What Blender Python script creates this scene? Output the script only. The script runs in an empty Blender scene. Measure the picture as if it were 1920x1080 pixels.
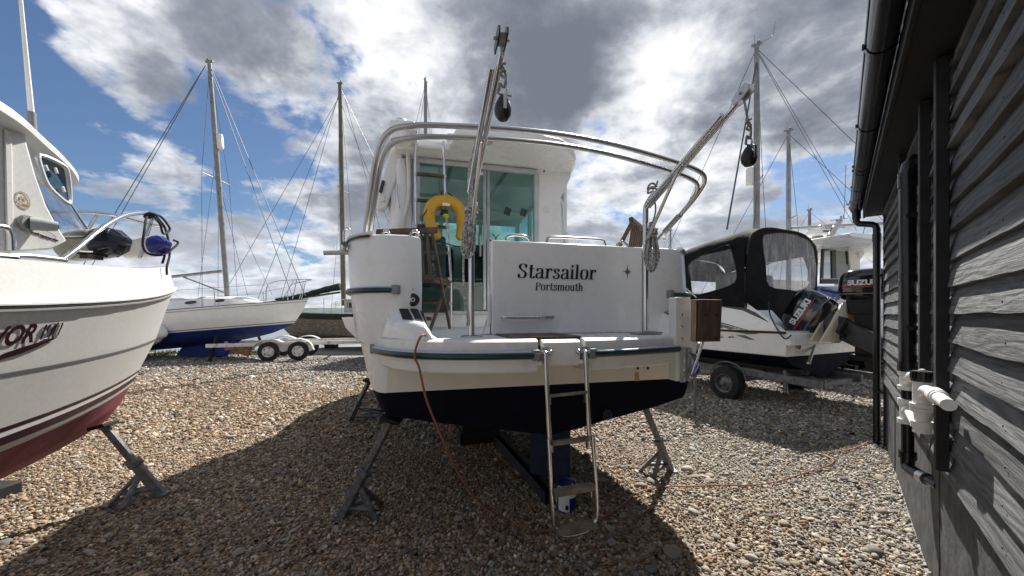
import bpy, bmesh, math, random
import numpy as np
from mathutils import Vector, Matrix, Euler, noise as mnoise

random.seed(7); rng = np.random.default_rng(11)
R = math.radians
sc = bpy.context.scene
COL = sc.collection

# ------------------------------------------------------------------ camera
FPX = 715.0; EYE = 1.5; HOR = 590.0          # focal length in photo pixels, eye height, horizon row
cam_d = bpy.data.cameras.new('camera'); cam = bpy.data.objects.new('camera', cam_d); COL.objects.link(cam)
cam.location = (0, 0, EYE); cam.rotation_euler = (R(90), 0, 0)
cam_d.sensor_width = 36; cam_d.lens = 36*FPX/1920; cam_d.shift_y = (HOR-540)/1920
cam_d.clip_start = .03; cam_d.clip_end = 6000
sc.camera = cam
sc.view_settings.view_transform = 'Standard'; sc.view_settings.look = 'None'
sc.view_settings.exposure = 0.95; sc.view_settings.gamma = 1; sc.view_settings.use_curve_mapping = False

# ------------------------------------------------------------------ node helper
class NT:
    def __init__(s, tree): s.t = tree; s.n = tree.nodes; s.l = tree.links
    def a(s, typ, _in=None, **kw):
        n = s.n.new(typ)
        for k, v in kw.items(): setattr(n, k, v)
        for k, v in (_in or {}).items(): s.set(n, k, v)
        return n
    def set(s, n, k, v):
        sock = n.inputs[k]
        if isinstance(v, bpy.types.NodeSocket): s.l.new(v, sock)
        elif isinstance(v, bpy.types.Node): s.l.new(v.outputs[0], sock)
        else: sock.default_value = v
    def math(s, op, a, b=None, clamp=False):
        n = s.a('ShaderNodeMath', operation=op); n.use_clamp = clamp
        s.set(n, 0, a)
        if b is not None: s.set(n, 1, b)
        return n.outputs[0]
    def mix(s, f, a, b, mode='MIX'):
        n = s.a('ShaderNodeMix', data_type='RGBA', blend_type=mode)
        s.set(n, 0, f); s.set(n, 6, a); s.set(n, 7, b); return n.outputs[2]
    def ramp(s, f, stops, interp='LINEAR'):
        n = s.a('ShaderNodeValToRGB'); cr = n.color_ramp; cr.interpolation = interp
        while len(cr.elements) < len(stops): cr.elements.new(.5)
        for e, (p, c) in zip(cr.elements, stops):
            e.position = p; e.color = c if len(c) == 4 else (*c, 1)
        s.set(n, 0, f); return n.outputs[0]
    def smooth(s, v, lo, hi, a=0, b=1):
        n = s.a('ShaderNodeMapRange', interpolation_type='SMOOTHSTEP')
        s.set(n, 0, v); s.set(n, 1, lo); s.set(n, 2, hi); s.set(n, 3, a); s.set(n, 4, b); return n.outputs[0]
    def noise(s, vec, scale, detail=4, rough=.5, dist=0, w=None):
        n = s.a('ShaderNodeTexNoise', noise_dimensions='4D' if w is not None else '3D')
        if vec is not None: s.set(n, 'Vector', vec)
        for k, v in (('Scale', scale), ('Detail', detail), ('Roughness', rough), ('Distortion', dist)): s.set(n, k, v)
        if w is not None: s.set(n, 'W', w)
        return n.outputs[0]

# ------------------------------------------------------------------ daylight
SUN = Vector((.35, .84, 1.0)).normalized()
world = bpy.data.worlds.new('World'); sc.world = world; world.use_nodes = True
w = NT(world.node_tree); w.n.clear()
sky = w.a('ShaderNodeTexSky', sky_type='NISHITA', sun_disc=False)
sky.sun_elevation = math.asin(SUN.z); sky.sun_rotation = math.atan2(SUN.x, SUN.y)
sky.air_density = 1.0; sky.dust_density = .6; sky.ozone_density = 6.0
def pdir(px, py): return Vector(((px-960)/FPX, 1, (HOR-py)/FPX)).normalized()
tc = w.a('ShaderNodeTexCoord'); D = tc.outputs['Generated']
sp = w.a('ShaderNodeSeparateXYZ', {0: D})
zc = w.math('ADD', w.math('MAXIMUM', sp.outputs[2], 0.0), .27)
P = w.a('ShaderNodeCombineXYZ', {0: w.math('DIVIDE', sp.outputs[0], zc), 1: w.math('DIVIDE', sp.outputs[1], zc), 2: 0.37}).outputs[0]
def blob(px, py, rad, amt):                  # one large cloud (or gap), placed by its bearing and height in the sky
    d = w.a('ShaderNodeVectorMath', {0: D, 1: tuple(pdir(px, py))}, operation='DISTANCE').outputs['Value']
    return w.smooth(d, rad*.15, rad, amt, 0.0)
def total(items, base):
    acc = base
    for b in items: acc = w.math('ADD', acc, blob(*b))
    return acc
n1 = w.noise(P, 1.5, 7, .58, .15)
n2 = w.noise(P, 4.0, 6, .60, .15)
# billows: cells of two sizes, their outlines broken up by noise
wob = w.a('ShaderNodeTexNoise', {'Vector': P, 'Scale': 5.0, 'Detail': 4, 'Roughness': .6})
Pw = w.a('ShaderNodeVectorMath', {0: P, 1: w.a('ShaderNodeVectorMath', {0: wob.outputs['Color'], 'Scale': .22}, operation='SCALE').outputs[0]}, operation='ADD').outputs[0]
def cells(sc): return w.math('SUBTRACT', .5, w.a('ShaderNodeTexVoronoi', {'Vector': Pw, 'Scale': sc, 'Smoothness': .35}, feature='SMOOTH_F1').outputs['Distance'])
bil = w.math('ADD', w.math('MULTIPLY', cells(3.2), .22), w.math('MULTIPLY', w.math('SUBTRACT', .45, w.a('ShaderNodeTexVoronoi', {'Vector': Pw, 'Scale': 8.0}, feature='F1').outputs['Distance']), .10))
n5 = w.noise(P, 11.0, 4, .62, .3, w=2.2)
cov = w.math('ADD', w.math('MULTIPLY', n1, .55), w.math('ADD', w.math('MULTIPLY', n2, .32), w.math('MULTIPLY', n5, .13)))
cov = w.math('ADD', cov, w.math('MULTIPLY', bil, .55))
cov = total([(30, 70, .15, -.12), (330, 190, .17, -.07), (190, 215, .22, -.055), (500, 330, .17, -.085), (100, 300, .2, -.075), (620, 110, .09, -.08), (430, 250, .13, -.06), (560, 215, .10, -.05), (860, 250, .10, -.07), (215, 110, .13, .13), (270, 290, .14, .10),
             (1020, 140, .34, .07), (1520, 90, .42, .07), (700, 330, .3, .02), (1250, 330, .5, .03), (900, 60, .4, .05), (520, 120, .22, .05), (1270, 330, .12, -.06), (1560, 350, .2, -.05)], cov)
cov = w.math('ADD', cov, w.smooth(sp.outputs[2], .0, .30, .055, 0.0))
mask = w.smooth(cov, .435, .515)
# thick parts of a cloud are grey underneath, thin rims are bright; broad variation from a second field
n3 = w.noise(P, 1.9, 5, .58, .35, w=3.1)
n4 = w.noise(P, 6.5, 5, .62, .3, w=1.3)
thick = w.math('ADD', w.math('MULTIPLY', cov, 1.15), w.math('ADD', w.math('MULTIPLY', n3, .95), w.math('MULTIPLY', n4, .50)))
thick = w.math('ADD', thick, w.math('MULTIPLY', bil, .55))
thick = total([(1010, 130, .26, .12), (1100, 170, .16, .10), (1540, 90, .36, .11), (300, 60, .25, .04), (1230, 250, .3, -.14), (770, 90, .25, -.07), (240, 130, .2, -.12), (1250, 60, .25, -.11), (480, 60, .22, .08), (650, 200, .3, -.02)], thick)
ccol = w.ramp(w.smooth(thick, .97, 1.64), [(0.0, (.88, .88, .88)), (.25, (.66, .67, .69)), (.48, (.43, .45, .49)), (.72, (.235, .255, .30)), (1, (.135, .15, .185))])
lowb = w.smooth(sp.outputs[2], .0, .35, 1.0, 0.0)
ccol = w.mix(w.math('MULTIPLY', lowb, .46), ccol, (.66, .70, .78, 1))
bg1 = w.a('ShaderNodeBackground', {0: sky.outputs[0], 1: .050})
bg2 = w.a('ShaderNodeBackground', {0: ccol, 1: .74})
mx = w.a('ShaderNodeMixShader', {0: mask, 1: bg1.outputs[0], 2: bg2.outputs[0]})
w.a('ShaderNodeOutputWorld', {0: mx.outputs[0]})

sun_d = bpy.data.lights.new('sun', 'SUN'); sun_d.energy = 4.6; sun_d.angle = R(.6); sun_d.color = (1, .955, .88)
sun = bpy.data.objects.new('sun', sun_d); COL.objects.link(sun)
sun.rotation_euler = (-SUN).to_track_quat('-Z', 'Y').to_euler(); sun.location = (8, 15, 30)

# ------------------------------------------------------------------ object helpers
def tag(o, label=None, cat=None, group=None, kind=None):
    if label: o['label'] = label
    if cat: o['category'] = cat
    if group: o['group'] = group
    if kind: o['kind'] = kind
    return o
def empty(name, loc, rz=0, label=None, cat=None, group=None, rx=0, ry=0):
    o = bpy.data.objects.new(name, None); COL.objects.link(o)
    o.location = loc; o.rotation_euler = (rx, ry, rz); o.empty_display_size = .2
    return tag(o, label, cat, group)
class Frame:
    """a thing's own axes on the ground; at(px,py,..) meets the sight line of a photo point with one of its planes"""
    def __init__(s, ox, oy, deg):
        s.o = (ox, oy); s.a = R(deg); s.c = math.cos(s.a); s.s = math.sin(s.a); s.loc = (ox, oy, 0)
    def at(s, px, py, x=None, y=None, z=None):
        k = (px-960)/FPX; m = (HOR-py)/FPX
        dx, dy = k*s.c+s.s, -k*s.s+s.c
        ox, oy = -(s.o[0]*s.c+s.o[1]*s.s), -(-s.o[0]*s.s+s.o[1]*s.c)
        t = (y-oy)/dy if y is not None else (x-ox)/dx if x is not None else (z-EYE)/m
        return Vector((ox+dx*t, oy+dy*t, EYE+m*t))
    def loc_of(s, X, Y, Z=0):
        X -= s.o[0]; Y -= s.o[1]
        return Vector((X*s.c+Y*s.s, -X*s.s+Y*s.c, Z))
WF = Frame(0, 0, 0)
def spot(px, py, Y): return WF.at(px, py, y=Y)
def ground_at(px, py, z=0.0): return WF.at(px, py, z=z)

def smooth_pts(pts, n=6, closed=False):
    pts = [Vector(p) for p in pts]; out = []; N = len(pts)
    for i in range(N if closed else N-1):
        p0 = pts[(i-1) % N] if closed or i > 0 else pts[0]*2-pts[1]
        p1 = pts[i]; p2 = pts[(i+1) % N]
        p3 = pts[(i+2) % N] if closed or i+2 < N else pts[-1]*2-pts[-2]
        for k in range(n):
            t = k/n
            out.append(.5*((2*p1)+(p2-p0)*t+(2*p0-5*p1+4*p2-p3)*t*t+(3*p1-p0-3*p2+p3)*t**3))
    if not closed: out.append(pts[-1])
    return out

class G:
    def __init__(s): s.b = bmesh.new(); s.uvn = 0
    def v(s, p): return s.b.verts.new(p)
    def f(s, vs):
        try: return s.b.faces.new(vs)
        except ValueError: return None
    def box(s, c, d, rot=None, taper=1.0):
        c = Vector(c); M = rot.to_matrix() if isinstance(rot, Euler) else rot
        vs = []
        for z in (-.5, .5):
            for x, y in ((-.5, -.5), (.5, -.5), (.5, .5), (-.5, .5)):
                q = taper if z > 0 else 1
                p = Vector((x*d[0]*q, y*d[1]*q, z*d[2]))
                if M: p = M @ p
                vs.append(s.v(c+p))
        for i in ((3, 2, 1, 0), (4, 5, 6, 7), (0, 1, 5, 4), (1, 2, 6, 5), (2, 3, 7, 6), (3, 0, 4, 7)): s.f([vs[k] for k in i])
        return s
    def beam(s, a, b, wx, wy, up=(0, 0, 1), ext=0):
        a = Vector(a); b = Vector(b); z = (b-a).normalized(); u = Vector(up)
        if abs(z.dot(u)) > .98: u = Vector((0, 1, 0))
        x = u.cross(z).normalized(); y = z.cross(x)
        M = Matrix((x, y, z)).transposed()
        return s.box((a+b)/2, (wx, wy, (b-a).length+2*ext), M)
    def tube(s, pts, r, n=8, cap=True, closed=False, flat=1.0):
        pts = [Vector(p) for p in pts]; N = len(pts); rings = []
        rr = r if isinstance(r, (list, tuple)) else [r]*N
        up = None
        for i in range(N):
            a = pts[i-1] if i > 0 or closed else pts[i]; b = pts[(i+1) % N] if i < N-1 or closed else pts[i]
            t = (b-a); t = t.normalized() if t.length > 1e-9 else Vector((0, 0, 1))
            if up is None:
                up = Vector((0, 0, 1)) if abs(t.z) < .9 else Vector((0, 1, 0))
            x = up.cross(t)
            if x.length < 1e-6: x = Vector((1, 0, 0)).cross(t)
            x.normalize(); y = t.cross(x); up = y
            rings.append([s.v(pts[i]+(x*math.cos(2*math.pi*k/n)+y*math.sin(2*math.pi*k/n)*flat)*rr[i]) for k in range(n)])
        for i in range(N if closed else N-1):
            A, Bq = rings[i], rings[(i+1) % N]
            for k in range(n): s.f([A[k], A[(k+1) % n], Bq[(k+1) % n], Bq[k]])
        if cap and not closed: s.f(rings[0][::-1]); s.f(rings[-1])
        return s
    def cyl(s, a, b, r, n=16, r2=None): return s.tube([a, b], [r, r if r2 is None else r2], n)
    def lathe(s, prof, o=(0, 0, 0), ax=(0, 0, 1), n=24):
        o = Vector(o); ax = Vector(ax).normalized(); u = Vector((0, 0, 1)) if abs(ax.z) < .9 else Vector((1, 0, 0))
        x = u.cross(ax).normalized(); y = ax.cross(x); rings = []
        for r, h in prof:
            if r < 1e-6: rings.append([s.v(o+ax*h)])
            else: rings.append([s.v(o+ax*h+(x*math.cos(2*math.pi*k/n)+y*math.sin(2*math.pi*k/n))*r) for k in range(n)])
        for A, Bq in zip(rings, rings[1:]):
            for k in range(n):
                if len(A) == 1 and len(Bq) == 1: continue
                if len(A) == 1: s.f([A[0], Bq[(k+1) % n], Bq[k]])
                elif len(Bq) == 1: s.f([A[k], A[(k+1) % n], Bq[0]])
                else: s.f([A[k], A[(k+1) % n], Bq[(k+1) % n], Bq[k]])
        return s
    def grid(s, rows, closed=False):
        vr = [[s.v(p) for p in r] for r in rows]
        for A, Bq in zip(vr, vr[1:]):
            n = len(A)
            for k in range(n if closed else n-1): s.f([A[k], A[(k+1) % n], Bq[(k+1) % n], Bq[k]])
        return vr
    def poly(s, pts): s.f([s.v(p) for p in pts]); return s
    def prism(s, pts, off):
        off = Vector(off); a = [s.v(p) for p in pts]; b = [s.v(Vector(p)+off) for p in pts]; n = len(a)
        s.f(a[::-1]); s.f(b)
        for k in range(n): s.f([a[k], a[(k+1) % n], b[(k+1) % n], b[k]])
        return s
    def ring(s, outer, inner, off, n=48):
        """flat panel with a hole: outer and inner loops in one plane, given thickness"""
        off = Vector(off); c = sum((Vector(p) for p in inner), Vector())/len(inner)
        nn = off.normalized(); u = Vector((0, 0, 1)) if abs(nn.z) < .9 else Vector((0, 1, 0))
        ex = u.cross(nn).normalized(); ey = nn.cross(ex)
        ang = sorted(set([math.atan2((Vector(p)-c).dot(ey), (Vector(p)-c).dot(ex)) for p in list(outer)+list(inner)] + [(-math.pi+2*math.pi*(k+.5)/n) for k in range(n)]))
        ang = [a for i, a in enumerate(ang) if i == 0 or a-ang[i-1] > 1e-4]
        def hit(loop, a):
            d = Vector((math.cos(a), math.sin(a))); best = 0; L = [Vector(((Vector(p)-c).dot(ex), (Vector(p)-c).dot(ey))) for p in loop]
            for i in range(len(L)):
                p, q = L[i], L[(i+1) % len(L)]; e = q-p; den = d.x*e.y-d.y*e.x
                if abs(den) < 1e-12: continue
                t = (p.x*e.y-p.y*e.x)/den; uu = (p.x*d.y-p.y*d.x)/den
                if t > 0 and -1e-6 <= uu <= 1+1e-6: best = max(best, t)
            return c+(ex*d.x+ey*d.y)*best
        O = [hit(outer, a) for a in ang]; I = [hit(inner, a) for a in ang]
        vo, vi = [s.v(p) for p in O], [s.v(p) for p in I]; wo, wi = [s.v(p+off) for p in O], [s.v(p+off) for p in I]
        m = len(ang)
        for k in range(m):
            j = (k+1) % m
            s.f([vo[j], vo[k], vi[k], vi[j]]); s.f([wo[k], wo[j], wi[j], wi[k]])
            s.f([vo[k], vo[j], wo[j], wo[k]]); s.f([vi[j], vi[k], wi[k], wi[j]])
        return s
    def ball(s, c, r, sub=2):
        rr = Vector(r) if not isinstance(r, (int, float)) else Vector((r, r, r))
        q = bmesh.ops.create_icosphere(s.b, subdivisions=sub, radius=1)
        for vtx in q['verts']: vtx.co = Vector(c)+Vector((vtx.co.x*rr.x, vtx.co.y*rr.y, vtx.co.z*rr.z))
        return s
    def mesh(s, name, m, ang=38, flat=False, recalc=True):
        if recalc: bmesh.ops.recalc_face_normals(s.b, faces=s.b.faces)
        me = bpy.data.meshes.new(name); s.b.to_mesh(me); s.b.free()
        for mm in (m if isinstance(m, (list, tuple)) else [m]): me.materials.append(mm)
        if not flat:
            me.polygons.foreach_set('use_smooth', [True]*len(me.polygons)); me.set_sharp_from_angle(angle=R(ang))
        return me
    def obj(s, name, m, parent=None, bevel=0, loc=None, seg=2, **kw):
        o = bpy.data.objects.new(name, s.mesh(name, m, **kw)); COL.objects.link(o)
        if parent: o.parent = parent
        if loc: o.location = loc
        if bevel:
            bv = o.modifiers.new('bevel', 'BEVEL'); bv.width = bevel; bv.segments = seg; bv.limit_method = 'ANGLE'; bv.angle_limit = R(40)
        return o
def copy_tree(o, parent=None):
    c = o.copy(); COL.objects.link(c); c.parent = parent
    for ch in list(o.children): copy_tree(ch, c)
    return c

def text_verts(body, size, bold=0.0, shear=0.0, spacing=1.0, align='LEFT'):
    cu = bpy.data.curves.new('lettering', 'FONT'); cu.body = body; cu.size = size; cu.offset = bold; cu.shear = shear
    cu.space_character = spacing; cu.align_x = align; cu.resolution_u = 6; cu.extrude = 0
    o = bpy.data.objects.new('lettering', cu); COL.objects.link(o)
    dg = bpy.context.evaluated_depsgraph_get(); dg.update()
    me = bpy.data.meshes.new_from_object(o.evaluated_get(dg))
    vs = [v.co.copy() for v in me.vertices]; fs = [tuple(p.vertices) for p in me.polygons]
    bpy.data.objects.remove(o); bpy.data.curves.remove(cu); bpy.data.meshes.remove(me)
    return vs, fs
def place_text(name, vf, fn, m, parent):
    vs, fs = vf
    me = bpy.data.meshes.new(name); me.from_pydata([fn(v) for v in vs], [], fs); me.materials.append(m)
    o = bpy.data.objects.new(name, me); COL.objects.link(o); o.parent = parent
    return o
def plane_fn(o, ex, ey):
    o, ex, ey = Vector(o), Vector(ex).normalized(), Vector(ey).normalized()
    return lambda v: o+ex*v.x+ey*v.y

# ------------------------------------------------------------------ materials
MATS = {}
def mat(name, col, rough=.5, metal=0.0, var=0.0, scale=6.0, bump=0.0, bscale=None, col2=None, dirt=None, streak=0, spec=.5, coat=0, stretch=None, rv=0.0, detail=5):
    if name in MATS: return MATS[name]
    m = bpy.data.materials.new(name); m.use_nodes = True; t = NT(m.node_tree); t.n.clear()
    p = t.a('ShaderNodeBsdfPrincipled'); t.a('ShaderNodeOutputMaterial', {0: p.outputs[0]})
    co = t.a('ShaderNodeTexCoord').outputs['Object']
    if stretch: co = t.a('ShaderNodeMapping', {0: co, 3: stretch}).outputs[0]
    c = (*col, 1)
    if col2 is not None or var:
        nz = t.noise(co, scale, detail, .6)
        hi = (*(col2 if col2 is not None else tuple(min(1, x*(1+var)) for x in col)), 1)
        lo = c if col2 is not None else (*(x*(1-var) for x in col), 1)
        c = t.mix(t.smooth(nz, .3, .7), lo, hi)
    if dirt:
        d1 = t.noise(co, dirt[1], 6, .65); c = t.mix(t.smooth(d1, dirt[2], dirt[2]+.22, 0, dirt[3]), c, (*dirt[0], 1))
    if streak:
        sk = t.noise(t.a('ShaderNodeMapping', {0: t.a('ShaderNodeTexCoord').outputs['Object'], 3: (9, 9, .55)}).outputs[0], 1.6, 6, .68, .2); fine = t.noise(co, 55, 4, .7)
        c = t.mix(t.smooth(sk, .50, .74, 0, streak), c, (.47, .43, .35, 1)); c = t.mix(t.smooth(fine, .60, .75, 0, streak*.6), c, (.50, .48, .43, 1))
    t.set(p, 'Base Color', c)
    if rv: t.set(p, 'Roughness', t.smooth(t.noise(co, scale*2.3, 5, .6), .3, .7, max(.03, rough-rv), min(1, rough+rv)))
    else: t.set(p, 'Roughness', rough)
    t.set(p, 'Metallic', metal); t.set(p, 'Specular IOR Level', spec)
    if coat: t.set(p, 'Coat Weight', coat); t.set(p, 'Coat Roughness', .08)
    if bump:
        b = t.a('ShaderNodeBump', {'Strength': 1.0, 'Distance': bump, 'Height': t.noise(co, bscale or scale*3, 5, .6)}); t.set(p, 'Normal', b.outputs[0])
    MATS[name] = m; return m
def glass(name, tint, refl=1.0, rough=.02, haze=0.0, hazecol=(.8, .8, .8)):
    m = bpy.data.materials.new(name); m.use_nodes = True; t = NT(m.node_tree); t.n.clear()
    tr = t.a('ShaderNodeBsdfTransparent', {0: (*tint, 1)}); gl = t.a('ShaderNodeBsdfGlossy', {0: (refl, refl, refl, 1), 'Roughness': rough})
    bf = t.a('ShaderNodeNewGeometry').outputs['Backfacing']; fr = t.a('ShaderNodeFresnel', {0: t.math('ADD', 1.5, t.math('MULTIPLY', bf, 1/1.5-1.5))}); base = tr.outputs[0]   # same sheet from either side
    if haze:
        co = t.a('ShaderNodeTexCoord').outputs['Object']
        df = t.a('ShaderNodeBsdfDiffuse', {0: (*hazecol, 1)})
        tl = t.a('ShaderNodeBsdfTranslucent', {0: (*hazecol, 1)})
        dd = t.a('ShaderNodeMixShader', {0: .12, 1: df.outputs[0], 2: tl.outputs[0]})
        nz = t.smooth(t.noise(t.a('ShaderNodeMapping', {0: co, 3: (5, 5, .8)}).outputs[0], 2.2, 4, .6, .6), .35, .75, haze*.35, haze*1.5)
        base = t.a('ShaderNodeMixShader', {0: nz, 1: base, 2: dd.outputs[0]}).outputs[0]
        b = t.a('ShaderNodeBump', {'Strength': .6, 'Distance': .02, 'Height': t.noise(t.a('ShaderNodeMapping', {0: co, 3: (6, 6, .6)}).outputs[0], 2.0, 3, .5, .8)}); t.set(gl, 'Normal', b.outputs[0])
    mx = t.a('ShaderNodeMixShader', {0: fr.outputs[0], 1: base, 2: gl.outputs[0]})
    t.a('ShaderNodeOutputMaterial', {0: mx.outputs[0]}); return m

GEL = mat('white_gelcoat', (.82, .82, .81), .30, streak=.10, rv=.08, var=.03, scale=1.6, dirt=((.55, .50, .40), 2.2, .56, .22), bump=.0006, bscale=3, coat=.25)
GELA = mat('speckled_white_gelcoat', (.60, .598, .585), .38, var=.05, scale=45, dirt=((.5, .47, .4), 2.6, .55, .3), bump=.0005, bscale=5, streak=.10)
CREAM = mat('cream_gelcoat', (.79, .765, .68), .45, var=.05, scale=3, dirt=((.42, .34, .2), 3, .55, .35))  # gelcoat toned cream, for the transom band below the platform
DECKW = mat('moulded_deck_white', (.78, .775, .74), .55, var=.06, scale=5, dirt=((.42, .38, .3), 4, .5, .45), bump=.0012, bscale=160)
NAVY = mat('navy_antifouling', (.0022, .0028, .012), .75, var=.4, scale=5, dirt=((.012, .014, .030), 8, .55, .6), bump=.0012, bscale=60, spec=.15)
NAVYL = mat('worn_blue_antifouling', (.012, .02, .055), .7, var=.4, scale=9, dirt=((.07, .08, .10), 11, .58, .5), bump=.0015, bscale=50)
BLUE = mat('royal_blue_antifouling', (.012, .025, .17), .6, var=.3, scale=2, dirt=((.02, .07, .30), 3, .5, .5))
RED = mat('faded_red_antifouling', (.25, .050, .070), .75, var=.25, scale=6, dirt=((.42, .19, .19), 5, .5, .55), bump=.001, bscale=70)
STEEL = mat('polished_stainless', (.64, .64, .64), .20, 1)
STEELD = mat('dull_stainless', (.46, .46, .455), .34, 1, var=.06, scale=4)
ALU = mat('anodised_aluminium', (.42, .43, .45), .42, .85, var=.08, scale=20)
ALUP = mat('grey_painted_aluminium', (.52, .53, .55), .45, .25, var=.06, scale=9)
GALV = mat('galvanised_steel', (.17, .175, .185), .6, .35, var=.35, scale=22, dirt=((.11, .060, .035), 9, .53, .7), bump=.001, bscale=90)
BLACKP = mat('black_plastic', (.012, .012, .013), .4, var=.2, scale=20)
GUTTER = mat('gloss_black_plastic', (.008, .008, .010), .24, var=.2, scale=5, dirt=((.03, .03, .03), 3, .6, .3))
RUBBER = mat('tyre_rubber', (.018, .018, .018), .85, var=.3, scale=25, dirt=((.07, .06, .05), 8, .55, .5), bump=.002, bscale=60)
GREEN = mat('dark_green_fender_rail', (.006, .042, .040), .32, var=.2, scale=10)
TEAK = mat('weathered_teak', (.060, .038, .027), .7, col2=(.135, .092, .068), scale=9, stretch=(1, 1, .15), bump=.002, bscale=30)
TEAKG = mat('silvered_teak', (.125, .10, .075), .75, col2=(.26, .215, .165), scale=14, bump=.002, bscale=40)
OCHRE = mat('ochre_vinyl', (.60, .335, .030), .5, var=.10, scale=8, dirt=((.30, .17, .03), 9, .55, .55), bump=.004, bscale=14)
YELLOW = mat('yellow_plastic', (.62, .50, .02), .4, var=.1)
ROPE = mat('flecked_white_rope', (.62, .62, .60), .9, col2=(.16, .17, .17), scale=70, bump=.002, bscale=220, detail=1)
ROPEG = mat('grey_rope', (.24, .24, .235), .9, var=.4, scale=70, bump=.002, bscale=200)
ROPEB = mat('black_rope', (.010, .011, .014), .8, var=.3, scale=40, bump=.001, bscale=120)
CORD = mat('orange_flex', (.25, .085, .045), .5, var=.15, scale=12, dirt=((.16, .09, .07), 14, .55, .5))
BLACKV = mat('black_grip_pad', (.013, .013, .014), .8, bump=.0015, bscale=260, var=.2)
LETTER = mat('black_vinyl_letters', (.010, .012, .017), .35)
STARM = mat('silver_grey_vinyl', (.20, .22, .27), .35)
MAROON = mat('maroon_vinyl', (.026, .003, .010), .4, dirt=((.16, .09, .09), 9, .6, .4))
WHITEP = mat('white_plastic', (.78, .77, .74), .4, var=.04, dirt=((.45, .4, .33), 9, .56, .35))
GREYP = mat('grey_plastic', (.20, .21, .21), .5, var=.1)
CANVAS = mat('black_canvas', (.0045, .0047, .006), .85, var=.3, scale=6, dirt=((.014, .014, .016), 4, .55, .5), bump=.03, bscale=4.0, spec=.2)
GREENC = mat('green_sail_cover', (.012, .028, .024), .85, var=.3, scale=5, bump=.03, bscale=4)
BLUEC = mat('navy_canvas', (.008, .012, .035), .8, var=.3)
TARP = mat('blue_tarpaulin', (.03, .10, .36), .5, var=.3, scale=5, bump=.05, bscale=5)
OLDW = mat('bare_hull_timber', (.10, .082, .062), .9, col2=(.235, .20, .16), scale=6, stretch=(.12, 1, 3.0), bump=.01, bscale=8, dirt=((.05, .04, .03), 5, .56, .7))
DARKW = mat('tarred_timber', (.009, .0085, .0085), .8, var=.4)
MASTA = mat('mast_alloy', (.24, .24, .235), .5, .3, var=.2, scale=4)
MASTW = mat('olive_spruce_mast', (.125, .115, .065), .6, var=.25, scale=4)
WIRE = mat('rigging_wire', (.10, .105, .115), .5, .5)
RUSTW = mat('rusty_white_paint', (.72, .70, .66), .6, dirt=((.19, .075, .025), 5, .50, .95), bump=.002, bscale=40)
RUST = mat('rust_brown', (.16, .06, .022), .9, col2=(.30, .17, .09), scale=18, bump=.004, bscale=50)
WINDK = mat('dark_cabin_window', (.012, .014, .017), .08)
LINER = mat('cabin_headlining', (.62, .63, .62), .7, var=.04)
DASH = mat('dark_dashboard', (.022, .023, .026), .55, var=.2)
SEATG = mat('grey_seat_vinyl', (.12, .12, .13), .6, var=.15)
MOSSY = mat('algae_stained_fender', (.50, .475, .41), .55, col2=(.33, .30, .225), scale=5, dirt=((.16, .14, .09), 8, .58, .6))
NAVYP = mat('navy_fender_cap', (.006, .008, .020), .35, var=.2)
BLUEP = mat('royal_blue_fender_cap', (.012, .022, .20), .35)
OAK = mat('worn_pad_timber', (.055, .034, .024), .75, col2=(.125, .080, .056), scale=7, stretch=(4, 4, .35), bump=.003, bscale=20, dirt=((.02, .015, .012), 5, .56, .7))
OAKE = mat('pale_plywood_edge', (.30, .20, .125), .75, col2=(.42, .31, .20), scale=12, stretch=(8, 8, .6), bump=.001)
BLKCOWL = mat('gloss_black_cowl', (.008, .008, .010), .14, coat=.6)
REDV = mat('red_vinyl_stripe', (.35, .02, .03), .4)
WHITEV = mat('white_vinyl', (.78, .78, .78), .4)
GREYV = mat('grey_vinyl_stripe', (.13, .14, .15), .4)
TIN = mat('bare_tin', (.55, .55, .55), .3, .9)
TINB = mat('blue_tin_print', (.006, .016, .16), .35)
TEAL = glass('tinted_cabin_glass', (.72, .865, .835), refl=.95)
CLEAR = glass('clear_acrylic', (.74, .79, .84), refl=.9)
VINYL = glass('scuffed_clear_vinyl', (.80, .81, .83), refl=.8, rough=.10, haze=.14)
HORN = mat('ring_emblem_tan', (.36, .28, .18), .5)

# ================================================================== SETTING
def sstep(a, b, x): t = min(1, max(0, (x-a)/(b-a))); return t*t*(3-2*t)
def hgt(x, y):
    h = .016*math.sin(x*.9+1.3)*math.sin(y*.8+.4)+.010*math.sin(x*2.3+y*1.7)
    h *= sstep(1.2, 3, math.hypot(x, y)+1)
    shore = 15.6+max(0, (x+9.5))*2.2 if x < 0 else 36.5+x*.3
    return h*(1-sstep(12, 16, y))-2.2*sstep(shore, shore+3.0, y)
def far_axis(near, step, lim):
    a = list(np.arange(0, near+1e-6, step)); d = step
    while a[-1] < lim: d *= 1.28; a.append(a[-1]+d)
    return a
ax = far_axis(24, .30, 3000); xs = [-v for v in ax[:0:-1]]+ax
ay = far_axis(26, .30, 3000); ys = [-v for v in far_axis(6, .5, 300)[:0:-1]]+ay
gm = bpy.data.materials.new('gravel_ground'); gm.use_nodes = True; t = NT(gm.node_tree); t.n.clear()
co = t.a('ShaderNodeTexCoord').outputs['Object']; sx = t.a('ShaderNodeSeparateXYZ', {0: co})
vor = t.a('ShaderNodeTexVoronoi', {'Vector': co, 'Scale': 30.0, 'Randomness': 1.0}); vr = t.a('ShaderNodeSeparateColor', {0: vor.outputs['Color']})
pal = [(0, (.11, .085, .062)), (.22, (.26, .17, .10)), (.5, (.36, .26, .16)), (.72, (.30, .28, .26)), (.9, (.50, .45, .36)), (1, (.56, .53, .47))]
c1 = t.ramp(vr.outputs[0], pal)
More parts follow.
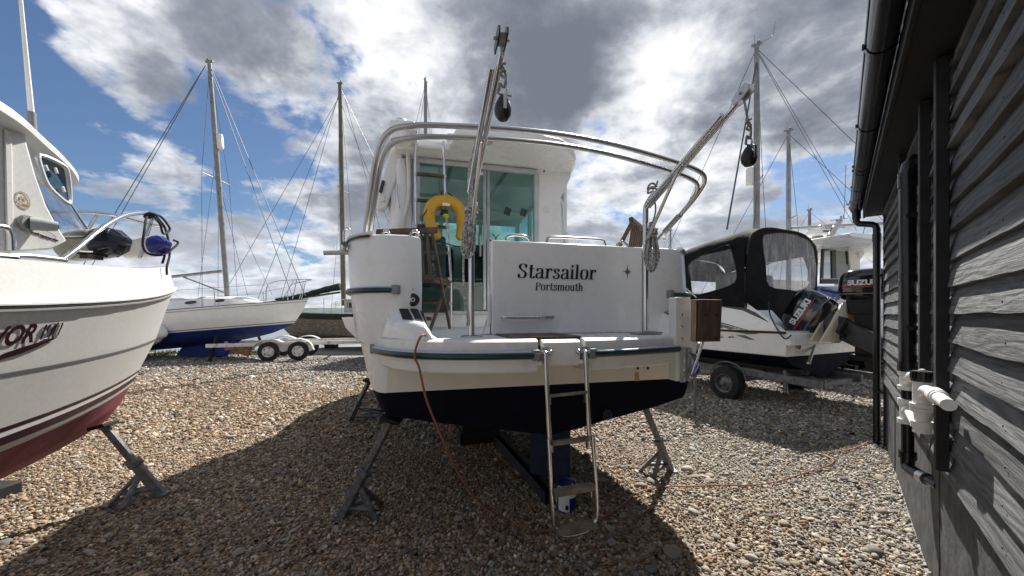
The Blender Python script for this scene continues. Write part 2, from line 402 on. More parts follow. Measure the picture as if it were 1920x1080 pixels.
c2 = t.ramp(vr.outputs[1], [(0, (.14, .13, .125)), (.4, (.27, .26, .245)), (1, (.48, .46, .42))])
big = t.noise(co, .5, 5, .6)
grey = t.math('MAXIMUM', t.smooth(t.math('ADD', sx.outputs[1], t.math('MULTIPLY', big, 3.0)), 8.6, 11.2), t.smooth(t.math('ADD', sx.outputs[0], t.math('MULTIPLY', big, 1.6)), 1.6, 3.6))
cg = t.mix(grey, c1, c2)
track = t.smooth(t.noise(t.a('ShaderNodeMapping', {0: co, 3: (.12, .9, 1)}).outputs[0], 1.0, 5, .6), .38, .66)
cg = t.mix(t.math('MULTIPLY', t.smooth(sx.outputs[1], 7.5, 10.5), t.math('MULTIPLY', track, .75)), cg, (.44, .425, .40, 1))
cg = t.mix(t.math('MULTIPLY', t.noise(co, 2.0, 5, .6), .5), cg, (.09, .08, .07, 1))
pg = t.a('ShaderNodeBsdfPrincipled', {'Base Color': cg, 'Roughness': .9, 'Specular IOR Level': .2})
bp = t.a('ShaderNodeBump', {'Strength': 1.0, 'Distance': .016, 'Height': t.math('SUBTRACT', 1.0, vor.outputs['Distance'])}); t.set(pg, 'Normal', bp.outputs[0])
t.a('ShaderNodeOutputMaterial', {0: pg.outputs[0]})
g = G(); g.grid([[(x, y, hgt(x, y)) for x in xs] for y in ys])
ground = g.obj('ground', gm, recalc=False); tag(ground, kind='structure')

# water beyond the hard standing, low hills on the far shore
wm = bpy.data.materials.new('estuary_water'); wm.use_nodes = True; t = NT(wm.node_tree); t.n.clear()
co = t.a('ShaderNodeTexCoord').outputs['Object']
pw = t.a('ShaderNodeBsdfPrincipled', {'Base Color': (.10, .125, .13, 1), 'Roughness': .12})
t.set(pw, 'Normal', t.a('ShaderNodeBump', {'Strength': .5, 'Distance': .06, 'Height': t.noise(t.a('ShaderNodeMapping', {0: co, 3: (.5, 1.5, 1)}).outputs[0], 1.4, 4, .6)}).outputs[0])
t.a('ShaderNodeOutputMaterial', {0: pw.outputs[0]})
g = G(); g.poly([(-2800, 12, -.42), (2800, 12, -.42), (2800, 2600, -.42), (-2800, 2600, -.42)])
tag(g.obj('water', wm, recalc=False), kind='structure')
HILLM = mat('hazy_hill_woods', (.07, .10, .10), .95, var=.4, scale=.03)
def ridge(y0, y1, x0, x1, hmax, sd):
    g = G(); rows = []
    for j in range(9):
        f = j/8; y = y0+(y1-y0)*f; rows.append([(x, y, -2+(hmax*(.55+.5*mnoise.noise((x*.0022, sd, j*.05)))+5*mnoise.noise((x*.02, sd, j*.6)))*math.sin(math.pi*min(1, f*1.1)*.5)**.8) for x in np.linspace(x0, x1, 130)])
    g.grid(rows); return tag(g.obj('hills', HILLM, ang=70), kind='structure')
ridge(900, 1500, -2400, -120, 34, 3.3); ridge(1300, 1900, -400, 2500, 30, 8.1)

# ------------------------------------------------------------------ gravel
STM = bpy.data.materials.new('gravel_stone'); STM.use_nodes = True; t = NT(STM.node_tree); t.n.clear()
at_ = t.a('ShaderNodeAttribute', attribute_type='INSTANCER', attribute_name='tint')
co = t.a('ShaderNodeTexCoord').outputs['Object']
f1 = t.noise(co, 60, 4, .6)
cst = t.mix(t.smooth(f1, .35, .7, 0, .35), at_.outputs['Color'], (.75, .7, .62, 1), 'MULTIPLY')
ps = t.a('ShaderNodeBsdfPrincipled', {'Base Color': cst, 'Roughness': .72, 'Specular IOR Level': .3})
t.a('ShaderNodeOutputMaterial', {0: ps.outputs[0]})
BIGM = bpy.data.materials.new('loose_flint'); BIGM.use_nodes = True; t = NT(BIGM.node_tree); t.n.clear()
oi = t.a('ShaderNodeObjectInfo'); co = t.a('ShaderNodeTexCoord').outputs['Object']
cb = t.ramp(oi.outputs['Random'], [(0, (.15, .14, .13)), (.3, (.25, .24, .225)), (.55, (.33, .28, .21)), (.8, (.40, .37, .32)), (1, (.52, .49, .43))])
cb = t.mix(t.smooth(t.noise(co, 45, 5, .65), .4, .65, 0, .5), cb, (.45, .42, .38, 1), 'MULTIPLY')
pb_ = t.a('ShaderNodeBsdfPrincipled', {'Base Color': cb, 'Roughness': .8, 'Specular IOR Level': .25})
t.set(pb_, 'Normal', t.a('ShaderNodeBump', {'Strength': .7, 'Distance': .003, 'Height': t.noise(co, 70, 4, .6)}).outputs[0])
t.a('ShaderNodeOutputMaterial', {0: pb_.outputs[0]})
def pebble(seed, r, m, sub=2, sharp=.32):
    g = G(); q = bmesh.ops.create_icosphere(g.b, subdivisions=sub, radius=1)
    rr = random.Random(seed); ax_ = (1, rr.uniform(.62, .95), rr.uniform(.38, .68)); off = Vector((rr.uniform(0, 50), seed*3.1, rr.uniform(0, 50)))
    cuts = [Vector((rr.uniform(-1, 1), rr.uniform(-1, 1), rr.uniform(-1, 1))).normalized() for _ in range(5)]
    for v_ in q['verts']:
        p = v_.co.copy()
        for c_ in cuts:
            d = p.dot(c_)
            if d > .72: p -= c_*(d-.72)*.8
        p *= 1+sharp*mnoise.noise(p*1.3+off)
        v_.co = Vector((p.x*ax_[0], p.y*ax_[1], p.z*ax_[2]))*r
    return g.mesh('stone', m, ang=60)
SHED = Frame(4.23, 4.29, 49.3)               # far corner of the shed; +y points out of its boarded wall
def blocked(x, y):
    l = SHED.loc_of(x, y); return l.y < .03 and l.x < .05
# single larger stones lying on the gravel
bigs = [pebble(100+i, .5, BIGM, 2) for i in range(9)]
named = [(1050, 615+0, 0), ]
pts = []
for px_, py_, w_ in [(522, 968, 26), (860, 975, 24), (905, 1003, 20), (1262, 1042, 40), (1470, 985, 24), (1300, 965, 24), (1640, 1036, 34), (1560, 1062, 30), (1655, 960, 24), (1408, 1052, 22), (1330, 902, 18),
                    (1222, 908, 26), (1203, 915, 24), (1292, 882, 26), (1303, 895, 20), (1330, 893, 18), (1180, 800, 16), (1100, 860, 22), (1130, 905, 20), (1145, 1010, 20), (975, 1062, 22), (760, 1040, 18),
                    (245, 870, 22), (150, 880, 16), (540, 905, 16), (1545, 935, 22), (1595, 945, 20), (1650, 900, 26), (1600, 905, 20), (1665, 1000, 22), (1530, 1010, 16), (1618, 985, 14), (1460, 1040, 16), (1210, 1000, 14)]:
    p = ground_at(px_, py_); pts.append((p.x, p.y, w_/FPX*p.y))
rr = random.Random(5)
while len(pts) < 250:
    y = 2.0+4.2*rr.random()**1.3; x = (rr.random()*2-1)*1.38*y
    if x > 2 and rr.random() < .0: continue
    if blocked(x, y): continue
    if x < .6 and rr.random() < .6: continue
    pts.append((x, y, rr.uniform(.045, .085)))
stones = []
for i, (x, y, d) in enumerate(pts):
    o = bpy.data.objects.new('stone', bigs[i % 9]); COL.objects.link(o); o.parent = ground
    o.location = (x, y, hgt(x, y)+.012); o.scale = (d, d, d*rr.uniform(.7, 1.0)); o.rotation_euler = (rr.uniform(-.25, .25), rr.uniform(-.25, .25), rr.uniform(0, 6.28)); stones.append(o)
# the gravel itself: countless small stones
src = []
for i in range(8):
    o = bpy.data.objects.new('stone', pebble(20+i, .5, STM if False else STM, 2 if i < 4 else 1)); COL.objects.link(o); o.parent = ground
    a_ = ground_at(330+i*150, 1050-(i % 3)*30); o.location = (a_.x, a_.y, hgt(a_.x, a_.y)+.02); o.scale = (.03, .03, .03); src.append(o)
E1 = np.array([(.11, .082, .060), (.19, .130, .088), (.31, .215, .135), (.42, .305, .195), (.50, .39, .265), (.36, .33, .285), (.23, .205, .18), (.60, .53, .42), (.68, .63, .55), (.37, .225, .13)])
W1 = np.array([.10, .13, .18, .19, .13, .09, .06, .06, .02, .04])
E2 = np.array([(.11, .105, .10), (.19, .18, .165), (.29, .275, .25), (.38, .355, .315), (.47, .43, .37), (.56, .53, .47), (.34, .27, .19), (.24, .19, .145)])
W2 = np.array([.10, .16, .22, .19, .12, .06, .08, .07])
def layer(y0, y1, step, size, zj, keep=1.0):
    P_ = []
    for y in np.arange(y0, y1, step):
        hw = 1.36*y+.55; x = np.arange(-hw, hw, step); P_.append(np.stack([x, np.full_like(x, y)], 1))
    P_ = np.concatenate(P_); P_ += rng.uniform(-.55, .55, P_.shape)*step; P_ = P_[rng.random(len(P_)) < keep]
    c_, s_ = SHED.c, SHED.s; dx, dy = P_[:, 0]-SHED.o[0], P_[:, 1]-SHED.o[1]
    lx, ly = dx*c_+dy*s_, -dx*s_+dy*c_
    P_ = P_[~((ly < .02) & (lx < .05))]
    n = len(P_); z = np.array([hgt(a, b) for a, b in P_])+rng.uniform(-.2, 1.0, n)*zj
    sz = size*np.exp(rng.normal(0, .34, n)); sc_ = np.stack([sz*rng.uniform(.9, 1.3, n), sz*rng.uniform(.8, 1.1, n), sz*rng.uniform(.75, 1.1, n)], 1)
    rot = np.stack([rng.normal(0, .45, n), rng.normal(0, .45, n), rng.uniform(0, 6.28, n)], 1)
    nb = np.array([mnoise.noise((a*.55, b*.55, 2.2))+.5*mnoise.noise((a*1.7, b*1.7, 5.0)) for a, b in P_])
    gx = 1/(1+np.exp(-(P_[:, 0]+nb*1.3-1.5)*2.2)); gy = 1/(1+np.exp(-(P_[:, 1]+nb*2-9.6)*1.3)); gr = np.maximum(gx*.8, gy)
    isg = rng.random(n) < gr
    tint = np.where(isg[:, None], E2[rng.choice(len(E2), n, p=W2)], E1[rng.choice(len(E1), n, p=W1)])
    tint = .88*tint*np.exp(rng.normal(0, .15, (n, 1)))*(1+.2*nb[:, None])
    return np.column_stack([P_, z]), sc_, rot, tint
L = [layer(1.75, 4.6, .0205, .0213, .012), layer(4.6, 8.0, .034, .036, .016), layer(8.0, 13.5, .058, .052, .016)]
Pn = np.concatenate([l[0] for l in L]); Sn = np.concatenate([l[1] for l in L]); Rn = np.concatenate([l[2] for l in L]); Tn = np.concatenate([l[3] for l in L])
me = bpy.data.meshes.new('gravel'); me.vertices.add(len(Pn)); me.vertices.foreach_set('co', Pn.astype(np.float32).ravel())
for nm, arr in (('size', Sn), ('turn', Rn), ('tint', Tn)):
    a_ = me.attributes.new(nm, 'FLOAT_VECTOR', 'POINT'); a_.data.foreach_set('vector', arr.astype(np.float32).ravel())
gravel = bpy.data.objects.new('gravel', me); COL.objects.link(gravel); tag(gravel, 'brown and grey gravel covering the boatyard ground', 'gravel', kind='stuff')
ng = bpy.data.node_groups.new('scatter_gravel', 'GeometryNodeTree')
ng.interface.new_socket('Geometry', in_out='INPUT', socket_type='NodeSocketGeometry'); ng.interface.new_socket('Geometry', in_out='OUTPUT', socket_type='NodeSocketGeometry')
q = NT(ng); gi = q.a('NodeGroupInput'); go = q.a('NodeGroupOutput'); jn = q.a('GeometryNodeJoinGeometry')
for o in src:
    oi_ = q.a('GeometryNodeObjectInfo'); oi_.transform_space = 'ORIGINAL'; oi_.inputs['Object'].default_value = o; oi_.inputs['As Instance'].default_value = True
    ng.links.new(oi_.outputs['Geometry'], jn.inputs[0])
def nattr(nm):
    n = q.a('GeometryNodeInputNamedAttribute'); n.data_type = 'FLOAT_VECTOR'; n.inputs['Name'].default_value = nm; return n.outputs[0]
iop = q.a('GeometryNodeInstanceOnPoints'); ng.links.new(gi.outputs[0], iop.inputs['Points']); ng.links.new(jn.outputs[0], iop.inputs['Instance'])
iop.inputs['Pick Instance'].default_value = True
ng.links.new(nattr('turn'), iop.inputs['Rotation']); ng.links.new(nattr('size'), iop.inputs['Scale'])
ng.links.new(iop.outputs[0], go.inputs[0])
md = gravel.modifiers.new('scatter', 'NODES'); md.node_group = ng
for o in src: o.data.materials.clear(); o.data.materials.append(STM)

# grass fringe at the edge of the yard
GRASSM = mat('rough_grass', (.055, .085, .025), .8, col2=(.15, .15, .06), scale=3)
g = G(); rr = random.Random(3)
for i in range(5200):
    x = rr.uniform(-15.5, -8.6); y = 13.75+rr.uniform(0, 1.7)+.3*math.sin(x*2)
    if mnoise.noise((x*1.1, y*1.1, 0)) < -.12: continue
    h_ = rr.uniform(.04, .14)*(2.2 if rr.random() < .05 else 1); a_ = rr.uniform(0, 6.28); z = hgt(x, y); l_ = rr.uniform(-.05, .05)
    g.poly([(x-.012*math.cos(a_), y-.012*math.sin(a_), z), (x+.012*math.cos(a_), y+.012*math.sin(a_), z), (x+l_, y+l_, z+h_)])
tag(g.obj('grass', GRASSM, flat=True, recalc=False), 'rough green grass along the yard edge beside the water', 'grass', kind='stuff')

# ================================================================== SHED
def board_mat(name, dark, light, s_, z_):
    m = bpy.data.materials.new(name); m.use_nodes = True; t = NT(m.node_tree); t.n.clear()
    co = t.a('ShaderNodeTexCoord').outputs['Object']; oi = t.a('ShaderNodeObjectInfo')
    rnd = t.math('MULTIPLY', oi.outputs['Random'], 40.0)
    lo = t.noise(t.a('ShaderNodeMapping', {0: co, 3: (.55, .55, 2.6)}).outputs[0], 1.6, 3, .55, .6, w=rnd)          # slow drift bends the grain into cathedrals
    sz = t.a('ShaderNodeSeparateXYZ', {0: co})
    gr = t.math('ADD', t.math('MULTIPLY', sz.outputs[2], z_), t.math('MULTIPLY', lo, 8.0))
    ringn = t.math('ADD', t.math('MULTIPLY', t.math('SINE', t.math('MULTIPLY', gr, 6.283)), .5), .5)
    fib = t.noise(t.a('ShaderNodeMapping', {0: co, 3: (s_, s_, 60)}).outputs[0], 2.2, 6, .68, .25, w=rnd)
    wx = t.noise(t.a('ShaderNodeMapping', {0: co, 3: (1.4, 1.4, 4)}).outputs[0], 2.4, 6, .62, .5, w=rnd)
    h = t.math('ADD', t.math('MULTIPLY', ringn, .26), t.math('MULTIPLY', fib, .92))
    c = t.ramp(t.math('ADD', t.math('MULTIPLY', h, .62), t.math('MULTIPLY', wx, .45)), [(.30, (*dark, 1)), (.52, tuple(a*.5+b*.5 for a, b in zip(dark, light))+(1,)), (.80, (*light, 1))])
    # knots and cracks
    kv = t.a('ShaderNodeTexVoronoi', {'Vector': t.a('ShaderNodeMapping', {0: co, 3: (1.8, 1.8, 5.0)}).outputs[0], 'Scale': 1.6})
    knot = t.smooth(kv.outputs['Distance'], .02, .075, 1, 0); c = t.mix(t.math('MULTIPLY', knot, .85), c, (.009, .009, .010, 1))
    crk = t.noise(t.a('ShaderNodeMapping', {0: co, 3: (1.1, 1.1, 38)}).outputs[0], 1.3, 5, .7, .4, w=rnd); c = t.mix(t.smooth(crk, .60, .66, 0, .8), c, (.006, .006, .007, 1))
    run = t.noise(t.a('ShaderNodeMapping', {0: co, 3: (16, 16, 1.2)}).outputs[0], 1.0, 5, .7, .3); c = t.mix(t.smooth(run, .60, .76, 0, .6), c, (.014, .0145, .016, 1))
    tone = t.math('ADD', .72, t.math('MULTIPLY', oi.outputs['Random'], .56))
    tn = t.a('ShaderNodeCombineColor', {0: tone, 1: tone, 2: tone}); c = t.mix(1.0, c, tn.outputs[0], 'MULTIPLY')
    p = t.a('ShaderNodeBsdfPrincipled', {'Base Color': c, 'Roughness': .74, 'Specular IOR Level': .32})
    t.set(p, 'Normal', t.a('ShaderNodeBump', {'Strength': 1.0, 'Distance': .008, 'Height': t.math('ADD', h, t.math('MULTIPLY', knot, -.5))}).outputs[0])
    t.a('ShaderNodeOutputMaterial', {0: p.outputs[0]}); return m
BOARDM = board_mat('black_stained_weatherboard', (.016, .017, .019), (.185, .192, .200), 3.0, 26)
TRIMM = mat('black_stained_trim', (.010, .0105, .012), .7, var=.5, scale=9, bump=.002, bscale=30)
PLINM = mat('black_painted_plinth', (.030, .031, .033), .8, col2=(.085, .086, .088), scale=7, bump=.006, bscale=18, dirt=((.17, .165, .155), 5, .58, .6))
SOFM = mat('black_soffit', (.005, .0052, .0065), .55, var=.3, scale=5)
ROOFM = mat('corrugated_roof', (.035, .036, .040), .6, .2, var=.2, scale=3)
shed = empty('boat_shed', SHED.loc, R(49.3), 'black weatherboarded timber shed with gutter and downpipes running along right side', 'shed')
ZP, ZE, XN = .775, 2.655, -6.6                # plinth top, eaves, near end of the wall
rr = random.Random(21)
def waney(x, row): return .0065*mnoise.noise((x*2.2, row*7.7, 1.0))+.004*mnoise.noise((x*7, row*3.3, 4.0))
def weather_board(x0, x1, z0, ex, row):
    n = max(6, int((x1-x0)/.07)); g = G(); rows = []
    th = .030*rr.uniform(.85, 1.25); warp = rr.uniform(-.004, .006)
    for i in range(n+1):
        x = x0+(x1-x0)*i/n; wz = waney(x, row); cup = .004*mnoise.noise((x*1.3, row*2.1, 9))
        rows.append([(x, .006, z0+wz), (x, .012+th+cup, z0+wz-.001), (x, .012+th+cup-.001, z0+wz+.006), (x, .011+th*.66+cup*.6+warp, z0+ex*.5), (x, .006+th*.30, z0+ex), (x, .006, z0+ex+.03)])
    vr = g.grid(rows, closed=True); g.f(vr[0]); g.f(vr[-1][::-1])
    return g.obj('board', BOARDM, shed, ang=50)
EX = .1225; nrow = int((ZE-ZP)/EX)+1
for r_ in range(nrow):
    z0 = ZP-.01+r_*EX+rr.uniform(-.006, .006)
    cuts = [XN]+sorted([-5.05+(.0 if r_ % 2 else -.35), -3.44 if r_ % 3 else -2.98])+[-.035]
    for a, b in zip(cuts, cuts[1:]):
        g_ = .002; weather_board(a+g_, b-g_, z0, EX+.004, r_)
g = G()
for r_ in range(nrow):
    for x in (-5.02, -4.2, -3.62, -3.22, -2.78, -2.24, -1.5, -.75, -.12):
        z = ZP+r_*EX+.028+rr.uniform(-.004, .004); xx = x+rr.uniform(-.015, .015)
        if z < ZE-.05: g.lathe([(0, .003), (.0035, .002), (.0042, 0)], (xx, .040, z), (0, 1, 0), 6)
nl_ = g.obj('nail_heads', mat('rusted_nail', (.05, .035, .028), .7), shed); nl_['kind'] = 'stuff'
# plinth of boards set upright under the cladding, battens, corner post
xs_ = [XN, -5.1, -3.9, -3.02, -2.42, -1.75, -.9, -.03]
for a, b in zip(xs_, xs_[1:]):
    G().box(((a+b)/2, -.012+rr.uniform(-.003, .004), ZP/2-.02), (b-a-.008, .05, ZP+.05)).obj('plinth_panel', PLINM, shed, bevel=.004)
G().box((.0, -.005, 1.40), (.06, .085, 2.9)).obj('corner_post', TRIMM, shed, bevel=.004)
BATS = [(-3.44, .0, .80), (-2.98, .0, 1.19), (-2.03, .0, .95)]
for bx_, o_, z0 in BATS:
    G().box((bx_, .062, (z0+ZE)/2), (.058, .042, ZE-z0)).obj('batten', TRIMM, shed, bevel=.003)
# body, gable, roof, eaves
bd = G(); bd.prism([(XN, -.045, .0), (XN, -.045, 2.78), (XN, -2.2, 4.0), (XN, -4.4, 2.78), (XN, -4.4, .0)], (-XN-.04, 0, 0)); bd.obj('shed_body', TRIMM, shed)
G().box((XN/2+.06, .075, 2.671), (-XN+.24, .21, .022)).obj('soffit', SOFM, shed)
G().box((XN/2+.06, .192, 2.735), (-XN+.25, .022, .17)).obj('fascia', SOFM, shed, bevel=.003)
rf = G()
for s0, s1 in (((.225, 2.83), (-2.2, 4.15)), ((-4.85, 2.80), (-2.203, 4.15))):
    dy, dz = s1[0]-s0[0], s1[1]-s0[1]; l_ = math.hypot(dy, dz); ny, nz = (-dz/l_, dy/l_) if dy > 0 else (dz/l_, -dy/l_)
    rows = []
    for j in range(2):
        rows.append([(XN-.2+i*.038, s0[0]+dy*j+abs(ny)*0, s0[1]+dz*j+.012*math.sin(i*1.57)) for i in range(int((-XN+.45)/.038))])
    rf.grid(rows)
rf.obj('roof', ROOFM, shed)
# half-round gutter on brackets, with an outlet at the far end
GY, GZ, GR = .262, 2.765, .056
gu = G(); prof = [(GR*math.cos(a), GR*math.sin(a)) for a in np.linspace(math.pi, 2*math.pi, 11)]+[((GR-.004)*math.cos(a), (GR-.004)*math.sin(a)) for a in np.linspace(2*math.pi, math.pi, 11)]
gu.grid([[(x, GY+p[0], GZ+p[1]) for p in prof] for x in (XN-.15, -4.2, -2.0, .17)], closed=True)
for sgn in (XN-.15, .17): gu.poly([(sgn, GY+p[0], GZ+p[1]) for p in prof[:11]])
gu.tube([(XN-.15, GY+GR, GZ), (.17, GY+GR, GZ)], .006, 6)
gut = gu.obj('gutter', GUTTER, shed)
for bx_ in (-3.55, -2.55, -1.62, -1.50, -.92, -.28, .06):
    b = G(); pr = [(( GR+.005)*math.cos(a), (GR+.005)*math.sin(a)) for a in np.linspace(math.pi*.93, 2*math.pi*1.03, 12)]+[((GR+.001)*math.cos(a), (GR+.001)*math.sin(a)) for a in np.linspace(2*math.pi*1.03, math.pi*.93, 12)]
    b.grid([[(bx_+d, GY+p[0], GZ+p[1]) for p in pr] for d in (-.014, .014)], closed=True); b.box((bx_, GY+GR+.006, GZ+.004), (.03, .014, .016))
    b.obj('gutter_bracket', GUTTER, gut)
def pipe(name, pts, r, m, parent=None, n=16, smoothn=0, collars=()):
    g = G(); g.tube(smooth_pts(pts, smoothn) if smoothn else pts, r, n)
    for a, b, cr in collars: g.cyl(a, b, cr, n)
    return g.obj(name, m, parent or shed)
xo = .075
dp = pipe('downpipe', [(xo, GY, GZ-.05), (xo, GY, GZ-.16), (xo, GY-.02, GZ-.19), (xo, GY-.13, GZ-.215), (xo, GY-.165, GZ-.235), (xo, GY-.175, GZ-.28), (xo, GY-.175, .02)], .034, GUTTER,
          collars=[((xo, GY, GZ-.13), (xo, GY, GZ-.045), .041), ((xo, GY-.175, GZ-.42), (xo, GY-.175, GZ-.33), .040), ((xo, GY-.175, .05), (xo, GY-.175, .10), .038), ((xo, GY-.175, .62), (xo, GY-.175, .65), .039)])
for z in (.62, 1.95): G().box((xo-.03, .05, z), (.10, .10, .03)).obj('pipe_clip', GUTTER, dp)
# soil pipe and white waste fittings beside it
xs2, ys2 = -2.66, .095
pipe('soil_pipe', [(xs2, .03, 2.42), (xs2, .075, 2.44), (xs2, ys2-.01, 2.42), (xs2, ys2, 2.36), (xs2, ys2, 1.18)], .039, GUTTER, collars=[((xs2, ys2, 1.70), (xs2, ys2, 1.75), .043), ((xs2, ys2, 2.28), (xs2, ys2, 2.37), .045)])
def fitting(name, pts, r, m, collars=(), n=18): return pipe(name, pts, r, m, wp, n, 0, collars)
wp = pipe('waste_pipe', [(xs2, ys2, 1.21), (xs2, ys2, .98), (xs2, ys2, .60)], .029, GUTTER, collars=[((xs2, ys2, 1.155), (xs2, ys2, 1.215), .047)])
fitting('swept_tee', [(xs2, ys2, 1.155), (xs2, ys2, 1.04)], .037, WHITEP, [((xs2, ys2, 1.04), (xs2, ys2, 1.065), .046), ((xs2, ys2, 1.13), (xs2, ys2, 1.153), .043)])
fitting('branch_pipe', smooth_pts([(xs2, ys2, 1.08), (xs2-.07, ys2+.0, 1.12), (xs2-.14, ys2-.03, 1.145), (xs2-.19, .02, 1.15)], 4), .026, WHITEP, [((xs2-.10, ys2-.012, 1.132), (xs2-.125, ys2-.022, 1.138), .034)])
fitting('pipe_tee', [(xs2, ys2, .985), (xs2, ys2, .835)], .036, WHITEP, [((xs2, ys2, .835), (xs2, ys2, .862), .047), ((xs2, ys2, .955), (xs2, ys2, .985), .045)])
fitting('pipe_elbow', smooth_pts([(xs2, ys2, .66), (xs2, ys2, .615), (xs2-.015, ys2, .575), (xs2-.06, ys2-.015, .565), (xs2-.13, ys2-.045, .565)], 4), .033, GUTTER, [((xs2, ys2, .62), (xs2, ys2, .665), .041)])
fitting('compression_nut', [(xs2-.125, ys2-.04, .565), (xs2-.165, ys2-.06, .565)], .034, TIN)
fitting('inlet_pipe', [(xs2-.16, ys2-.058, .565), (xs2-.26, -.0, .565)], .024, GUTTER)
xt, yt = -3.32, .108
wp = pipe('waste_trap', [(xt, yt, 1.18), (xt, yt, .945)], .030, WHITEP, collars=[((xt, yt, 1.035), (xt, yt, 1.05), .044), ((xt, yt, .955), (xt, yt, .985), .041), ((xt, yt, .93), (xt, yt, .956), .034)])
g = G(); g.lathe([(.0, .0), (.040, .0), (.040, .016), (.034, .018), (.034, .05), (.0, .05)], (xt, yt, 1.178), n=20)
for k in range(16):
    a = k*math.pi/8; g.box((xt+.038*math.cos(a), yt+.038*math.sin(a), 1.208), (.007, .007, .034), Euler((0, 0, a)))
g.obj('screw_cap', BLACKP, wp)
G().lathe([(.0, .0), (.013, .0), (.011, .008), (.0, .010)], (xt, yt, 1.228), n=10).obj('cap_stopper', WHITEP, wp)
fitting('swept_tee', [(xt, yt, 1.178), (xt, yt, 1.055)], .034, WHITEP, [((xt, yt, 1.052), (xt, yt, 1.07), .045)])
fitting('branch_pipe', smooth_pts([(xt, yt, 1.10), (xt-.05, yt, 1.135), (xt-.12, yt-.002, 1.152), (xt-.28, yt-.008, 1.156), (xt-.52, yt-.010, 1.158)], 4), .023, WHITEP, [((xt-.26, yt-.008, 1.156), (xt-.33, yt-.010, 1.156), .033), ((xt-.33, yt-.010, 1.156), (xt-.35, yt-.010, 1.156), .029)])
fitting('link_pipe', [(xs2-.02, ys2, .915), (xs2-.40, ys2+.012, .925), (xt, yt, .945)], .020, WHITEP, [((xs2-.02, ys2, .914), (xs2-.075, ys2+.002, .918), .032)])
for z in (1.42, 2.1): G().box((xs2, .06, z), (.095, .09, .026)).obj('pipe_clip', GUTTER, shed)

# ================================================================== WHITE MOTOR CRUISER (centre)
BF = Frame(.297, 2.766, 14.7)                # origin under the middle of its transom; +y is its bow
cruiser = empty('motor_cruiser', BF.loc, R(14.7), 'white motor cruiser propped on stands, stern towards us, with name lettered on its transom', 'boat')
def hb_corner(y, r=.34, c=.40): return r*(1-math.sqrt(max(0, 1-((c-y)/c)**2))) if y < c else 0
def bowf(y, y0=4.2, y1=7.6): return 1 if y < y0 else max(0, 1-((y-y0)/(y1-y0))**2.3)
ST = [0, .006, .02, .045, .08, .13, .19, .26, .33, .40, .9, 1.6, 2.4, 3.2, 4.2, 5.0, 5.7, 6.3, 6.8, 7.15, 7.4, 7.55]
def hp(y, x, z, cw=1.0):
    f = bowf(y); return (max(.0, (x-hb_corner(y)*cw)+.05*min(1, y/3))*f if x > .03 else x*f, y, z+.16*(max(0, y-3.5)/4)**2*(1 if z > .9 else 2.2))
LOWL = [(0.0, .63, 0), (.25, .655, .2), (.5, .695, .4), (.9, .775, .22), (1.19, .836, .30), (1.215, .856, .32), (1.270, .992, .36)]
TOPL = [(1.270, .992, .36), (1.31, 1.14, .50), (1.35, 1.32, .92), (1.352, 1.345, .95)]
def hull_part(name, levels, m, cap=True, close_top=False):
    g = G(); rows = []
    for y in ST:
        r_ = [Vector(hp(y, *l)) for l in levels]
        rows.append([Vector((-p.x, p.y, p.z)) for p in r_[::-1]]+[p for p in (r_[1:] if levels[0][0] == 0 else r_)])
    if levels[0][0] == 0: g.grid(rows)
    else:
        n = len(levels); g.grid([r[:n] for r in rows]); g.grid([r[n:] for r in rows])
    if cap: g.poly(rows[0])
    return g.obj(name, m, cruiser, ang=30)
hull_part('hull_bottom', LOWL, NAVY)
hull_part('hull_topside', TOPL, GEL, cap=False)
G().poly([(-1.150, -.001, .993), (1.150, -.001, .993), (1.143, -.001, 1.14), (1.040, -.001, 1.32), (1.03, -.001, 1.345), (-1.03, -.001, 1.345), (-1.040, -.001, 1.32), (-1.143, -.001, 1.14)]).obj('transom_band', CREAM, cruiser)
# bulwark each side: outer skin, rolled top, inner skin, from the walkway round the quarter to the bow
def bulwark(sd, x0, name):
    Pb, Pt = [], []
    inn = x0
    for xx in ((inn, inn+.035, inn+.07, inn+.078) if sd < 0 else np.linspace(inn, 1.24-.34-.02, 4)[:3]): yy = .05*max(0, 1-abs(xx-inn)/.075) if sd < 0 else 0; Pb.append(Vector((xx, yy, 1.315))); Pt.append(Vector((xx, yy, 2.03)))
    for y in ST:
        nr = 1-.6*min(1, y/3)
        a = hp(y, 1.375-(.05*nr if sd > 0 else 0), 1.315); b = hp(y, 1.435-(.13*nr if sd > 0 else 0), 2.03); Pb.append(Vector((a[0], y, 1.315+.2*(max(0, y-3.5)/4)**2))); Pt.append(Vector((b[0], y, 2.03+.14*(max(0, y-2)/5)**1.5)))
    g = G(); rows = []; N = len(Pb)
    for i in range(N):
        t_ = (Pt[min(i+1, N-1)]-Pt[max(i-1, 0)]); t_.z = 0; t_.normalize(); nin = Vector((-t_.y, t_.x, 0))
        o1, o2 = Pb[i], Pt[i]; m_ = o1.lerp(o2, .52)-nin*.012; k = .035; wdt = .15
        rw = [o1+nin*wdt, o1, m_, o2+Vector((0, 0, -k)), o2+nin*.010+Vector((0, 0, -.010)), o2+nin*k, o2+nin*(wdt-k), o2+nin*(wdt-.01)+Vector((0, 0, -.01)), o2+nin*wdt+Vector((0, 0, -k)), o1+nin*wdt+Vector((0, 0, .03))]
        rows.append([Vector((sd*p.x, p.y, p.z)) for p in rw])
    g.grid(rows); g.poly(rows[0]); return g.obj(name, GEL, cruiser, ang=34)
bulwark(-1, .930, 'bulwark'); bulwark(1, .752, 'bulwark')
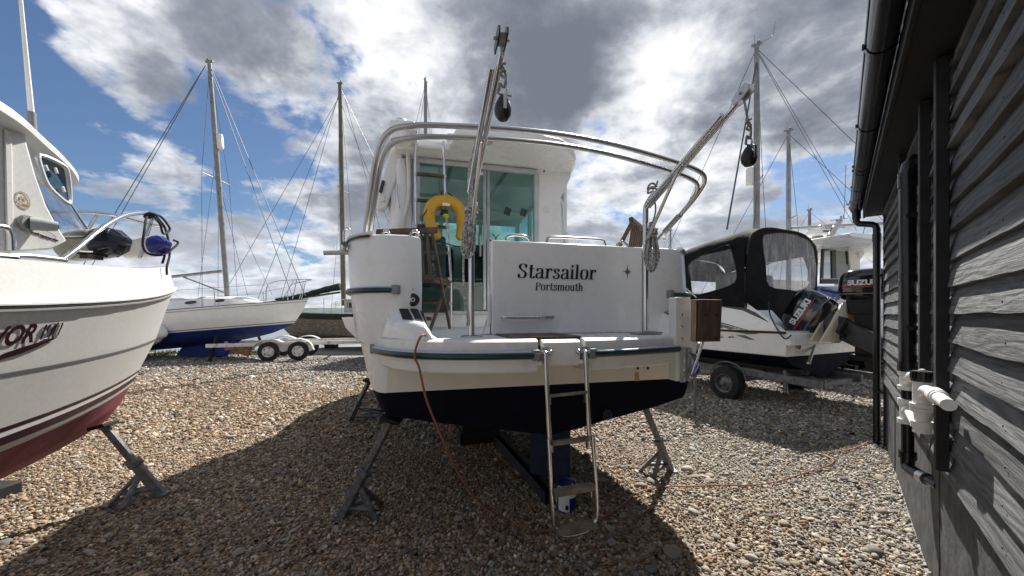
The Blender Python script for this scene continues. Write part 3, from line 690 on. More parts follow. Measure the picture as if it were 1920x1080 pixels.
# top capping with a dark seam on the quarters, and the split coaming lid
for sd in (-1, 1):
    g = G(); pts_ = [Vector((sd*(hp(y, 1.435 if sd < 0 else 1.435-.13*(1-.6*min(1, y/3)), 2.03)[0]-.02), y+.0, 2.034)) for y in (.05, .09, .14, .2, .28, .36, .5, .9, 1.4)]
    g.tube(pts_, .026, 8, flat=.6); g.obj('coaming_cap', WHITEP if sd < 0 else GEL, cruiser)
    g = G(); g.tube([p+Vector((sd*.022, -.012, -.022)) for p in pts_], .008, 6); g.obj('cap_gasket', BLACKP, cruiser)
# green-insert rubbing strakes
def strake(pts, endcaps=(True, True), name='rub_rail', r=.019):
    g = G(); g.tube(pts, [r*1.25]*len(pts), 8); o = g.obj(name, ALUP, cruiser)
    P_ = [Vector(p) for p in pts]; cen = Vector((0, 1.2, 0)); q_ = []
    for p in P_:
        d = Vector((p.x-cen.x, p.y-cen.y, 0)).normalized(); q_.append(p+d*.0105+Vector((0, 0, -.002)))
    G().tube(q_, r*.98, 10).obj('rail_insert', GREEN, o)
    for f_, a, b in ((endcaps[0], P_[0], P_[1]), (endcaps[1], P_[-1], P_[-2])):
        if f_:
            d = (b-a).normalized(); g = G(); g.beam(a-d*.035, a+d*.012, .052, .060); g.obj('rail_end_cap', GREYP, o, bevel=.006)
    return o
qp = [Vector((-(hp(y, 1.405, 1.66)[0]+.016), y-.012, 1.662)) for y in (1.6, .9, .5, .36, .28, .2, .14, .09, .05, .02)]+[Vector((-1.10, -.018, 1.662))]
strake(qp, (False, True))
qs = [Vector((hp(y, 1.32, 1.66)[0]+.016, y-.012, 1.662)) for y in (1.6, .9, .5, .36, .28, .2, .14, .09, .05, .02)]+[Vector((.98, -.018, 1.662))]
strake(qs, (False, True))

# --- bathing platform with ladder slots
EDGE = smooth_pts([(-1.235, .16, 0), (-1.20, .02, 0), (-1.14, -.12, 0), (-1.03, -.29, 0), (-.86, -.425, 0), (-.6, -.505, 0), (-.28, -.535, 0), (.0, -.535, 0), (.3, -.505, 0), (.6, -.43, 0), (.85, -.335, 0), (1.03, -.22, 0), (1.15, -.08, 0), (1.21, .04, 0), (1.235, .16, 0)], 8)
def clip_edge(a, b):
    out = [p for p in EDGE if a < p.x < b]
    def ip(x):
        for p, q_ in zip(EDGE, EDGE[1:]):
            if p.x <= x <= q_.x: return p.lerp(q_, (x-p.x)/(q_.x-p.x))
    s0 = [ip(a)] if ip(a) else []; s1 = [ip(b)] if ip(b) else []
    return s0+out+s1
def enorm(p, P_, i):
    t_ = (P_[min(i+1, len(P_)-1)]-P_[max(i-1, 0)]).normalized(); return Vector((t_.y, -t_.x, 0))
ZT = 1.360
def platform(a, b, name, zt=ZT, zb=1.168, parent=None):
    P_ = clip_edge(a, b); g = G(); rows = []
    for i, p in enumerate(P_):
        n = enorm(p, P_, i)
        if n.y > 0 and abs(p.x) < 1: n = -n
        back = Vector((p.x*.985, .17, 0)); q_ = p-n*.05
        if q_.y > .165: q_ = Vector((p.x*.985, .165, 0))
        rows.append([back+Vector((0, 0, zt)), q_+Vector((0, 0, zt)), p-n*.022+Vector((0, 0, zt-.004)), p-n*.006+Vector((0, 0, zt-.016)), p+Vector((0, 0, zt-.036)), p-n*.012+Vector((0, 0, zb+.01)), p-n*.02+Vector((0, 0, zb)), back+Vector((0, 0, zb))])
    g.grid(rows, closed=True); g.poly(rows[0]); g.poly(rows[-1])
    return g.obj(name, DECKW, parent or cruiser, ang=32)
plat = platform(-1.26, -.293, 'swim_platform'); platform(-.262, -.030, 'ladder_housing', ZT-.006, 1.20, plat); platform(.001, 1.26, 'platform_side', parent=plat)
G().box((-.146, -.40, 1.27), (.36, .16, .10)).obj('slot_well', BLACKP, plat)
for a, b, caps in ((-1.22, -.325, (True, True)), (.045, 1.22, (True, False))):
    P_ = clip_edge(a, b); strake([p-enorm(p, P_, i)*-.012+Vector((0, 0, 1.272)) for i, p in enumerate(P_)], caps, r=.021)
# cockpit sole, walkway, sill
G().box((0, .98, 1.348), (2.5, 1.70, .03)).obj('cockpit_sole', DECKW, cruiser)
# teak grating let into the platform
g = G()
for i in range(13): g.box((-.215, -.455+i*.0325, ZT+.0065), (.44, .015, .010))
for i in range(14): g.box((-.428+i*.0328, -.26, ZT+.0055), (.015, .405, .010))
gr_ = g.obj('teak_grating', TEAKG, plat); G().box((-.215, -.26, ZT+.0006), (.455, .42, .0018)).obj('grating_backing', BLACKP, plat)  # thin black sheet under the slats, seen through their gaps

# --- transom gate with the boat's name
gate = G().box((.143, .052, 1.692), (1.196, .10, .662)).obj('transom_gate', GEL, cruiser, bevel=.014, seg=3)
g = G(); g.prism([(-.462, .004, 1.366), (-.53, -.06, 1.366), (-.50, .02, 1.378), (-.462, .02, 1.50)], (0, .08, 0)); g.obj('gate_foot', GEL, gate, bevel=.006)
G().box((-.466, .03, 1.535), (.020, .055, .21)).obj('gate_hinge', WHITEP, gate, bevel=.006)
G().tube(smooth_pts([(-.378, -.002, 1.481), (-.366, -.026, 1.482), (-.30, -.036, 1.480), (-.15, -.036, 1.480), (-.10, -.026, 1.482), (-.085, -.002, 1.483)], 5), .010, 10).obj('grab_handle', STEEL, gate)
G().box((-.030, -.010, 1.484), (.075, .016, .022)).obj('latch', STEELD, gate, bevel=.006)
def stroke_text(specs, size, slant, th, tn):
    """serif letters drawn with a broad pen: upright strokes thick, level ones thin"""
    V, Fc = [], []
    st = {'n': 0}
    def ribbon(pts, sm, wmul=1.0, taper=None):
        P_ = smooth_pts([(p[0], p[1], 0) for p in pts], 7) if sm else [Vector((p[0], p[1], 0)) for p in pts]
        zo = .00012*st['n']; st['n'] += 1; base = len(V)
        for i, p in enumerate(P_):
            t_ = (P_[min(i+1, len(P_)-1)]-P_[max(i-1, 0)]).normalized(); n = Vector((-t_.y, t_.x, 0))
            w_ = (tn+(th-tn)*abs(t_.y)**1.5)*.5*wmul
            if taper: w_ *= taper(i/(len(P_)-1))
            V.extend([p+n*w_+Vector((0, 0, zo)), p-n*w_+Vector((0, 0, zo))])
        for i in range(len(P_)-1): Fc.append((base+2*i, base+2*i+1, base+2*i+3, base+2*i+2))
    def disc(x, y, r):
        zo = .00012*st['n']; st['n'] += 1; b = len(V); V.extend([Vector((x+r*math.cos(k*math.pi/7), y+r*math.sin(k*math.pi/7), zo)) for k in range(14)]); Fc.append(tuple(range(b, b+14)))
    x = 0
    def serif(cx, y, w_=.17): ribbon([(x+cx-w_/2, y), (x+cx+w_/2, y)], False, 1.25)
    for ch in specs:
        r_ = lambda pts, sm=True, wm=1.0: ribbon([(x+a, b) for a, b in pts], sm, wm)
        if ch == 'S':
            r_([(.43, .53), (.39, .645), (.28, .69), (.17, .665), (.115, .56), (.16, .45), (.28, .36), (.39, .27), (.425, .16), (.36, .04), (.24, .0), (.12, .04), (.075, .17)], True, 1.05); r_([(.43, .50), (.43, .70)], False, .45); r_([(.075, .0), (.075, .2)], False, .45); adv = .53
        elif ch == 's':
            r_([(.30, .37), (.27, .465), (.19, .495), (.11, .46), (.10, .38), (.17, .29), (.27, .23), (.315, .14), (.27, .03), (.18, .0), (.09, .03), (.06, .13)], True, .92); r_([(.305, .35), (.305, .50)], False, .4); r_([(.06, .0), (.06, .15)], False, .4); adv = .395
        elif ch == 't': r_([(.15, .66), (.15, .12), (.19, .01), (.28, .02), (.33, .09)]); r_([(.03, .482), (.30, .482)], False, 1.3); adv = .35
        elif ch == 'a': r_([(.10, .38), (.14, .475), (.24, .497), (.34, .44), (.36, .33), (.36, .10), (.40, .01), (.46, .03)]); disc(x+.115, .385, .048); r_([(.36, .29), (.22, .265), (.10, .20), (.075, .11), (.13, .01), (.24, .01), (.36, .11)], True, .95); adv = .49
        elif ch == 'r': r_([(.13, .49), (.13, 0)], False); serif(.13, .015, .25); serif(.085, .485, .13); r_([(.14, .33), (.20, .455), (.28, .495), (.335, .46)]); disc(x+.335, .435, .055); adv = .405
        elif ch == 'i': r_([(.12, .49), (.12, 0)], False); serif(.12, .015, .24); serif(.075, .485, .13); disc(x+.115, .655, .064); adv = .255
        elif ch == 'l': r_([(.12, .74), (.12, 0)], False); serif(.12, .015, .24); serif(.075, .735, .13); adv = .255
        elif ch == 'o': r_([(.25, .497), (.13, .45), (.085, .25), (.13, .05), (.25, .003), (.37, .05), (.415, .25), (.37, .45), (.25, .497)]); adv = .50
        elif ch == 'P': r_([(.14, .69), (.14, 0)], False, 1.1); serif(.14, .015, .28); r_([(.05, .677), (.28, .677), (.42, .64), (.47, .52), (.42, .40), (.28, .345), (.15, .345)]); adv = .535
        elif ch == 'm': 
            r_([(.12, .49), (.12, 0)], False); serif(.12, .015, .22); serif(.075, .485, .13)
            for q_ in (.12, .38): r_([(q_, .36), (q_+.08, .46), (q_+.17, .495), (q_+.245, .43), (q_+.26, .3)]); r_([(q_+.26, .32), (q_+.26, 0)], False); serif(q_+.26, .015, .20)
            adv = .775
        elif ch == 'u': r_([(.12, .49), (.12, .14), (.17, .02), (.26, .01), (.37, .12)]); r_([(.38, .49), (.38, .02)], False); serif(.07, .485, .14); serif(.34, .485, .13); serif(.42, .012, .13); adv = .51
        elif ch == 'h': r_([(.12, .74), (.12, 0)], False); serif(.12, .015, .22); serif(.075, .735, .13); r_([(.12, .34), (.20, .455), (.29, .495), (.37, .43), (.385, .3)]); r_([(.385, .32), (.385, 0)], False); serif(.385, .015, .21); adv = .51
        x += adv
    W_ = max(v_.x for v_ in V)
    return [Vector(((v_.x+v_.y*slant)*size, v_.y*size, v_.z)) for v_ in V], Fc
def name_text(name, word, x0, x1, z, cap, th, tn):
    V, Fc = stroke_text(word, 1, .07, th, tn); w_ = max(v_.x for v_ in V)-min(v_.x for v_ in V); x_ = min(v_.x for v_ in V); sy = cap/.69; sx_ = (x1-x0)/w_
    return place_text(name, (V, Fc), lambda v_: Vector((x0+(v_.x-x_)*sx_, -.0022-v_.z, z+v_.y*sy)), LETTER, gate)
name_text('name_lettering', 'Starsailor', -.268, .343, 1.762, .098, .118, .030)
name_text('port_lettering', 'Portsmouth', -.137, .232, 1.676, .054, .112, .034)
g = G(); g2 = G()
for k in range(8):
    a = k*math.pi/4; L_ = (.052 if k % 4 == 0 else .047 if k % 2 == 0 else .028); c = Vector((.606, -.0022, 1.828))
    tip = c+Vector((math.sin(a), 0, math.cos(a)))*L_*(1.15 if k % 4 == 0 else .9)
    for sg, gg in ((1, g), (-1, g2)):
        b = a+sg*math.pi/8; s_ = c+Vector((math.sin(b), 0, math.cos(b)))*.0135; gg.poly([c, tip, s_])
g.obj('star_emblem', LETTER, gate, flat=True, recalc=False); g2.obj('star_emblem_shade', STARM, gate, flat=True, recalc=False)
# hand hoops along the transom top
def hoop(x0, x1, h, y=.06, z=2.02, r=.0105, lean=0, par=None):
    g = G(); g.tube(smooth_pts([(x0, y, z), (x0+.008, y, z+h*.6), (x0+.04, y+lean, z+h), ((x0+x1)/2, y+lean, z+h+.004), (x1-.04, y+lean, z+h), (x1-.008, y, z+h*.6), (x1, y, z)], 5), r, 10); return g.obj('hand_rail', STEEL, par or gate)
hoop(-.345, -.155, .052); hoop(-.03, .455, .055, .065); hoop(.28, .42, .038, .30); hoop(.56, .66, .05, .08)
hoop(-1.0, -.94, .035, .05, 2.03, .007, par=cruiser); hoop(-1.18, -1.13, .03, .07, 2.03, .007, par=cruiser)
# moulded quarter steps with black grip pads, shore-power dial
def edge_y(x):
    for p, q_ in zip(EDGE, EDGE[1:]):
        if p.x <= x <= q_.x: return p.lerp(q_, (x-p.x)/max(1e-6, q_.x-p.x)).y
    return .1
def curve1(tab, x):
    for (a, fa), (b, fb) in zip(tab, tab[1:]):
        if a <= x <= b: t_ = (x-a)/(b-a); t_ = t_*t_*(3-2*t_)*.5+t_*.5; return fa+(fb-fa)*t_
    return tab[-1][1] if x > tab[-1][0] else tab[0][1]
FX = [(-1.175, .0), (-1.160, .55), (-1.13, .86), (-1.06, 1.0), (-.96, .97), (-.915, .86), (-.892, .55), (-.872, .22), (-.845, .05), (-.815, 0)]
FV = [(0, 0), (.03, .26), (.08, .43), (.16, .53), (.28, .61), (.6, .80), (1, 1)]
def quarter_step(sd):
    def S(x, v, off=0):
        yf = edge_y(x*1.0)+.035; y = yf+(.012-yf)*v if yf < 0 else .012
        return Vector((-sd*x if sd > 0 else x, y, ZT-.004+(.186+off)*curve1(FX, x)*curve1(FV, v)+(off*.6)))
    xs_ = np.concatenate([np.linspace(-1.175, -1.06, 14), np.linspace(-1.05, -.93, 8), np.linspace(-.92, -.815, 16)]); vs_ = np.concatenate([np.linspace(0, .2, 10), np.linspace(.25, 1, 8)])
    g = G(); g.grid([[S(x, v) for v in vs_] for x in xs_]); st = g.obj('quarter_step', GEL, cruiser, ang=70)
    for a0, a1, b0, b1 in ((-1.075, -1.015, -1.045, -.980), (-1.005, -.950, -.968, -.922), (-.940, -.918, -.912, -.897)):
        g = G(); g.grid([[S(a0+(b0-a0)*f+((a1-a0)+((b1-b0)-(a1-a0))*f)*k/5, .97-.70*f, .003) for f in np.linspace(0, 1, 9)] for k in range(6)]); g.obj('grip_pad', BLACKV if sd < 0 else GREYV, st, ang=80)
quarter_step(-1); quarter_step(1)
dial = Vector((-1.0, -.002, 1.655)); dial = Vector((BF.at(774, 562, y=.0).x, .004, BF.at(774, 562, y=.0).z))
g = G(); g.lathe([(0, 0), (.043, 0), (.043, .007), (.039, .010), (.016, .010), (.014, .005), (0, .005)], dial, (0, -1, 0), 22); dl = g.obj('fuel_filler', BLACKP, cruiser)
G().lathe([(.010, .005), (.0145, .0105), (.0125, .012), (.008, .010)], dial, (0, -1, 0), 16).obj('filler_ring', WHITEP, dl)
for k in range(4): G().ball(dial+Vector((.034*math.cos(k*1.57+.8), -.010, .034*math.sin(k*1.57+.8))), .0035, 1).obj('screw', STEEL, dl)
place_text('filler_lettering', text_verts('DIESEL', .022), plane_fn((dial.x-.052, -.0035, dial.z+.062), (1, 0, 0), (0, 0, 1)), mat('faded_grey_print', (.30, .30, .31)), cruiser)
fl = BF.at(707, 580, y=.06); G().box((fl.x+.0, fl.y-.0, fl.z), (.030, .026, .030)).obj('vent_skin_fitting', WHITEP, cruiser, bevel=.006)

# --- boarding ladder hanging from the platform edge
lad = G(); LY = -.568
def lx(x, z): return x+.050*(1.29-z)
top = []
for x in (-.262, -.016): lad.tube([(lx(x, 1.295), LY+.03, 1.30), (lx(x, 1.285), LY, 1.29), (lx(x, .735), LY-.0, .735)], .0135, 12)
lo_ = smooth_pts([(lx(-.262, .80)-.012, LY-.022, .80), (lx(-.262, .32)-.012, LY-.022, .36), (lx(-.25, .27), LY-.022, .285), (lx(-.20, .24), LY-.022, .248), (lx(-.08, .24), LY-.022, .255), (lx(-.03, .27), LY-.022, .292), (lx(-.016, .32)+.012, LY-.022, .37), (lx(-.016, .80)+.012, LY-.022, .80)], 6)
lad.tube(lo_, .0115, 12)
ldo = lad.obj('boarding_ladder', STEEL, cruiser)
for z, dy, w_, h_, d_ in ((1.045, 0, .225, .016, .045), (.775, 0, .225, .022, .055), (.505, -.022, .245, .034, .07), (.288, -.022, .22, .030, .085)):
    G().box((lx(-.139, z), LY+dy, z), (w_, d_, h_), Euler((R(-8), R(-2.5), 0))).obj('step', TEAKG, ldo, bevel=.004)
    for sx_ in (-.108, .108):
        if z > .4: G().box((lx(-.139+sx_, z-.03), LY+dy+.004, z-.03), (.006, .02, .05)).obj('step_bracket', STEELD, ldo)
for x in (-.262, -.016):
    g = G(); g.cyl((x-.04, LY+.012, 1.285), (x+.035, LY+.012, 1.285), .010, 10); g.ball((x-.038, LY+.012, 1.285), .018, 2); g.ball((x+.035, LY+.012, 1.285), .014, 2); g.box((x, LY+.035, 1.30), (.03, .05, .03)); g.obj('hinge', STEEL, ldo)
for x, s_ in ((-.29, 1), (-.035, 1)): G().ball((x+.01, -.535, 1.222), .017, 2).obj('ladder_buffer', WHITEP, plat)
# --- drain outlets and thruster seen under the platform
for px_ in (1195, 1214):
    p = BF.at(px_, 690, y=-.004); g = G(); g.lathe([(.012, 0), (.024, 0), (.024, .008), (.014, .010), (.012, .0)], p, (0, -1, 0), 16); g.obj('drain_outlet', WHITEP, cruiser)
    G().lathe([(0, .002), (.013, .002)], p, (0, -1, 0), 12).obj('drain_bore', BLACKP, cruiser)
p = BF.at(1194, 707, y=-.003); g = G(); g.poly([(p.x-.017, -.0032, p.z+.035), (p.x+.017, -.0032, p.z+.035), (p.x+.024, -.0032, p.z-.03), (p.x-.02, -.0032, p.z-.03)]); g.obj('rust_stain', mat('rust_streak', (.42, .25, .09), .8, col2=(.60, .48, .28), scale=30), cruiser)
p = BF.at(1138, 777, y=-.004); g = G(); g.lathe([(.0, 0), (.040, 0), (.040, .012), (.026, .016), (.018, .006), (0, .006)], p, (0, -1, 0), 20); g.obj('outlet_flange', NAVYL, cruiser)
# --- keel, rudder, propeller
g = G(); g.prism([(-.07, 1.0, .64), (-.07, 1.5, .30), (-.07, 5.4, .26), (-.07, 6.6, .62)], (.14, 0, 0)); g.obj('keel', NAVY, cruiser, bevel=.03)
ru = BF.at(1031, 835, y=.45)
g = G(); g.box((0, 0, .43), (.045, .36, .62)); o = g.obj('rudder', NAVYL, cruiser, bevel=.012); o.location = (ru.x, .45, 0); o.rotation_euler = (0, 0, R(48))
G().cyl((ru.x, .45, .60), (ru.x, .45, .80), .022).obj('rudder_stock', STEELD, cruiser)
g = G(); g.cyl((ru.x-.02, .70, .56), (ru.x-.03, 1.6, .66), .018); g.lathe([(0, -.06), (.03, -.04), (.036, .04), (0, .06)], (ru.x-.02, .72, .56), (0, 1, 0), 14)
for k in range(3):
    a = k*2.094+.3; d = Vector((math.cos(a), .0, math.sin(a))); u_ = Vector((-d.z, .5, d.x)).normalized(); c = Vector((ru.x-.02, .72, .56))
    g.prism([c+d*.03-u_*.02, c+d*.10-u_*.065, c+d*.17-u_*.045, c+d*.18+u_*.03, c+d*.10+u_*.06, c+d*.03+u_*.02], (0, .008, 0))
g.obj('propeller', mat('dull_bronze', (.30, .26, .20), .5, .7), cruiser)

# --- davits: post, arm of twin tubes leaning aft, brace, sheave head
def davit(x, tipz, flange):
    g = G(); by, bz, yb = -.23, 2.24, -1.035
    g.tube(smooth_pts([(x, by, ZT), (x, by, 1.8), (x, by, bz-.05), (x, by-.015, bz+.03), (x, by-.10, bz+.09)], 5), .0195, 14)
    o = g.obj('davit', STEEL, cruiser)
    g = G()
    for dx in (-.016, .016): g.tube([(x+dx, by-.02, bz+.02), (x+dx, yb+(.10 if dx < 0 else .03), tipz-(.045 if dx < 0 else .015))], .0145, 12)
    g.obj('davit_arm', STEEL, o)
    m_ = Vector((x, by-.36, bz+.16+.02)); G().cyl((x, by-.012, 2.02), m_, .011, 10).obj('davit_brace', STEEL, o)
    if flange: G().lathe([(0, 0), (.070, 0), (.066, .008), (.022, .012), (.0, .012)], (x, by, ZT+.001), n=26).obj('base_flange', STEELD, o)
    else:
        g = G(); g.box((x, by, ZT+.010), (.19, .11, .016)); g.cyl((x-.06, by-.05, ZT+.02), (x+.10, by-.05, ZT+.02), .009, 10); g.obj('base_plate', STEELD, o, bevel=.004)
    g = G(); hd = Vector((x, yb-.02, tipz)); ax_ = Vector((0, -.80, .36)).normalized()
    for dx in (-.017, .017):
        sec = [hd+Vector((dx-.003, 0, 0))+ax_*a*.8+Vector((0, .36, .80))*b*.9 for a, b in ((-.07, -.02), (-.07, .022), (.0, .040), (.05, .030), (.065, .0), (.05, -.03), (.0, -.035))]
        g.prism(sec, (.006, 0, 0))
    g.obj('sheave_cheek', BLACKP if flange else ALUP, o)
    G().cyl(hd+Vector((-.014, 0, 0)), hd+Vector((.014, 0, 0)), .026, 18).obj('sheave', GREYP, o); G().cyl(hd+Vector((-.034, 0, 0)), hd+Vector((.034, 0, 0)), .007, 10).obj('sheave_pin', STEELD, o)
    return hd
tipL = davit(-.63, 2.645, True); tipR = davit(.61, 2.60, False)
# --- outboard bracket on the starboard platform edge, with its timber pad
g = G(); g.box((.775, -.405, 1.335), (.115, .016, .56)); g.box((.722, -.375, 1.335), (.010, .075, .56)); bk = g.obj('engine_bracket', WHITEP, cruiser, bevel=.003)
g = G(); g.prism([(.825, -.40, 1.60), (.825, -.40, 1.06), (.83, -.46, 1.25), (.83, -.485, 1.34), (.83, -.485, 1.60)], (.012, .01, 0)); g.obj('side_plate', WHITEP, bk)
for i in range(4): G().lathe([(0, 0), (.011, 0), (.011, .007), (.006, .011), (0, .011)], (.758, -.413, 1.585-i*.083), (0, -1, 0), 10).obj('bolt', STEEL, bk)
g = G(); g.box((.766, -.418, 1.165), (.040, .010, .235)); g.box((.812, -.422, 1.165), (.030, .018, .225)); g.obj('pivot_strip', STEELD, bk, bevel=.002)
for i in range(4): G().lathe([(0, 0), (.008, 0), (.006, .006), (0, .006)], (.766, -.424, 1.262-i*.066), (0, -1, 0), 8).obj('bolt', STEEL, bk)
for z in (1.225, 1.095):
    g = G(); g.cyl((.795, -.445, z), (.845, -.445, z), .013, 12)
    for k in range(6): g.cyl((.798+k*.008, -.445, z), (.801+k*.008, -.445, z), .019, 12)
    g.obj('spring_coil', STEELD, bk); G().tube(smooth_pts([(.82, -.45, z), (.84, -.46, z+.04), (.855, -.465, z+.075)], 4), .004, 6).obj('spring_arm', STEELD, bk)
G().cyl((.885, -.47, 1.33), (.80, -.45, 1.08), .010, 10).obj('lift_strut', STEEL, bk)
G().box((.882, -.510, 1.462), (.172, .045, .275), Euler((R(4), 0, R(-4)))).obj('engine_pad', OAK, bk, bevel=.004)
G().box((.782, -.500, 1.462), (.024, .050, .273), Euler((R(4), 0, R(-30)))).obj('pad_ply_edge', OAKE, bk)
for dx in (.045, -.035):
    for dz in (.035, -.115): G().lathe([(0, 0), (.009, 0), (.009, .003), (0, .003)], (.882+dx, -.534-dx*.07+dz*-.07, 1.462+dz), (0, -1, 0), 10).obj('pad_bolt', BLACKP, bk)

# --- stainless arch over the cockpit: twin tubes
arch = [(-1.30, .17, 2.03), (-1.255, .06, 2.28), (-1.21, -.02, 2.50), (-1.13, -.13, 2.625), (-.98, -.18, 2.662), (-.74, -.18, 2.690), (-.39, -.18, 2.715), (0, -.18, 2.722), (.385, -.18, 2.700), (.82, -.18, 2.640), (1.10, -.17, 2.588), (1.205, -.12, 2.545), (1.222, -.04, 2.478), (1.20, .06, 2.39), (1.14, .32, 2.19), (1.09, .46, 2.05)]
G().tube(smooth_pts(arch, 6), .0175, 12).obj('arch_tube', STEELD, cruiser)
G().tube(smooth_pts([(x*.985+.0, y+.055, z-.045) for x, y, z in arch], 6), .0165, 12).obj('arch_tube', STEELD, cruiser)
G().cyl((1.165, .12, 2.325), (1.125, .26, 2.215), .0225, 12).obj('arch_hinge', GREYP, cruiser)
g = G(); g.tube(smooth_pts([(-1.47, .42, 1.985), (-1.45, .30, 1.98), (-1.43, .20, 1.98)], 4), .019, 10); g.obj('rod_holder', STEEL, cruiser)
p0 = BF.at(607, 474, y=.35); p1 = BF.at(652, 473, y=.35); G().cyl(p0, p1, .017, 12).obj('boarding_rail_end', ALUP, cruiser)
G().tube(smooth_pts([BF.at(a, b, y=.35) for a, b in ((648, 470), (644, 440), (650, 428), (657, 432), (659, 444))], 5), .008, 8).obj('mooring_hoop', STEEL, cruiser)
G().cyl((1.02, .55, 2.03), (1.045, .52, 2.14), .016, 10).obj('rod_holder', STEELD, cruiser)

# --- cabin: aft bulkhead with sliding glass doors, pillars, roof with ladder hatch
YB = 1.83
def pillar(pts, name):
    g = G(); g.prism([(x, YB, z) for x, z in pts], (0, .16, 0)); return g.obj(name, GEL, cruiser, bevel=.018, seg=3)
pillar([(-.985, 1.36), (-.985, 3.26), (-1.20, 3.26), (-1.215, 2.95), (-1.22, 2.6), (-1.27, 2.3), (-1.33, 1.98), (-1.33, 1.36)], 'bulkhead_side')
pillar([(.50, 1.36), (.50, 3.30), (.955, 3.30), (.93, 3.21), (.86, 3.06), (.80, 2.95), (.815, 2.70), (.83, 2.45), (.90, 2.15), (.95, 1.98), (.95, 1.36)], 'bulkhead_side')
G().box((-.245, YB+.06, 3.285), (1.53, .12, .07)).obj('door_header', GEL, cruiser); G().box((-.245, YB+.06, 1.43), (1.53, .14, .16)).obj('door_sill', GEL, cruiser, bevel=.01)
G().tube(smooth_pts([BF.at(a, b, y=YB-.06) for a, b in ((764, 280), (766, 320), (765, 370), (755, 410), (738, 432), (727, 447))], 5), .022, 12).obj('drain_hose', WHITEP, cruiser)
g = G(); g.prism([BF.at(a, b, y=YB-.03) for a, b in ((748, 262), (733, 275), (718, 330), (706, 380), (705, 391), (712, 394), (724, 388), (738, 350), (756, 300))], (0, .16, 0)); sw_ = g.obj('side_wing', GEL, cruiser, bevel=.03, seg=3)
g = G(); g.box(BF.at(716, 350, y=YB-.05), (.035, .03, .14), Euler((0, R(14), 0))); g.obj('side_window_slot', WINDK, sw_, bevel=.01); G().box(BF.at(717, 372, y=YB-.07), (.05, .05, .06)).obj('wing_bracket', WHITEP, sw_, bevel=.008)
def col_panel(): 
    g = G(); a0 = [BF.at(a, b, y=YB-.02) for a, b in ((752, 300), (754, 345), (750, 400), (742, 440))]
    g.tube(smooth_pts(a0, 4), [.045, .055, .06, .062, .064, .064, .066, .068, .07, .072, .074, .078, .08], 14); g.obj('pillar_moulding', GEL, cruiser)
col_panel()
G().tube(smooth_pts([BF.at(a, b, y=YB-.10) for a, b in ((745, 345), (744, 360), (747, 385), (749, 390))], 4), .008, 8).obj('grab_rail', STEEL, cruiser)
G().tube(smooth_pts([BF.at(a, b, y=YB+.02) for a, b in ((1049, 370), (1056, 385), (1057, 405), (1056, 413))], 4), .012, 8).obj('grab_rail', WHITEP, cruiser)
b0 = BF.at(1025, 393, y=YB-.006); G().box(b0, (.075, .012, .075)).obj('switch_cover', WHITEP, cruiser, bevel=.008)
b0 = BF.at(1020, 321, y=YB-.004); G().lathe([(0, 0), (.014, 0), (.014, .006), (0, .008)], b0, (0, -1, 0), 12).obj('deck_filler', GREYP, cruiser)
# aluminium frame
DZ0, DZ1, DX0, DX1 = 1.51, 3.25, -.975, .49
dfm = G()
for x in (DX0+.025, DX1-.022): dfm.box((x, YB-.012, (DZ0+DZ1)/2), (.05, .07, DZ1-DZ0))
dfm.box(((DX0+DX1)/2, YB-.012, DZ1-.022), (DX1-DX0-.1, .066, .05)); dfm.box(((DX0+DX1)/2, YB-.012, DZ0+.012), (DX1-DX0-.1, .066, .045))
door = dfm.obj('door_frame', ALUP, cruiser, bevel=.005)
for x, yy in ((-.165, -.02), (-.115, .012)):
    G().box((x, YB+yy, (DZ0+DZ1)/2), (.035, .03, DZ1-DZ0-.09)).obj('door_stile', ALU, door, bevel=.003)
G().box((-.92, YB-.025, (DZ0+DZ1)/2), (.03, .02, DZ1-DZ0-.09)).obj('door_stile', ALU, door)
G().box((-.545, YB-.020, (DZ0+DZ1)/2), (.75, .006, DZ1-DZ0-.09)).obj('door_glass', TEAL, door); G().box((.17, YB+.012, (DZ0+DZ1)/2), (.565, .006, DZ1-DZ0-.09)).obj('door_glass', TEAL, door)
G().box((-.22, YB-.045, 2.30), (.02, .03, .24)).obj('door_handle', STEELD, door, bevel=.004)
st0 = BF.at(905, 322, y=YB-.03); g = G(); g.box((st0.x, YB-.027, st0.z), (.072, .003, .075)); sk = g.obj('window_sticker', WHITEV, door)
g = G(); g.box((st0.x-.016, YB-.030, st0.z+.012), (.018, .002, .040)); g.box((st0.x+.008, YB-.030, st0.z+.022), (.03, .002, .016)); g.box((st0.x+.012, YB-.0301, st0.z+.002), (.018, .002, .018), Euler((0, .6, 0))); g.obj('sticker_print', BLACKP, sk, flat=True)
# cabin shell
cb = G()
for sx_, xx in ((-1, -1.24), (1, .93)):
    cb.box((xx, 3.1, 1.95), (.05, 2.3, 1.2)); cb.box((xx-.03*sx_, 3.1, 3.24), (.05, 2.3, .10))
    for yy in (2.0, 2.75, 3.5, 4.22): cb.box((xx-.015*sx_, yy, 2.88), (.045, .075, .70))
cb.box((-.15, 4.30, 2.05), (2.2, .06, 1.35)); cb.box((-.15, 4.12, 3.24), (2.2, .06, .12))
for xx in (-1.2, -.50, .20, .88): cb.beam((xx, 4.30, 2.7), (xx, 4.12, 3.22), .06, .05)
shell = cb.obj('cabin_shell', GEL, cruiser)
for xx in (-1.235, .925): G().box((xx, 3.1, 2.88), (.006, 2.2, .66)).obj('side_window', TEAL, shell)
g = G(); g.prism([(-1.2, 4.295, 2.70), (.88, 4.295, 2.70), (.88, 4.115, 3.21), (-1.2, 4.115, 3.21)], (0, .006, .002)); g.obj('windscreen', TEAL, shell)
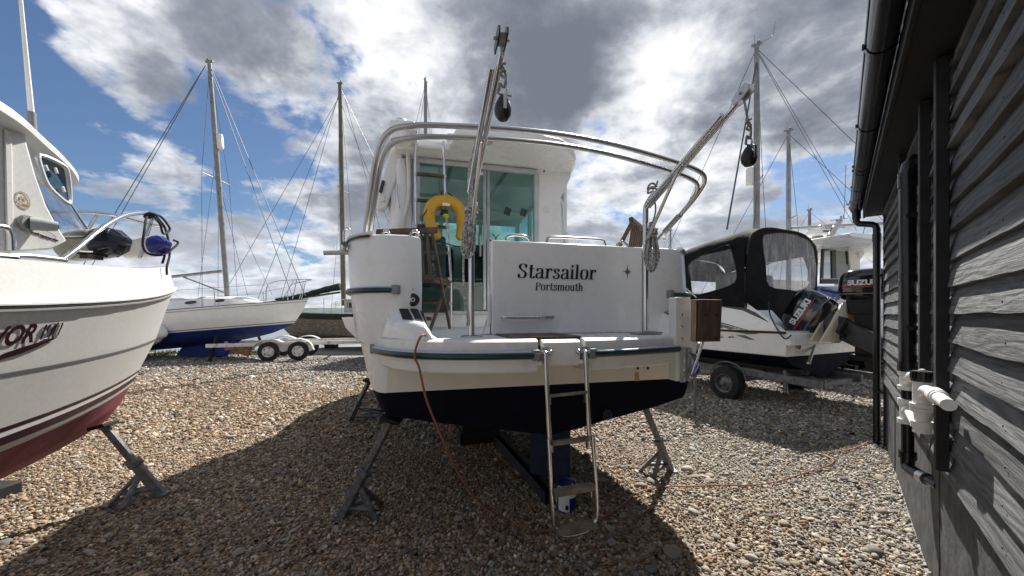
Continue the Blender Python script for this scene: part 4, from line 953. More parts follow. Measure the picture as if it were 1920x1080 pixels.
G().box((-.15, 3.1, 1.40), (2.14, 2.4, .03)).obj('cabin_sole', DASH, cruiser)
g = G(); g.box((.35, 3.75, 2.30), (.95, .75, .62)); g.box((.45, 3.60, 2.64), (.62, .40, .14)); g.box((-.75, 3.95, 2.2), (.85, .5, .8)); g.obj('dashboard', DASH, cruiser, bevel=.05, seg=3)
g = G(); g.tube([Vector((.36+.17*math.cos(a), 3.24+.05*math.sin(a), 2.48+.17*math.sin(a))) for a in np.linspace(0, 2*math.pi, 25)[:-1]], .013, 8, closed=True)
for k in range(3): g.cyl((.36, 3.27, 2.48), (.36+.16*math.cos(k*2.1+.5), 3.24, 2.48+.16*math.sin(k*2.1+.5)), .01, 6)
g.obj('steering_wheel', BLACKP, cruiser)
g = G(); g.cyl((.36, 3.6, 2.70), (.36, 3.6, 2.78), .01, 8); g.beam((.36, 3.6, 2.78), (.31, 3.6, 2.84), .012, .012); g.beam((.36, 3.6, 2.78), (.42, 3.6, 2.84), .012, .012); g.obj('phone_cradle', BLACKP, cruiser)
for x, y in ((.36, 2.75), (-.80, 2.55)):
    g = G(); g.box((x, y, 1.92), (.48, .46, .16)); g.box((x, y-.22, 2.22), (.46, .12, .55)); g.cyl((x, y, 1.40), (x, y, 1.85), .05); g.obj('helm_seat', SEATG, cruiser, bevel=.04, seg=3)
G().box((-.80, 2.3, 1.62), (.75, .5, .42)).obj('saloon_locker', SEATG, cruiser, bevel=.03)
# overhead panel and speakers inside the roof
LN = G(); LN.box((-.15, 3.0, 3.255), (2.1, 2.25, .025)); LN.box((-.15, 3.85, 3.20), (2.05, .50, .10), Euler((R(-14), 0, 0))); LN.obj('headlining', LINER, cruiser)
for xx in (-.55, .12): G().box((xx, 2.95, 3.236), (.045, 2.0, .014)).obj('roof_beam', GREYP, cruiser)
G().box((.02, 3.58, 3.12), (.28, .03, .14), Euler((R(-14), 0, 0))).obj('radio_panel', BLACKP, cruiser)
for xx in (.46, .72): G().box((xx, 3.2, 3.12), (.10, .02, .12), Euler((R(-10), R(18), 0))).obj('cabin_speaker', BLACKP, cruiser)
# roof
def slab(pts, z0, z1, name, m, par=None, bv=.03):
    g = G(); g.prism([(x, y, z0) for x, y in pts], (0, 0, z1-z0)); return g.obj(name, m, par or cruiser, bevel=bv, seg=4)
roof = slab([(-.565, 1.17), (.30, 1.12), (.52, 1.15), (.70, 1.26), (.84, 1.46), (.955, 1.80), (1.0, 2.3), (1.0, 4.0), (.85, 4.35), (-1.1, 4.35), (-1.27, 4.0), (-1.25, 2.2), (-1.18, 1.60), (-.955, 1.60), (-.955, 1.54), (-.60, 1.54)], 3.275, 3.365, 'cabin_roof', GEL)
slab([(-1.20, 1.19), (-.955, 1.16), (-.955, 1.62), (-1.22, 1.62)], 3.277, 3.363, 'roof_wing', GEL, roof)
g = G(); g.tube(smooth_pts([(-.955, 1.18, 3.29), (-.955, 1.52, 3.29), (-.92, 1.545, 3.29), (-.63, 1.545, 3.29), (-.59, 1.50, 3.29), (-.565, 1.18, 3.29)], 4), .022, 8); g.obj('hatch_rim', GEL, roof)
slab([(-1.0, 1.75), (.75, 1.75), (.85, 2.3), (.8, 4.0), (-1.05, 4.0), (-1.1, 2.3)], 3.365, 3.45, 'roof_deck', GEL, roof)
g = G(); g.lathe([(0, .12), (.05, .11), (.085, .06), (.10, -.02), (.10, -.10)], BF.at(752, 246, y=1.3), n=18); g.obj('roof_fairing', GEL, roof)
g = G(); g.ring([(-1.12, 3.0, 3.45), (.9, 3.0, 3.45), (.95, 4.0, 3.45), (.55, 4.75, 3.45), (-.85, 4.75, 3.45), (-1.2, 4.0, 3.45)], [(-1.02, 3.1, 3.45), (.8, 3.1, 3.45), (.85, 4.0, 3.45), (.5, 4.65, 3.45), (-.8, 4.65, 3.45), (-1.1, 4.0, 3.45)], (0, 0, .58)); g.obj('flybridge_coaming', GEL, roof, bevel=.02)
slab([(-.62, 1.62), (-.1, 1.55), (.2, 1.6), (.2, 2.0), (-.62, 2.0)], 3.45, 3.50, 'flybridge_seat', GEL, roof)
sp3 = BF.at(913, 267, z=3.272); g = G(); g.lathe([(0, 0), (.062, 0), (.062, -.008), (.05, -.012), (.045, -.006), (0, -.006)], sp3, n=22); g.obj('ceiling_speaker', mat('aged_cream_plastic', (.50, .45, .35), .5), roof)
# ladder up to the hatch: bright rails and timber rungs
YL = 1.47
fl_ = G()
for x, xb, zb, y2 in ((-.958, -.938, 1.368, YL), (-.668, -.592, 1.368, YL)):
    fl_.tube(smooth_pts([(x, YL+.07, 3.31), (x, YL+.01, 3.315), (x, YL, 3.28), (x*.7+xb*.3, YL, 2.7), (xb, y2, 1.9), (xb, y2, zb)], 4), .0135, 10)
fly = fl_.obj('hatch_ladder', STEEL, cruiser)
for z in (2.955, 2.685, 2.42, 2.15, 1.88, 1.62):
    f_ = (3.28-z)/1.9; xl, xr = -.958+.02*f_, -.668+.076*f_; G().box(((xl+xr)/2, YL-.005, z), (xr-xl-.02, .055, .026)).obj('rung', TEAK, fly, bevel=.004)
    for xq in (xl, xr): G().box((xq, YL-.004, z), (.032, .034, .03)).obj('rung_clamp', STEELD, fly)

# ================================================================== LOOSE THINGS ON AND ROUND THE CRUISER
def rope_loops(frame_pts, n, w_, r, seed, m, name, par):
    rr_ = random.Random(seed); g = G(); (tx, ty, tz), (bx, by, bz) = frame_pts
    for k in range(n):
        a = rr_.uniform(0, 6.28); ww = w_*rr_.uniform(.5, 1.1); d = Vector((math.cos(a)*ww, math.sin(a)*ww*.6, 0)); z1 = tz-rr_.uniform(-.01, .05); z0 = bz+rr_.uniform(0, .14)*(1 if k % 3 else .2); sx = rr_.uniform(-.012, .012)
        c = lambda f: Vector((tx+(bx-tx)*f+sx, ty+(by-ty)*f, z1+(z0-z1)*f))
        pts_ = [c(.0)+d*.10, c(.2)+d*.35, c(.5)+d*.85+Vector((rr_.uniform(-.01, .01), 0, 0)), c(.85)+d*.95, c(1.0)+d*.2, c(.9)-d*.8, c(.55)-d*.9+Vector((rr_.uniform(-.012, .012), 0, 0)), c(.2)-d*.4, c(.02)-d*.1]
        g.tube(smooth_pts(pts_, 4, closed=True), r, 6, closed=True)
    for k in range(5):
        z = tz-.03-.018*k+rr_.uniform(-.006, .006); q_ = .026+.010*rr_.random()
        g.tube([Vector((tx+q_*math.cos(a)*1.15, ty+q_*math.sin(a), z+.014*math.sin(a+k))) for a in np.linspace(0, 6.283, 13)[:-1]], r, 6, closed=True)
    return g.obj(name, m, par)
rt = lambda p: BF.at(*p[:2], y=p[2])
cl = empty('rope_coil', cruiser.matrix_basis @ Vector((-.63, -.26, 1.85)), R(14.7), 'flecked white rope coil lashed high on the davit beside the orange lifebuoy', 'rope', 'rope coils on the davits')
rope_loops(((-.005, .0, .375), (-.02, .01, 0.0)), 10, .044, .0065, 4, ROPE, 'loops', cl)
g = G(); g.tube(smooth_pts([(-.01, .0, .34), (-.026, -.01, .46), (-.022, -.03, .54), (-.012, -.08, .60), (0, -.16, .655)], 5), .0062, 6); g.tube(smooth_pts([(.004, -.02, .30), (-.012, -.03, .44), (-.004, -.05, .56), (.008, -.12, .63)], 5), .0062, 6)
g.tube(smooth_pts([(-.04, -.0, .10), (-.055, .0, -.05), (-.05, .0, -.2), (-.03, .0, -.36), (-.03, .02, -.42)], 5), .0062, 6); g.obj('rope_tail', ROPE, cl)
cr = empty('rope_coil', cruiser.matrix_basis @ Vector((.61, -.26, 1.80)), R(14.7), 'flecked white rope coil hanging from the davit nearest the black canopied boat', 'rope', 'rope coils on the davits')
rope_loops(((.03, .0, .34), (.035, .01, 0.0)), 11, .060, .0065, 9, ROPE, 'loops', cr)
g = G(); g.tube(smooth_pts([(.03, .0, .33), (.045, -.02, .42), (.03, -.03, .50), (.02, -.02, .55)], 5), .0062, 6); g.tube([Vector((.022+.030*math.cos(a), -.015+.03*math.sin(a), .555+.012*math.sin(2*a)+a*.004)) for a in np.linspace(0, 12, 26)], .007, 6)
g.tube(smooth_pts([(.02, -.02, .57), (.04, -.035, .60), (.055, -.03, .63)], 4), .007, 6); g.obj('rope_tail', ROPEG, cr)
def block_and_rope(tip, drop, label, dx=.0):
    W_ = cruiser.matrix_basis @ (tip+Vector((dx, -.03, -drop)))
    b = empty('pulley_block', W_, R(14.7), label, 'pulley', 'pulley blocks hanging from the davits')
    G().lathe([(0, -.048), (.020, -.044), (.032, -.028), (.036, -.006), (.033, .014), (.022, .038), (.012, .052), (.008, .056), (0, .057)], (0, 0, 0), n=18).obj('shell', BLACKP, b)
    G().box((0, -.036, .012), (.013, .005, .058)).obj('strap', STEELD, b)
    g = G(); g.tube([Vector((.018*math.cos(a), 0, .075+.022*math.sin(a))) for a in np.linspace(-.6, math.pi+.6, 12)], .0045, 6); g.cyl((-.018, 0, .058), (.03, 0, .058), .004, 6); g.ball((.032, 0, .058), .007, 1); g.obj('shackle', STEELD, b)
    g = G(); g.cyl((0, .0, .15), (-dx, .03, drop-.02), .0052, 6)
    g.tube(smooth_pts([(0, 0, .17), (.012, .0, .14), (.010, 0, .10), (0, 0, .09), (-.012, 0, .10), (-.016, 0, .08), (-.020, 0, .06)], 4), .006, 6)
    g.tube([Vector((.010*math.cos(a), .008*math.sin(a), .13+a*.0045)) for a in np.linspace(0, 12, 24)], .0055, 6); g.obj('fall_rope', ROPEG, b)
block_and_rope(tipL, .305, 'black teardrop pulley block hanging from the tall davit left of centre')
block_and_rope(tipR, .325, 'black teardrop pulley block hanging from the right davit against the tall mast')
# horseshoe lifebuoy hung on the hatch ladder
lb = empty('horseshoe_lifebuoy', cruiser.matrix_basis @ Vector((-.655, 1.37, 2.225)), R(14.7), 'orange yellow horseshoe lifebuoy hung on the cabin ladder', 'lifebuoy')
pth = smooth_pts([(-.068, 0, .050), (-.118, 0, .13), (-.162, 0, .24), (-.150, 0, .36), (-.085, 0, .425), (.0, 0, .445), (.085, 0, .425), (.148, 0, .36), (.168, 0, .25), (.165, 0, .14), (.140, 0, .05)], 6)
nn_ = len(pth); g = G(); g.tube(pth, [(.068+.020*math.sin(math.pi*i/(nn_-1)))*(1 if 1 < i < nn_-2 else .80 if i in (1, nn_-2) else .45) for i in range(nn_)], 14, flat=.72); g.obj('buoy_cover', OCHRE, lb)
g = G()
for i in (6, 14, 22, 30, 38, 46, 54):
    if i >= nn_-2: break
    c_, t_ = pth[i], (pth[i+1]-pth[i-1]).normalized(); x_ = Vector((0, 1, 0)).cross(t_).normalized(); rr_ = .068+.020*math.sin(math.pi*i/(nn_-1))
    g.tube([c_+x_*math.cos(a)*rr_*1.005+Vector((0, 1, 0))*math.sin(a)*rr_*.725 for a in np.linspace(0, 2*math.pi, 21)[:-1]], .0022, 4, closed=True)
g.obj('seam', mat('dark_ochre_piping', (.30, .16, .015), .6), lb)
G().box((0, -.062, .415), (.078, .012, .078), Euler((R(-8), 0, 0))).obj('label_pocket', WHITEP, lb, bevel=.004)
g = G(); g.ball((.0, -.02, .29), (.033, .033, .033), 2); g.obj('buoy_light', YELLOW, lb); G().cyl((-.05, -.02, .325), (.02, -.02, .31), .032, 12).obj('light_bracket', BLACKP, lb)
g = G()
for pts_ in ([(-.035, -.055, .46), (-.045, -.07, .50), (-.03, -.02, .53)], [(.035, -.055, .46), (.06, -.06, .48), (.02, -.02, .53)], [(-.14, -.06, .42), (-.19, -.07, .32), (-.235, -.05, .24), (-.22, -.0, .14), (-.17, .0, .04), (-.06, -.03, .02), (.1, -.03, -.02), (.2, -.03, -.015)]): g.tube(smooth_pts(pts_, 5), .0055, 6)
g.obj('lashing', ROPEB, lb)
G().tube([Vector((.215+.014*math.cos(a), -.03, -.015+.014*math.sin(a))) for a in np.linspace(0, 6.283, 12)[:-1]], .004, 6, closed=True).obj('ring', STEELD, lb)
# folding slatted timber chairs
def chair(loc, rz, label):
    c = empty('folding_chair', loc, rz, label, 'chair', 'slatted timber folding chairs on deck')
    W2_ = .225
    tl = math.tan(R(11))
    for i in range(7):
        x = -W2_+.045+i*(2*W2_-.09)/6; G().beam((x, -.20, .46), (x, -.20-.36*tl, .82), .028, .012).obj('back_slat', TEAK, c, bevel=.002)
    for x in (-W2_, W2_):
        G().beam((x, .19, .0), (x, -.20-.38*tl, .84), .03, .022, up=(1, 0, 0)).obj('leg', TEAK, c, bevel=.003)
        xi = x*.86; G().beam((xi, -.24, .0), (xi, .20, .44), .03, .022, up=(1, 0, 0)).obj('leg', TEAK, c, bevel=.003)
    G().box((0, -.20-.385*tl, .845), (2*W2_+.10, .034, .048), Euler((R(-11), 0, 0))).obj('top_rail', TEAK, c, bevel=.006)
    G().box((0, -.195, .46), (2*W2_-.03, .026, .036)).obj('back_rail', TEAK, c, bevel=.004)
    for i in range(7): G().box((0, -.16+i*.062, .452), (2*W2_+.02, .046, .016)).obj('seat_slat', TEAK, c, bevel=.003)
    for x in (-W2_*.93, W2_*.93): G().box((x, .02, .428), (.022, .42, .032)).obj('seat_rail', TEAK, c, bevel=.003)
    G().box((0, .11, .17), (2*W2_-.02, .018, .034)).obj('stretcher', TEAK, c); G().box((0, -.175, .10), (2*W2_*.8, .018, .034)).obj('stretcher', TEAK, c)
    return c
chair(cruiser.matrix_basis @ Vector((-.92, 1.02, 1.365)), R(14.7-24), 'dark weathered folding chair standing in the cockpit below the lifebuoy')
chair(cruiser.matrix_basis @ Vector((.73, .52, 1.42)), R(58), 'dark folding chair of which only the tilted back shows above the name board')

# boat stands
def boat_stand(foot, top, feet, label, w_=.06, colr=GALV):
    foot, top = Vector(foot), Vector(top); mid = foot.lerp(top, .50); s_ = empty('boat_stand', foot, 0, label, 'boat stand', 'steel stands propping up the boats')
    L_ = lambda p: Vector(p)-foot
    G().beam(L_(foot), L_(mid), w_, w_, ext=.0).obj('base_post', colr, s_, bevel=.006)
    G().beam(L_(foot.lerp(top, .42)), L_(top), w_*.74, w_*.74).obj('extension_post', colr, s_, bevel=.004)
    ax_ = (top-foot).normalized()
    G().beam(L_(mid-ax_*.045), L_(mid+ax_*.02), w_*1.25, w_*1.25).obj('collar', colr, s_, bevel=.006)
    G().cyl(L_(mid)-Vector((.06, .01, 0)), L_(mid)+Vector((.07, .01, 0)), .010, 8).obj('locking_pin', colr, s_)
    at0 = foot.lerp(top, .36)
    for f_ in feet:
        f_ = Vector(f_); G().tube([L_(at0), L_(at0.lerp(f_, .45)), L_(f_)], .024, 10, flat=.7).obj('leg', colr, s_)
        a_, b_ = foot.lerp(top, .12), at0.lerp(f_, .66); G().tube([L_(a_), L_(b_)], .019, 10).obj('tie_bar', colr, s_)
        G().box(L_(f_)+Vector((0, 0, .004)), (.07, .07, .014)).obj('foot_plate', colr, s_)
    G().box(L_(foot)+Vector((0, 0, .008)), (.10, .10, .02)).obj('foot_plate', colr, s_)
    G().box(L_(top)+ax_*.012, (.13, .13, .03), Euler((0, R(15)*(1 if top.x > foot.x else -1), 0))).obj('head_pad', DARKW, s_, bevel=.006)
    for k in range(4):
        p_ = foot.lerp(top, .60+.085*k); G().cyl(L_(p_)-Vector((0, w_*.40, 0)), L_(p_)-Vector((0, w_*.35, 0)), .009, 8).obj('pin_hole', BLACKP, s_)
    return s_
gz = lambda px_, py_: ground_at(px_, py_)
boat_stand(gz(640, 972), spot(733, 788, 2.62), [gz(706, 978), gz(716, 944)], 'grey steel boat stand under the near left corner of the central cruiser')
boat_stand(gz(1258, 884), spot(1207, 757, 3.15), [gz(1199, 885), gz(1224, 903)], 'grey steel boat stand under the right side of the central cruiser', .055)
boat_stand(gz(655, 790), spot(692, 715, 4.75), [gz(752, 785), gz(748, 772)], 'grey steel boat stand half hidden beyond the left side of the central cruiser')
# timber under the keel
kb = empty('keel_block', ground_at(884, 834), R(14.7), 'dark timber block stacked under the keel of the central cruiser', 'timber block')
for i in range(2): G().box((.10, .1, .075+i*.15), (.46-.04*i, .22, .145), Euler((0, 0, R(3*i)))).obj('block', DARKW, kb, bevel=.008)
a_, b_ = ground_at(912, 815), ground_at(1022, 948)
bm_ = empty('bearer_beam', a_.lerp(b_, .5), 0, 'long dark steel beam lying on the gravel below the rudder', 'beam'); d_ = (b_-a_)/2
g = G(); g.beam(-d_+Vector((0, 0, .05)), d_+Vector((0, 0, .05)), .012, .10); g.beam(-d_+Vector((.04, .01, .012)), d_+Vector((.04, .01, .012)), .09, .012); g.obj('angle_iron', mat('dark_painted_steel', (.022, .023, .026), .6, var=.4, scale=9, dirt=((.09, .07, .05), 9, .56, .5)), bm_)
G().beam(-d_+Vector((.10, .0, .05)), d_+Vector((.12, .0, .045)), .05, .08).obj('timber_packing', DARKW, bm_, bevel=.005)
# paint tin
tp = ground_at(1062, 955); tin = empty('paint_tin', tp, R(20), 'blue and white paint tin standing on gravel behind the boarding ladder', 'paint tin')
G().lathe([(0, 0), (.074, 0), (.076, .004), (.076, .008), (.073, .010), (.073, .205), (.076, .208), (.076, .214), (.070, .216), (.066, .206), (.055, .206), (.053, .212), (0, .212)], n=32).obj('can', TINB, tin)
lab = G(); lab.grid([[(.0737*math.cos(a), .0737*math.sin(a), z) for a in np.linspace(-3.0, -1.75, 12)] for z in (.014, .200)]); lab.obj('label_panel', WHITEV, tin)
lab = G(); lab.grid([[(.0739*math.cos(a), .0739*math.sin(a), z) for a in np.linspace(-1.75, -.55, 12)] for z in (.115, .200)]); lab.obj('label_band', WHITEV, tin)
lab = G(); lab.grid([[(.0744*math.cos(a), .0744*math.sin(a), z) for a in np.linspace(-2.15, -1.85, 4)] for z in (.03, .065)]); lab.obj('label_print', LETTER, tin)
G().tube(smooth_pts([(-.074, 0, .19), (-.06, -.055, .20), (0, -.085, .155), (.06, -.055, .20), (.074, 0, .19)], 5), .0028, 6).obj('wire_handle', TIN, tin)
G().tube(smooth_pts([(.012, -.078, .225), (.014, -.08, .18), (.012, -.08, .15)], 4), .008, 8).obj('handle_grip', WHITEP, tin)
# orange extension lead
m0 = lambda x, y, z: cruiser.matrix_basis @ Vector((x, y, z))
cp = [m0(-.90, -.32, 1.372), m0(-.93, -.39, 1.385), m0(-.955, -.415, 1.352), m0(-.975, -.43, 1.27), spot(786, 690, 2.12), spot(800, 750, 2.12), spot(826, 815, 2.16), spot(846, 860, 2.22), spot(870, 905, 2.32), spot(905, 947, 2.45)]
def gp(px_, py_, h=.026): p_ = ground_at(px_, py_); return Vector((p_.x, p_.y, hgt(p_.x, p_.y)+h))
cp += [gp(945, 978, .03), gp(985, 998), gp(1030, 1003), gp(1075, 998), gp(1115, 986), gp(1150, 968), gp(1172, 952), gp(1190, 936), gp(1215, 926), gp(1255, 920), gp(1300, 918), gp(1352, 914), gp(1400, 914), gp(1445, 909), gp(1490, 897), gp(1530, 886), gp(1557, 878), gp(1562, 870), gp(1550, 862), gp(1536, 858), gp(1556, 856), gp(1590, 850), gp(1612, 842), gp(1628, 832)]
cordt = empty('extension_lead', cp[0], 0, 'orange extension lead trailing from the swim platform across gravel to the shed', 'cable')
G().tube([p-cp[0] for p in smooth_pts(cp, 7)], .0062, 8).obj('flex', CORD, cordt)

# ================================================================== OTHER BOATS
class Hull:
    """levels from keel up: (stern y, bow y, half beam, z at stern, z at bow, where the taper starts, taper power, z power, stern beam factor)"""
    def __init__(s, levels): s.L = levels
    def pt(s, lv, u):
        i = min(int(lv), len(s.L)-2); f = lv-i
        def one(l):
            y0, y1, B, z0, z1, s0, pw, zp, sb = l
            y = y0+(y1-y0)*u; k = 1-(max(0, (u-s0)/(1-s0)))**pw; st = 1-(1-sb)*(1-min(1, u/.45))**2
            return Vector((B*k*st, y, z0+(z1-z0)*u**zp))
        return one(s.L[i]).lerp(one(s.L[i+1]), f)
    US = [0, .06, .14, .22, .3, .38, .46, .53, .6, .66, .72, .77, .82, .86, .9, .93, .955, .975, .99, 1.0]
    def skin(s, g, a, b, n=4, off=0, sides=(-1, 1), us=None):
        us = us or s.US
        lv = [a+(b-a)*k/n for k in range(n+1)]
        lv = sorted(set([l for l in lv]+[float(i) for i in range(len(s.L)) if a < i < b]))
        for sd in sides:
            rows = []
            for u in us:
                r_ = []
                for l in lv:
                    p = s.pt(l, u)
                    if off:
                        d1 = s.pt(l, min(1, u+.004))-s.pt(l, max(0, u-.004)); d2 = s.pt(min(len(s.L)-1.001, l+.05), u)-s.pt(max(0, l-.05), u); n_ = d1.cross(d2)
                        n_ = n_.normalized() if n_.length > 1e-9 else Vector((1, 0, 0))
                        if n_.x < 0: n_ = -n_
                        p = p+n_*off
                    r_.append(Vector((sd*p.x, p.y, p.z)))
                rows.append(r_)
            g.grid(rows)
        return g
    def transom(s, g, a, b):
        lv = [a+(b-a)*k/6 for k in range(7)]; lv = sorted(set(lv+[float(i) for i in range(len(s.L)) if a < i < b])); R_ = [s.pt(l, 0) for l in lv]
        g.poly([Vector((-p.x, p.y, p.z)) for p in R_[::-1]]+[p for p in R_]); return g
    def lid(s, g, l, drop=0, inset=1.0):
        rows = []
        for u in s.US:
            p = s.pt(l, u); rows.append([Vector((-p.x*inset, p.y, p.z-drop)), Vector((0, p.y, p.z-drop+.03)), Vector((p.x*inset, p.y, p.z-drop))])
        g.grid(rows); return g
    def x_at(s, y, z, a, b):
        prev = None
        for k in range(41):
            l = a+(b-a)*k/40
            y0 = s.pt(l, 0).y; y1 = s.pt(l, 1).y; u = min(1, max(0, (y-y0)/(y1-y0))); p = s.pt(l, u)
            if p.z >= z: return p.x if prev is None else prev.x+(p.x-prev.x)*(z-prev.z)/max(1e-6, p.z-prev.z)
            prev = p
        return prev.x

# ------------------------------------------------------------------ white fishing boat at the left edge of the view
AF = Frame(-3.46, .9, 0)
fish = empty('fishing_boat', AF.loc, 0, 'white pilothouse fishing boat with maroon stripes and faded red bottom at left edge', 'boat')
FH = Hull([(-2.6, 2.36, .03, .28, .60, .5, 2, 7, 1), (-2.6, 2.47, .55, .44, .72, .40, 2, 6, 1), (-2.6, 2.57, .90, .70, .87, .42, 2, 4, 1), (-2.6, 2.80, 1.01, 1.16, 1.255, .46, 2.1, 3, 1), (-2.6, 2.99, 1.07, 1.475, 1.735, .48, 2.2, 4, 1), (-2.6, 3.01, 1.075, 1.51, 1.775, .48, 2.2, 4, 1), (-2.6, 2.94, 1.03, 1.735, 1.985, .48, 2.3, 4, 1)])
g = FH.skin(G(), 0, 1.93, 8); FH.transom(g, 0, 1.93); g.obj('hull_bottom', RED, fish, ang=30)
g = FH.skin(G(), 1.93, 4, 10); FH.transom(g, 1.93, 6); g.obj('hull_topside', GELA, fish, ang=32)
g = FH.skin(G(), 5, 6, 6); 
FH.lid(g, 6, .035, .95); g.obj('gunwale', GELA, fish, ang=40)
for l0, l1, m_, of, nm in ((3.98, 4.30, GELA, .020, 'rub_rail'), (4.30, 4.68, GREYV, .012, 'rail_groove'), (4.68, 5.02, WHITEP, .026, 'rub_rail')):
    g = G()
    for sd in (-1, 1):
        for a, b in ((l0, l1),):
            rows = []
            for u in FH.US:
                p, q_ = FH.pt(a, u), FH.pt(b, u); d = Vector((1, .0, 0)) if u < .9 else Vector((1, .6*(u-.9)*10, 0)).normalized()
                rows.append([Vector((sd*p.x, p.y, p.z)), Vector((sd*(p.x+d.x*of), p.y+d.y*of, p.z+.003)), Vector((sd*(q_.x+d.x*of), q_.y+d.y*of, q_.z-.003)), Vector((sd*q_.x, q_.y, q_.z))])
            g.grid(rows)
    g.obj(nm, m_, fish, ang=40)
for a, b, m_, nm in ((2.985, 3.035, GREYV, 'chine_line'), (2.26, 2.32, MAROON, 'boot_stripe'), (2.065, 2.185, MAROON, 'boot_stripe'), (2.185, 2.26, GEL, 'boot_band')):
    FH.skin(G(), a, b, 1, .0025 if nm != 'boot_band' else .0015).obj(nm, m_, fish, ang=60)
def on_hull(px_, py_, off=.004, H=FH, fr=AF, a=2, b=4, x=.90):
    p = fr.at(px_, py_, x=x); return Vector((H.x_at(p.y, p.z, a, b)+off, p.y, p.z))
def hull_text(name, word, x0, y0, x1, h, m_, bold=.0, shear=.0):
    V, Fc = text_verts(word, 1, bold, shear); a_ = min(v.x for v in V); w_ = max(v.x for v in V)-a_; hh = max(v.y for v in V)
    A = on_hull(x0, y0); B_ = on_hull(*x1); ey = B_.y-A.y; ez = B_.z-A.z; hz = h
    def fn(v):
        f = (v.x-a_)/w_; y = A.y+ey*f; z = A.z+ez*f+v.y/hh*hz; return Vector((FH.x_at(y, z, 2, 4)+.004, y, z))
    return place_text(name, (V, Fc), fn, m_, fish)
A0 = on_hull(0, 650); A1 = on_hull(62, 640)
hull_text('name_lettering', 'ARVOR', -130, 662, (62, 640), .098, MAROON, .035, .22)
g = G(); A_, B_ = on_hull(77, 637), on_hull(121, 630)
for ox_, pts_ in ((0, [(.02, .72), (.16, 1.0), (.16, 1.0), (.10, 0)]), (.30, [(.62, .62), (.50, .46), (.18, .46), (.10, .60), (.14, .92), (.28, 1.0), (.58, 1.0), (.66, .90), (.58, .16), (.44, 0), (.10, 0)]), (1.02, [(.22, 1.0), (.10, .88), (.04, .14), (.14, 0), (.50, 0), (.62, .12), (.68, .86), (.58, 1.0), (.22, 1.0)])):
    L_ = []
    for a, b in pts_:
        f = (ox_+a+b*.05)/1.72; y = A_.y+(B_.y-A_.y)*f; z = A_.z+(B_.z-A_.z)*f+b*.080; L_.append(Vector((FH.x_at(y, z, 2, 4)+.002, y, z)))
    g.tube(L_, .0030, 6)
g.obj('model_lettering', MAROON, fish)
g = G(); sw = [[on_hull(a, b), on_hull(a, c)] for a, b, c in ((-60, 694, 706), (0, 663, 674), (40, 651, 664), (80, 641, 650), (105, 635, 640), (120, 631.5, 632.5))]; g.grid(sw); g.obj('swoosh_stripe', MAROON, fish)
# pilothouse
wh = empty('pilothouse', (0, 0, 0)); wh.parent = fish
def side(px_, py_, x): return AF.at(px_, py_, x=x)
def mir(p): return Vector((-p.x, p.y, p.z))
XS = .74
sp_pts = [side(-260, 190, XS), side(38, 240, XS), side(47, 275, XS), side(62, 330, XS), side(82, 385, XS), side(103, 425, XS), side(121, 452, XS), side(100, 468, XS+.03), side(-20, 478, XS+.06), side(-260, 490, XS+.06)]
sp_pts = [Vector((XS+.02, p.y, p.z)) for p in sp_pts]
for sd in (1, -1):
    g = G(); g.prism([Vector((sd*p.x, p.y, p.z)) for p in sp_pts], (-.06*sd, 0, 0)); g.obj('house_side', GELA, wh, bevel=.012)
g = G(); g.prism([side(20, 250, XS+.022), side(6, 240, XS+.022), side(10, 480, XS+.022), side(24, 470, XS+.022)], (.01, 0, 0)); g.obj('side_moulding', GELA, wh, bevel=.01)
# front screen wraps round from side to side
b_ = [Vector((XS, 1.395, 1.97)), Vector((.62, 1.63, 2.02)), Vector((.36, 1.90, 2.08)), Vector((0, 2.04, 2.10))]; t_ = [Vector((.70, 1.19, 2.50)), Vector((.58, 1.38, 2.50)), Vector((.34, 1.62, 2.50)), Vector((0, 1.74, 2.50))]
b_ += [mir(p) for p in b_[:3]][::-1]; t_ += [mir(p) for p in t_[:3]][::-1]
b_ = smooth_pts(b_, 4); t_ = smooth_pts(t_, 4)
g = G(); g.grid([[p.lerp(q_, k/5) for k in range(6)] for p, q_ in zip(b_, t_)]); g.obj('front_screen', CLEAR, wh, ang=60)
g = G(); g.tube([p+Vector((0, 0, -.004)) for p in b_], .010, 6); g.tube([b_[0], t_[0]], .010, 6); g.tube([b_[-1], t_[-1]], .010, 6); g.obj('screen_gasket', BLACKP, wh)
g = G(); g.tube([b_[7]+Vector((0, .004, 0)), t_[7]+Vector((0, .004, 0))], .008, 6); g.obj('screen_joint', GREYP, wh)
for xx in (-.44,):
    g = G(); g.beam((xx*1.55, 1.30, 2.50), (xx*1.64, 1.52, 1.97), .05, .04); g.obj('screen_pillar', GELA, wh, bevel=.008)
# hatch window in the screen
wc = [AF.at(a, b, x=.70) for a, b in ((57, 290), (100, 308), (112, 325), (120, 372), (112, 380), (92, 366), (72, 345), (60, 315))]
wc = [Vector((.725+.0-.55*max(0, p.y-1.42), p.y, p.z)) for p in wc]
cen = sum(wc, Vector())/len(wc); rim = smooth_pts([p+(Vector((.016, .008, 0))) for p in wc], 3, closed=True)
g = G(); g.tube(rim, .013, 8, closed=True); wf = g.obj('window_frame', ALUP, wh)
g = G(); g.poly([p+Vector((.014, .006, 0)) for p in smooth_pts(wc, 3, closed=True)]); g.obj('window_pane', mat('blue_tinted_pane', (.06, .11, .16), .05, spec=.8), wh, flat=True)
for a, b in ((81, 315), (99, 320), (113, 355)):
    p = AF.at(a, b, x=.73); g = G(); g.box((p.x+.02, p.y, p.z), (.012, .010, .034), Euler((R(20), 0, 0))); g.obj('window_catch', WHITEP, wh, bevel=.003)
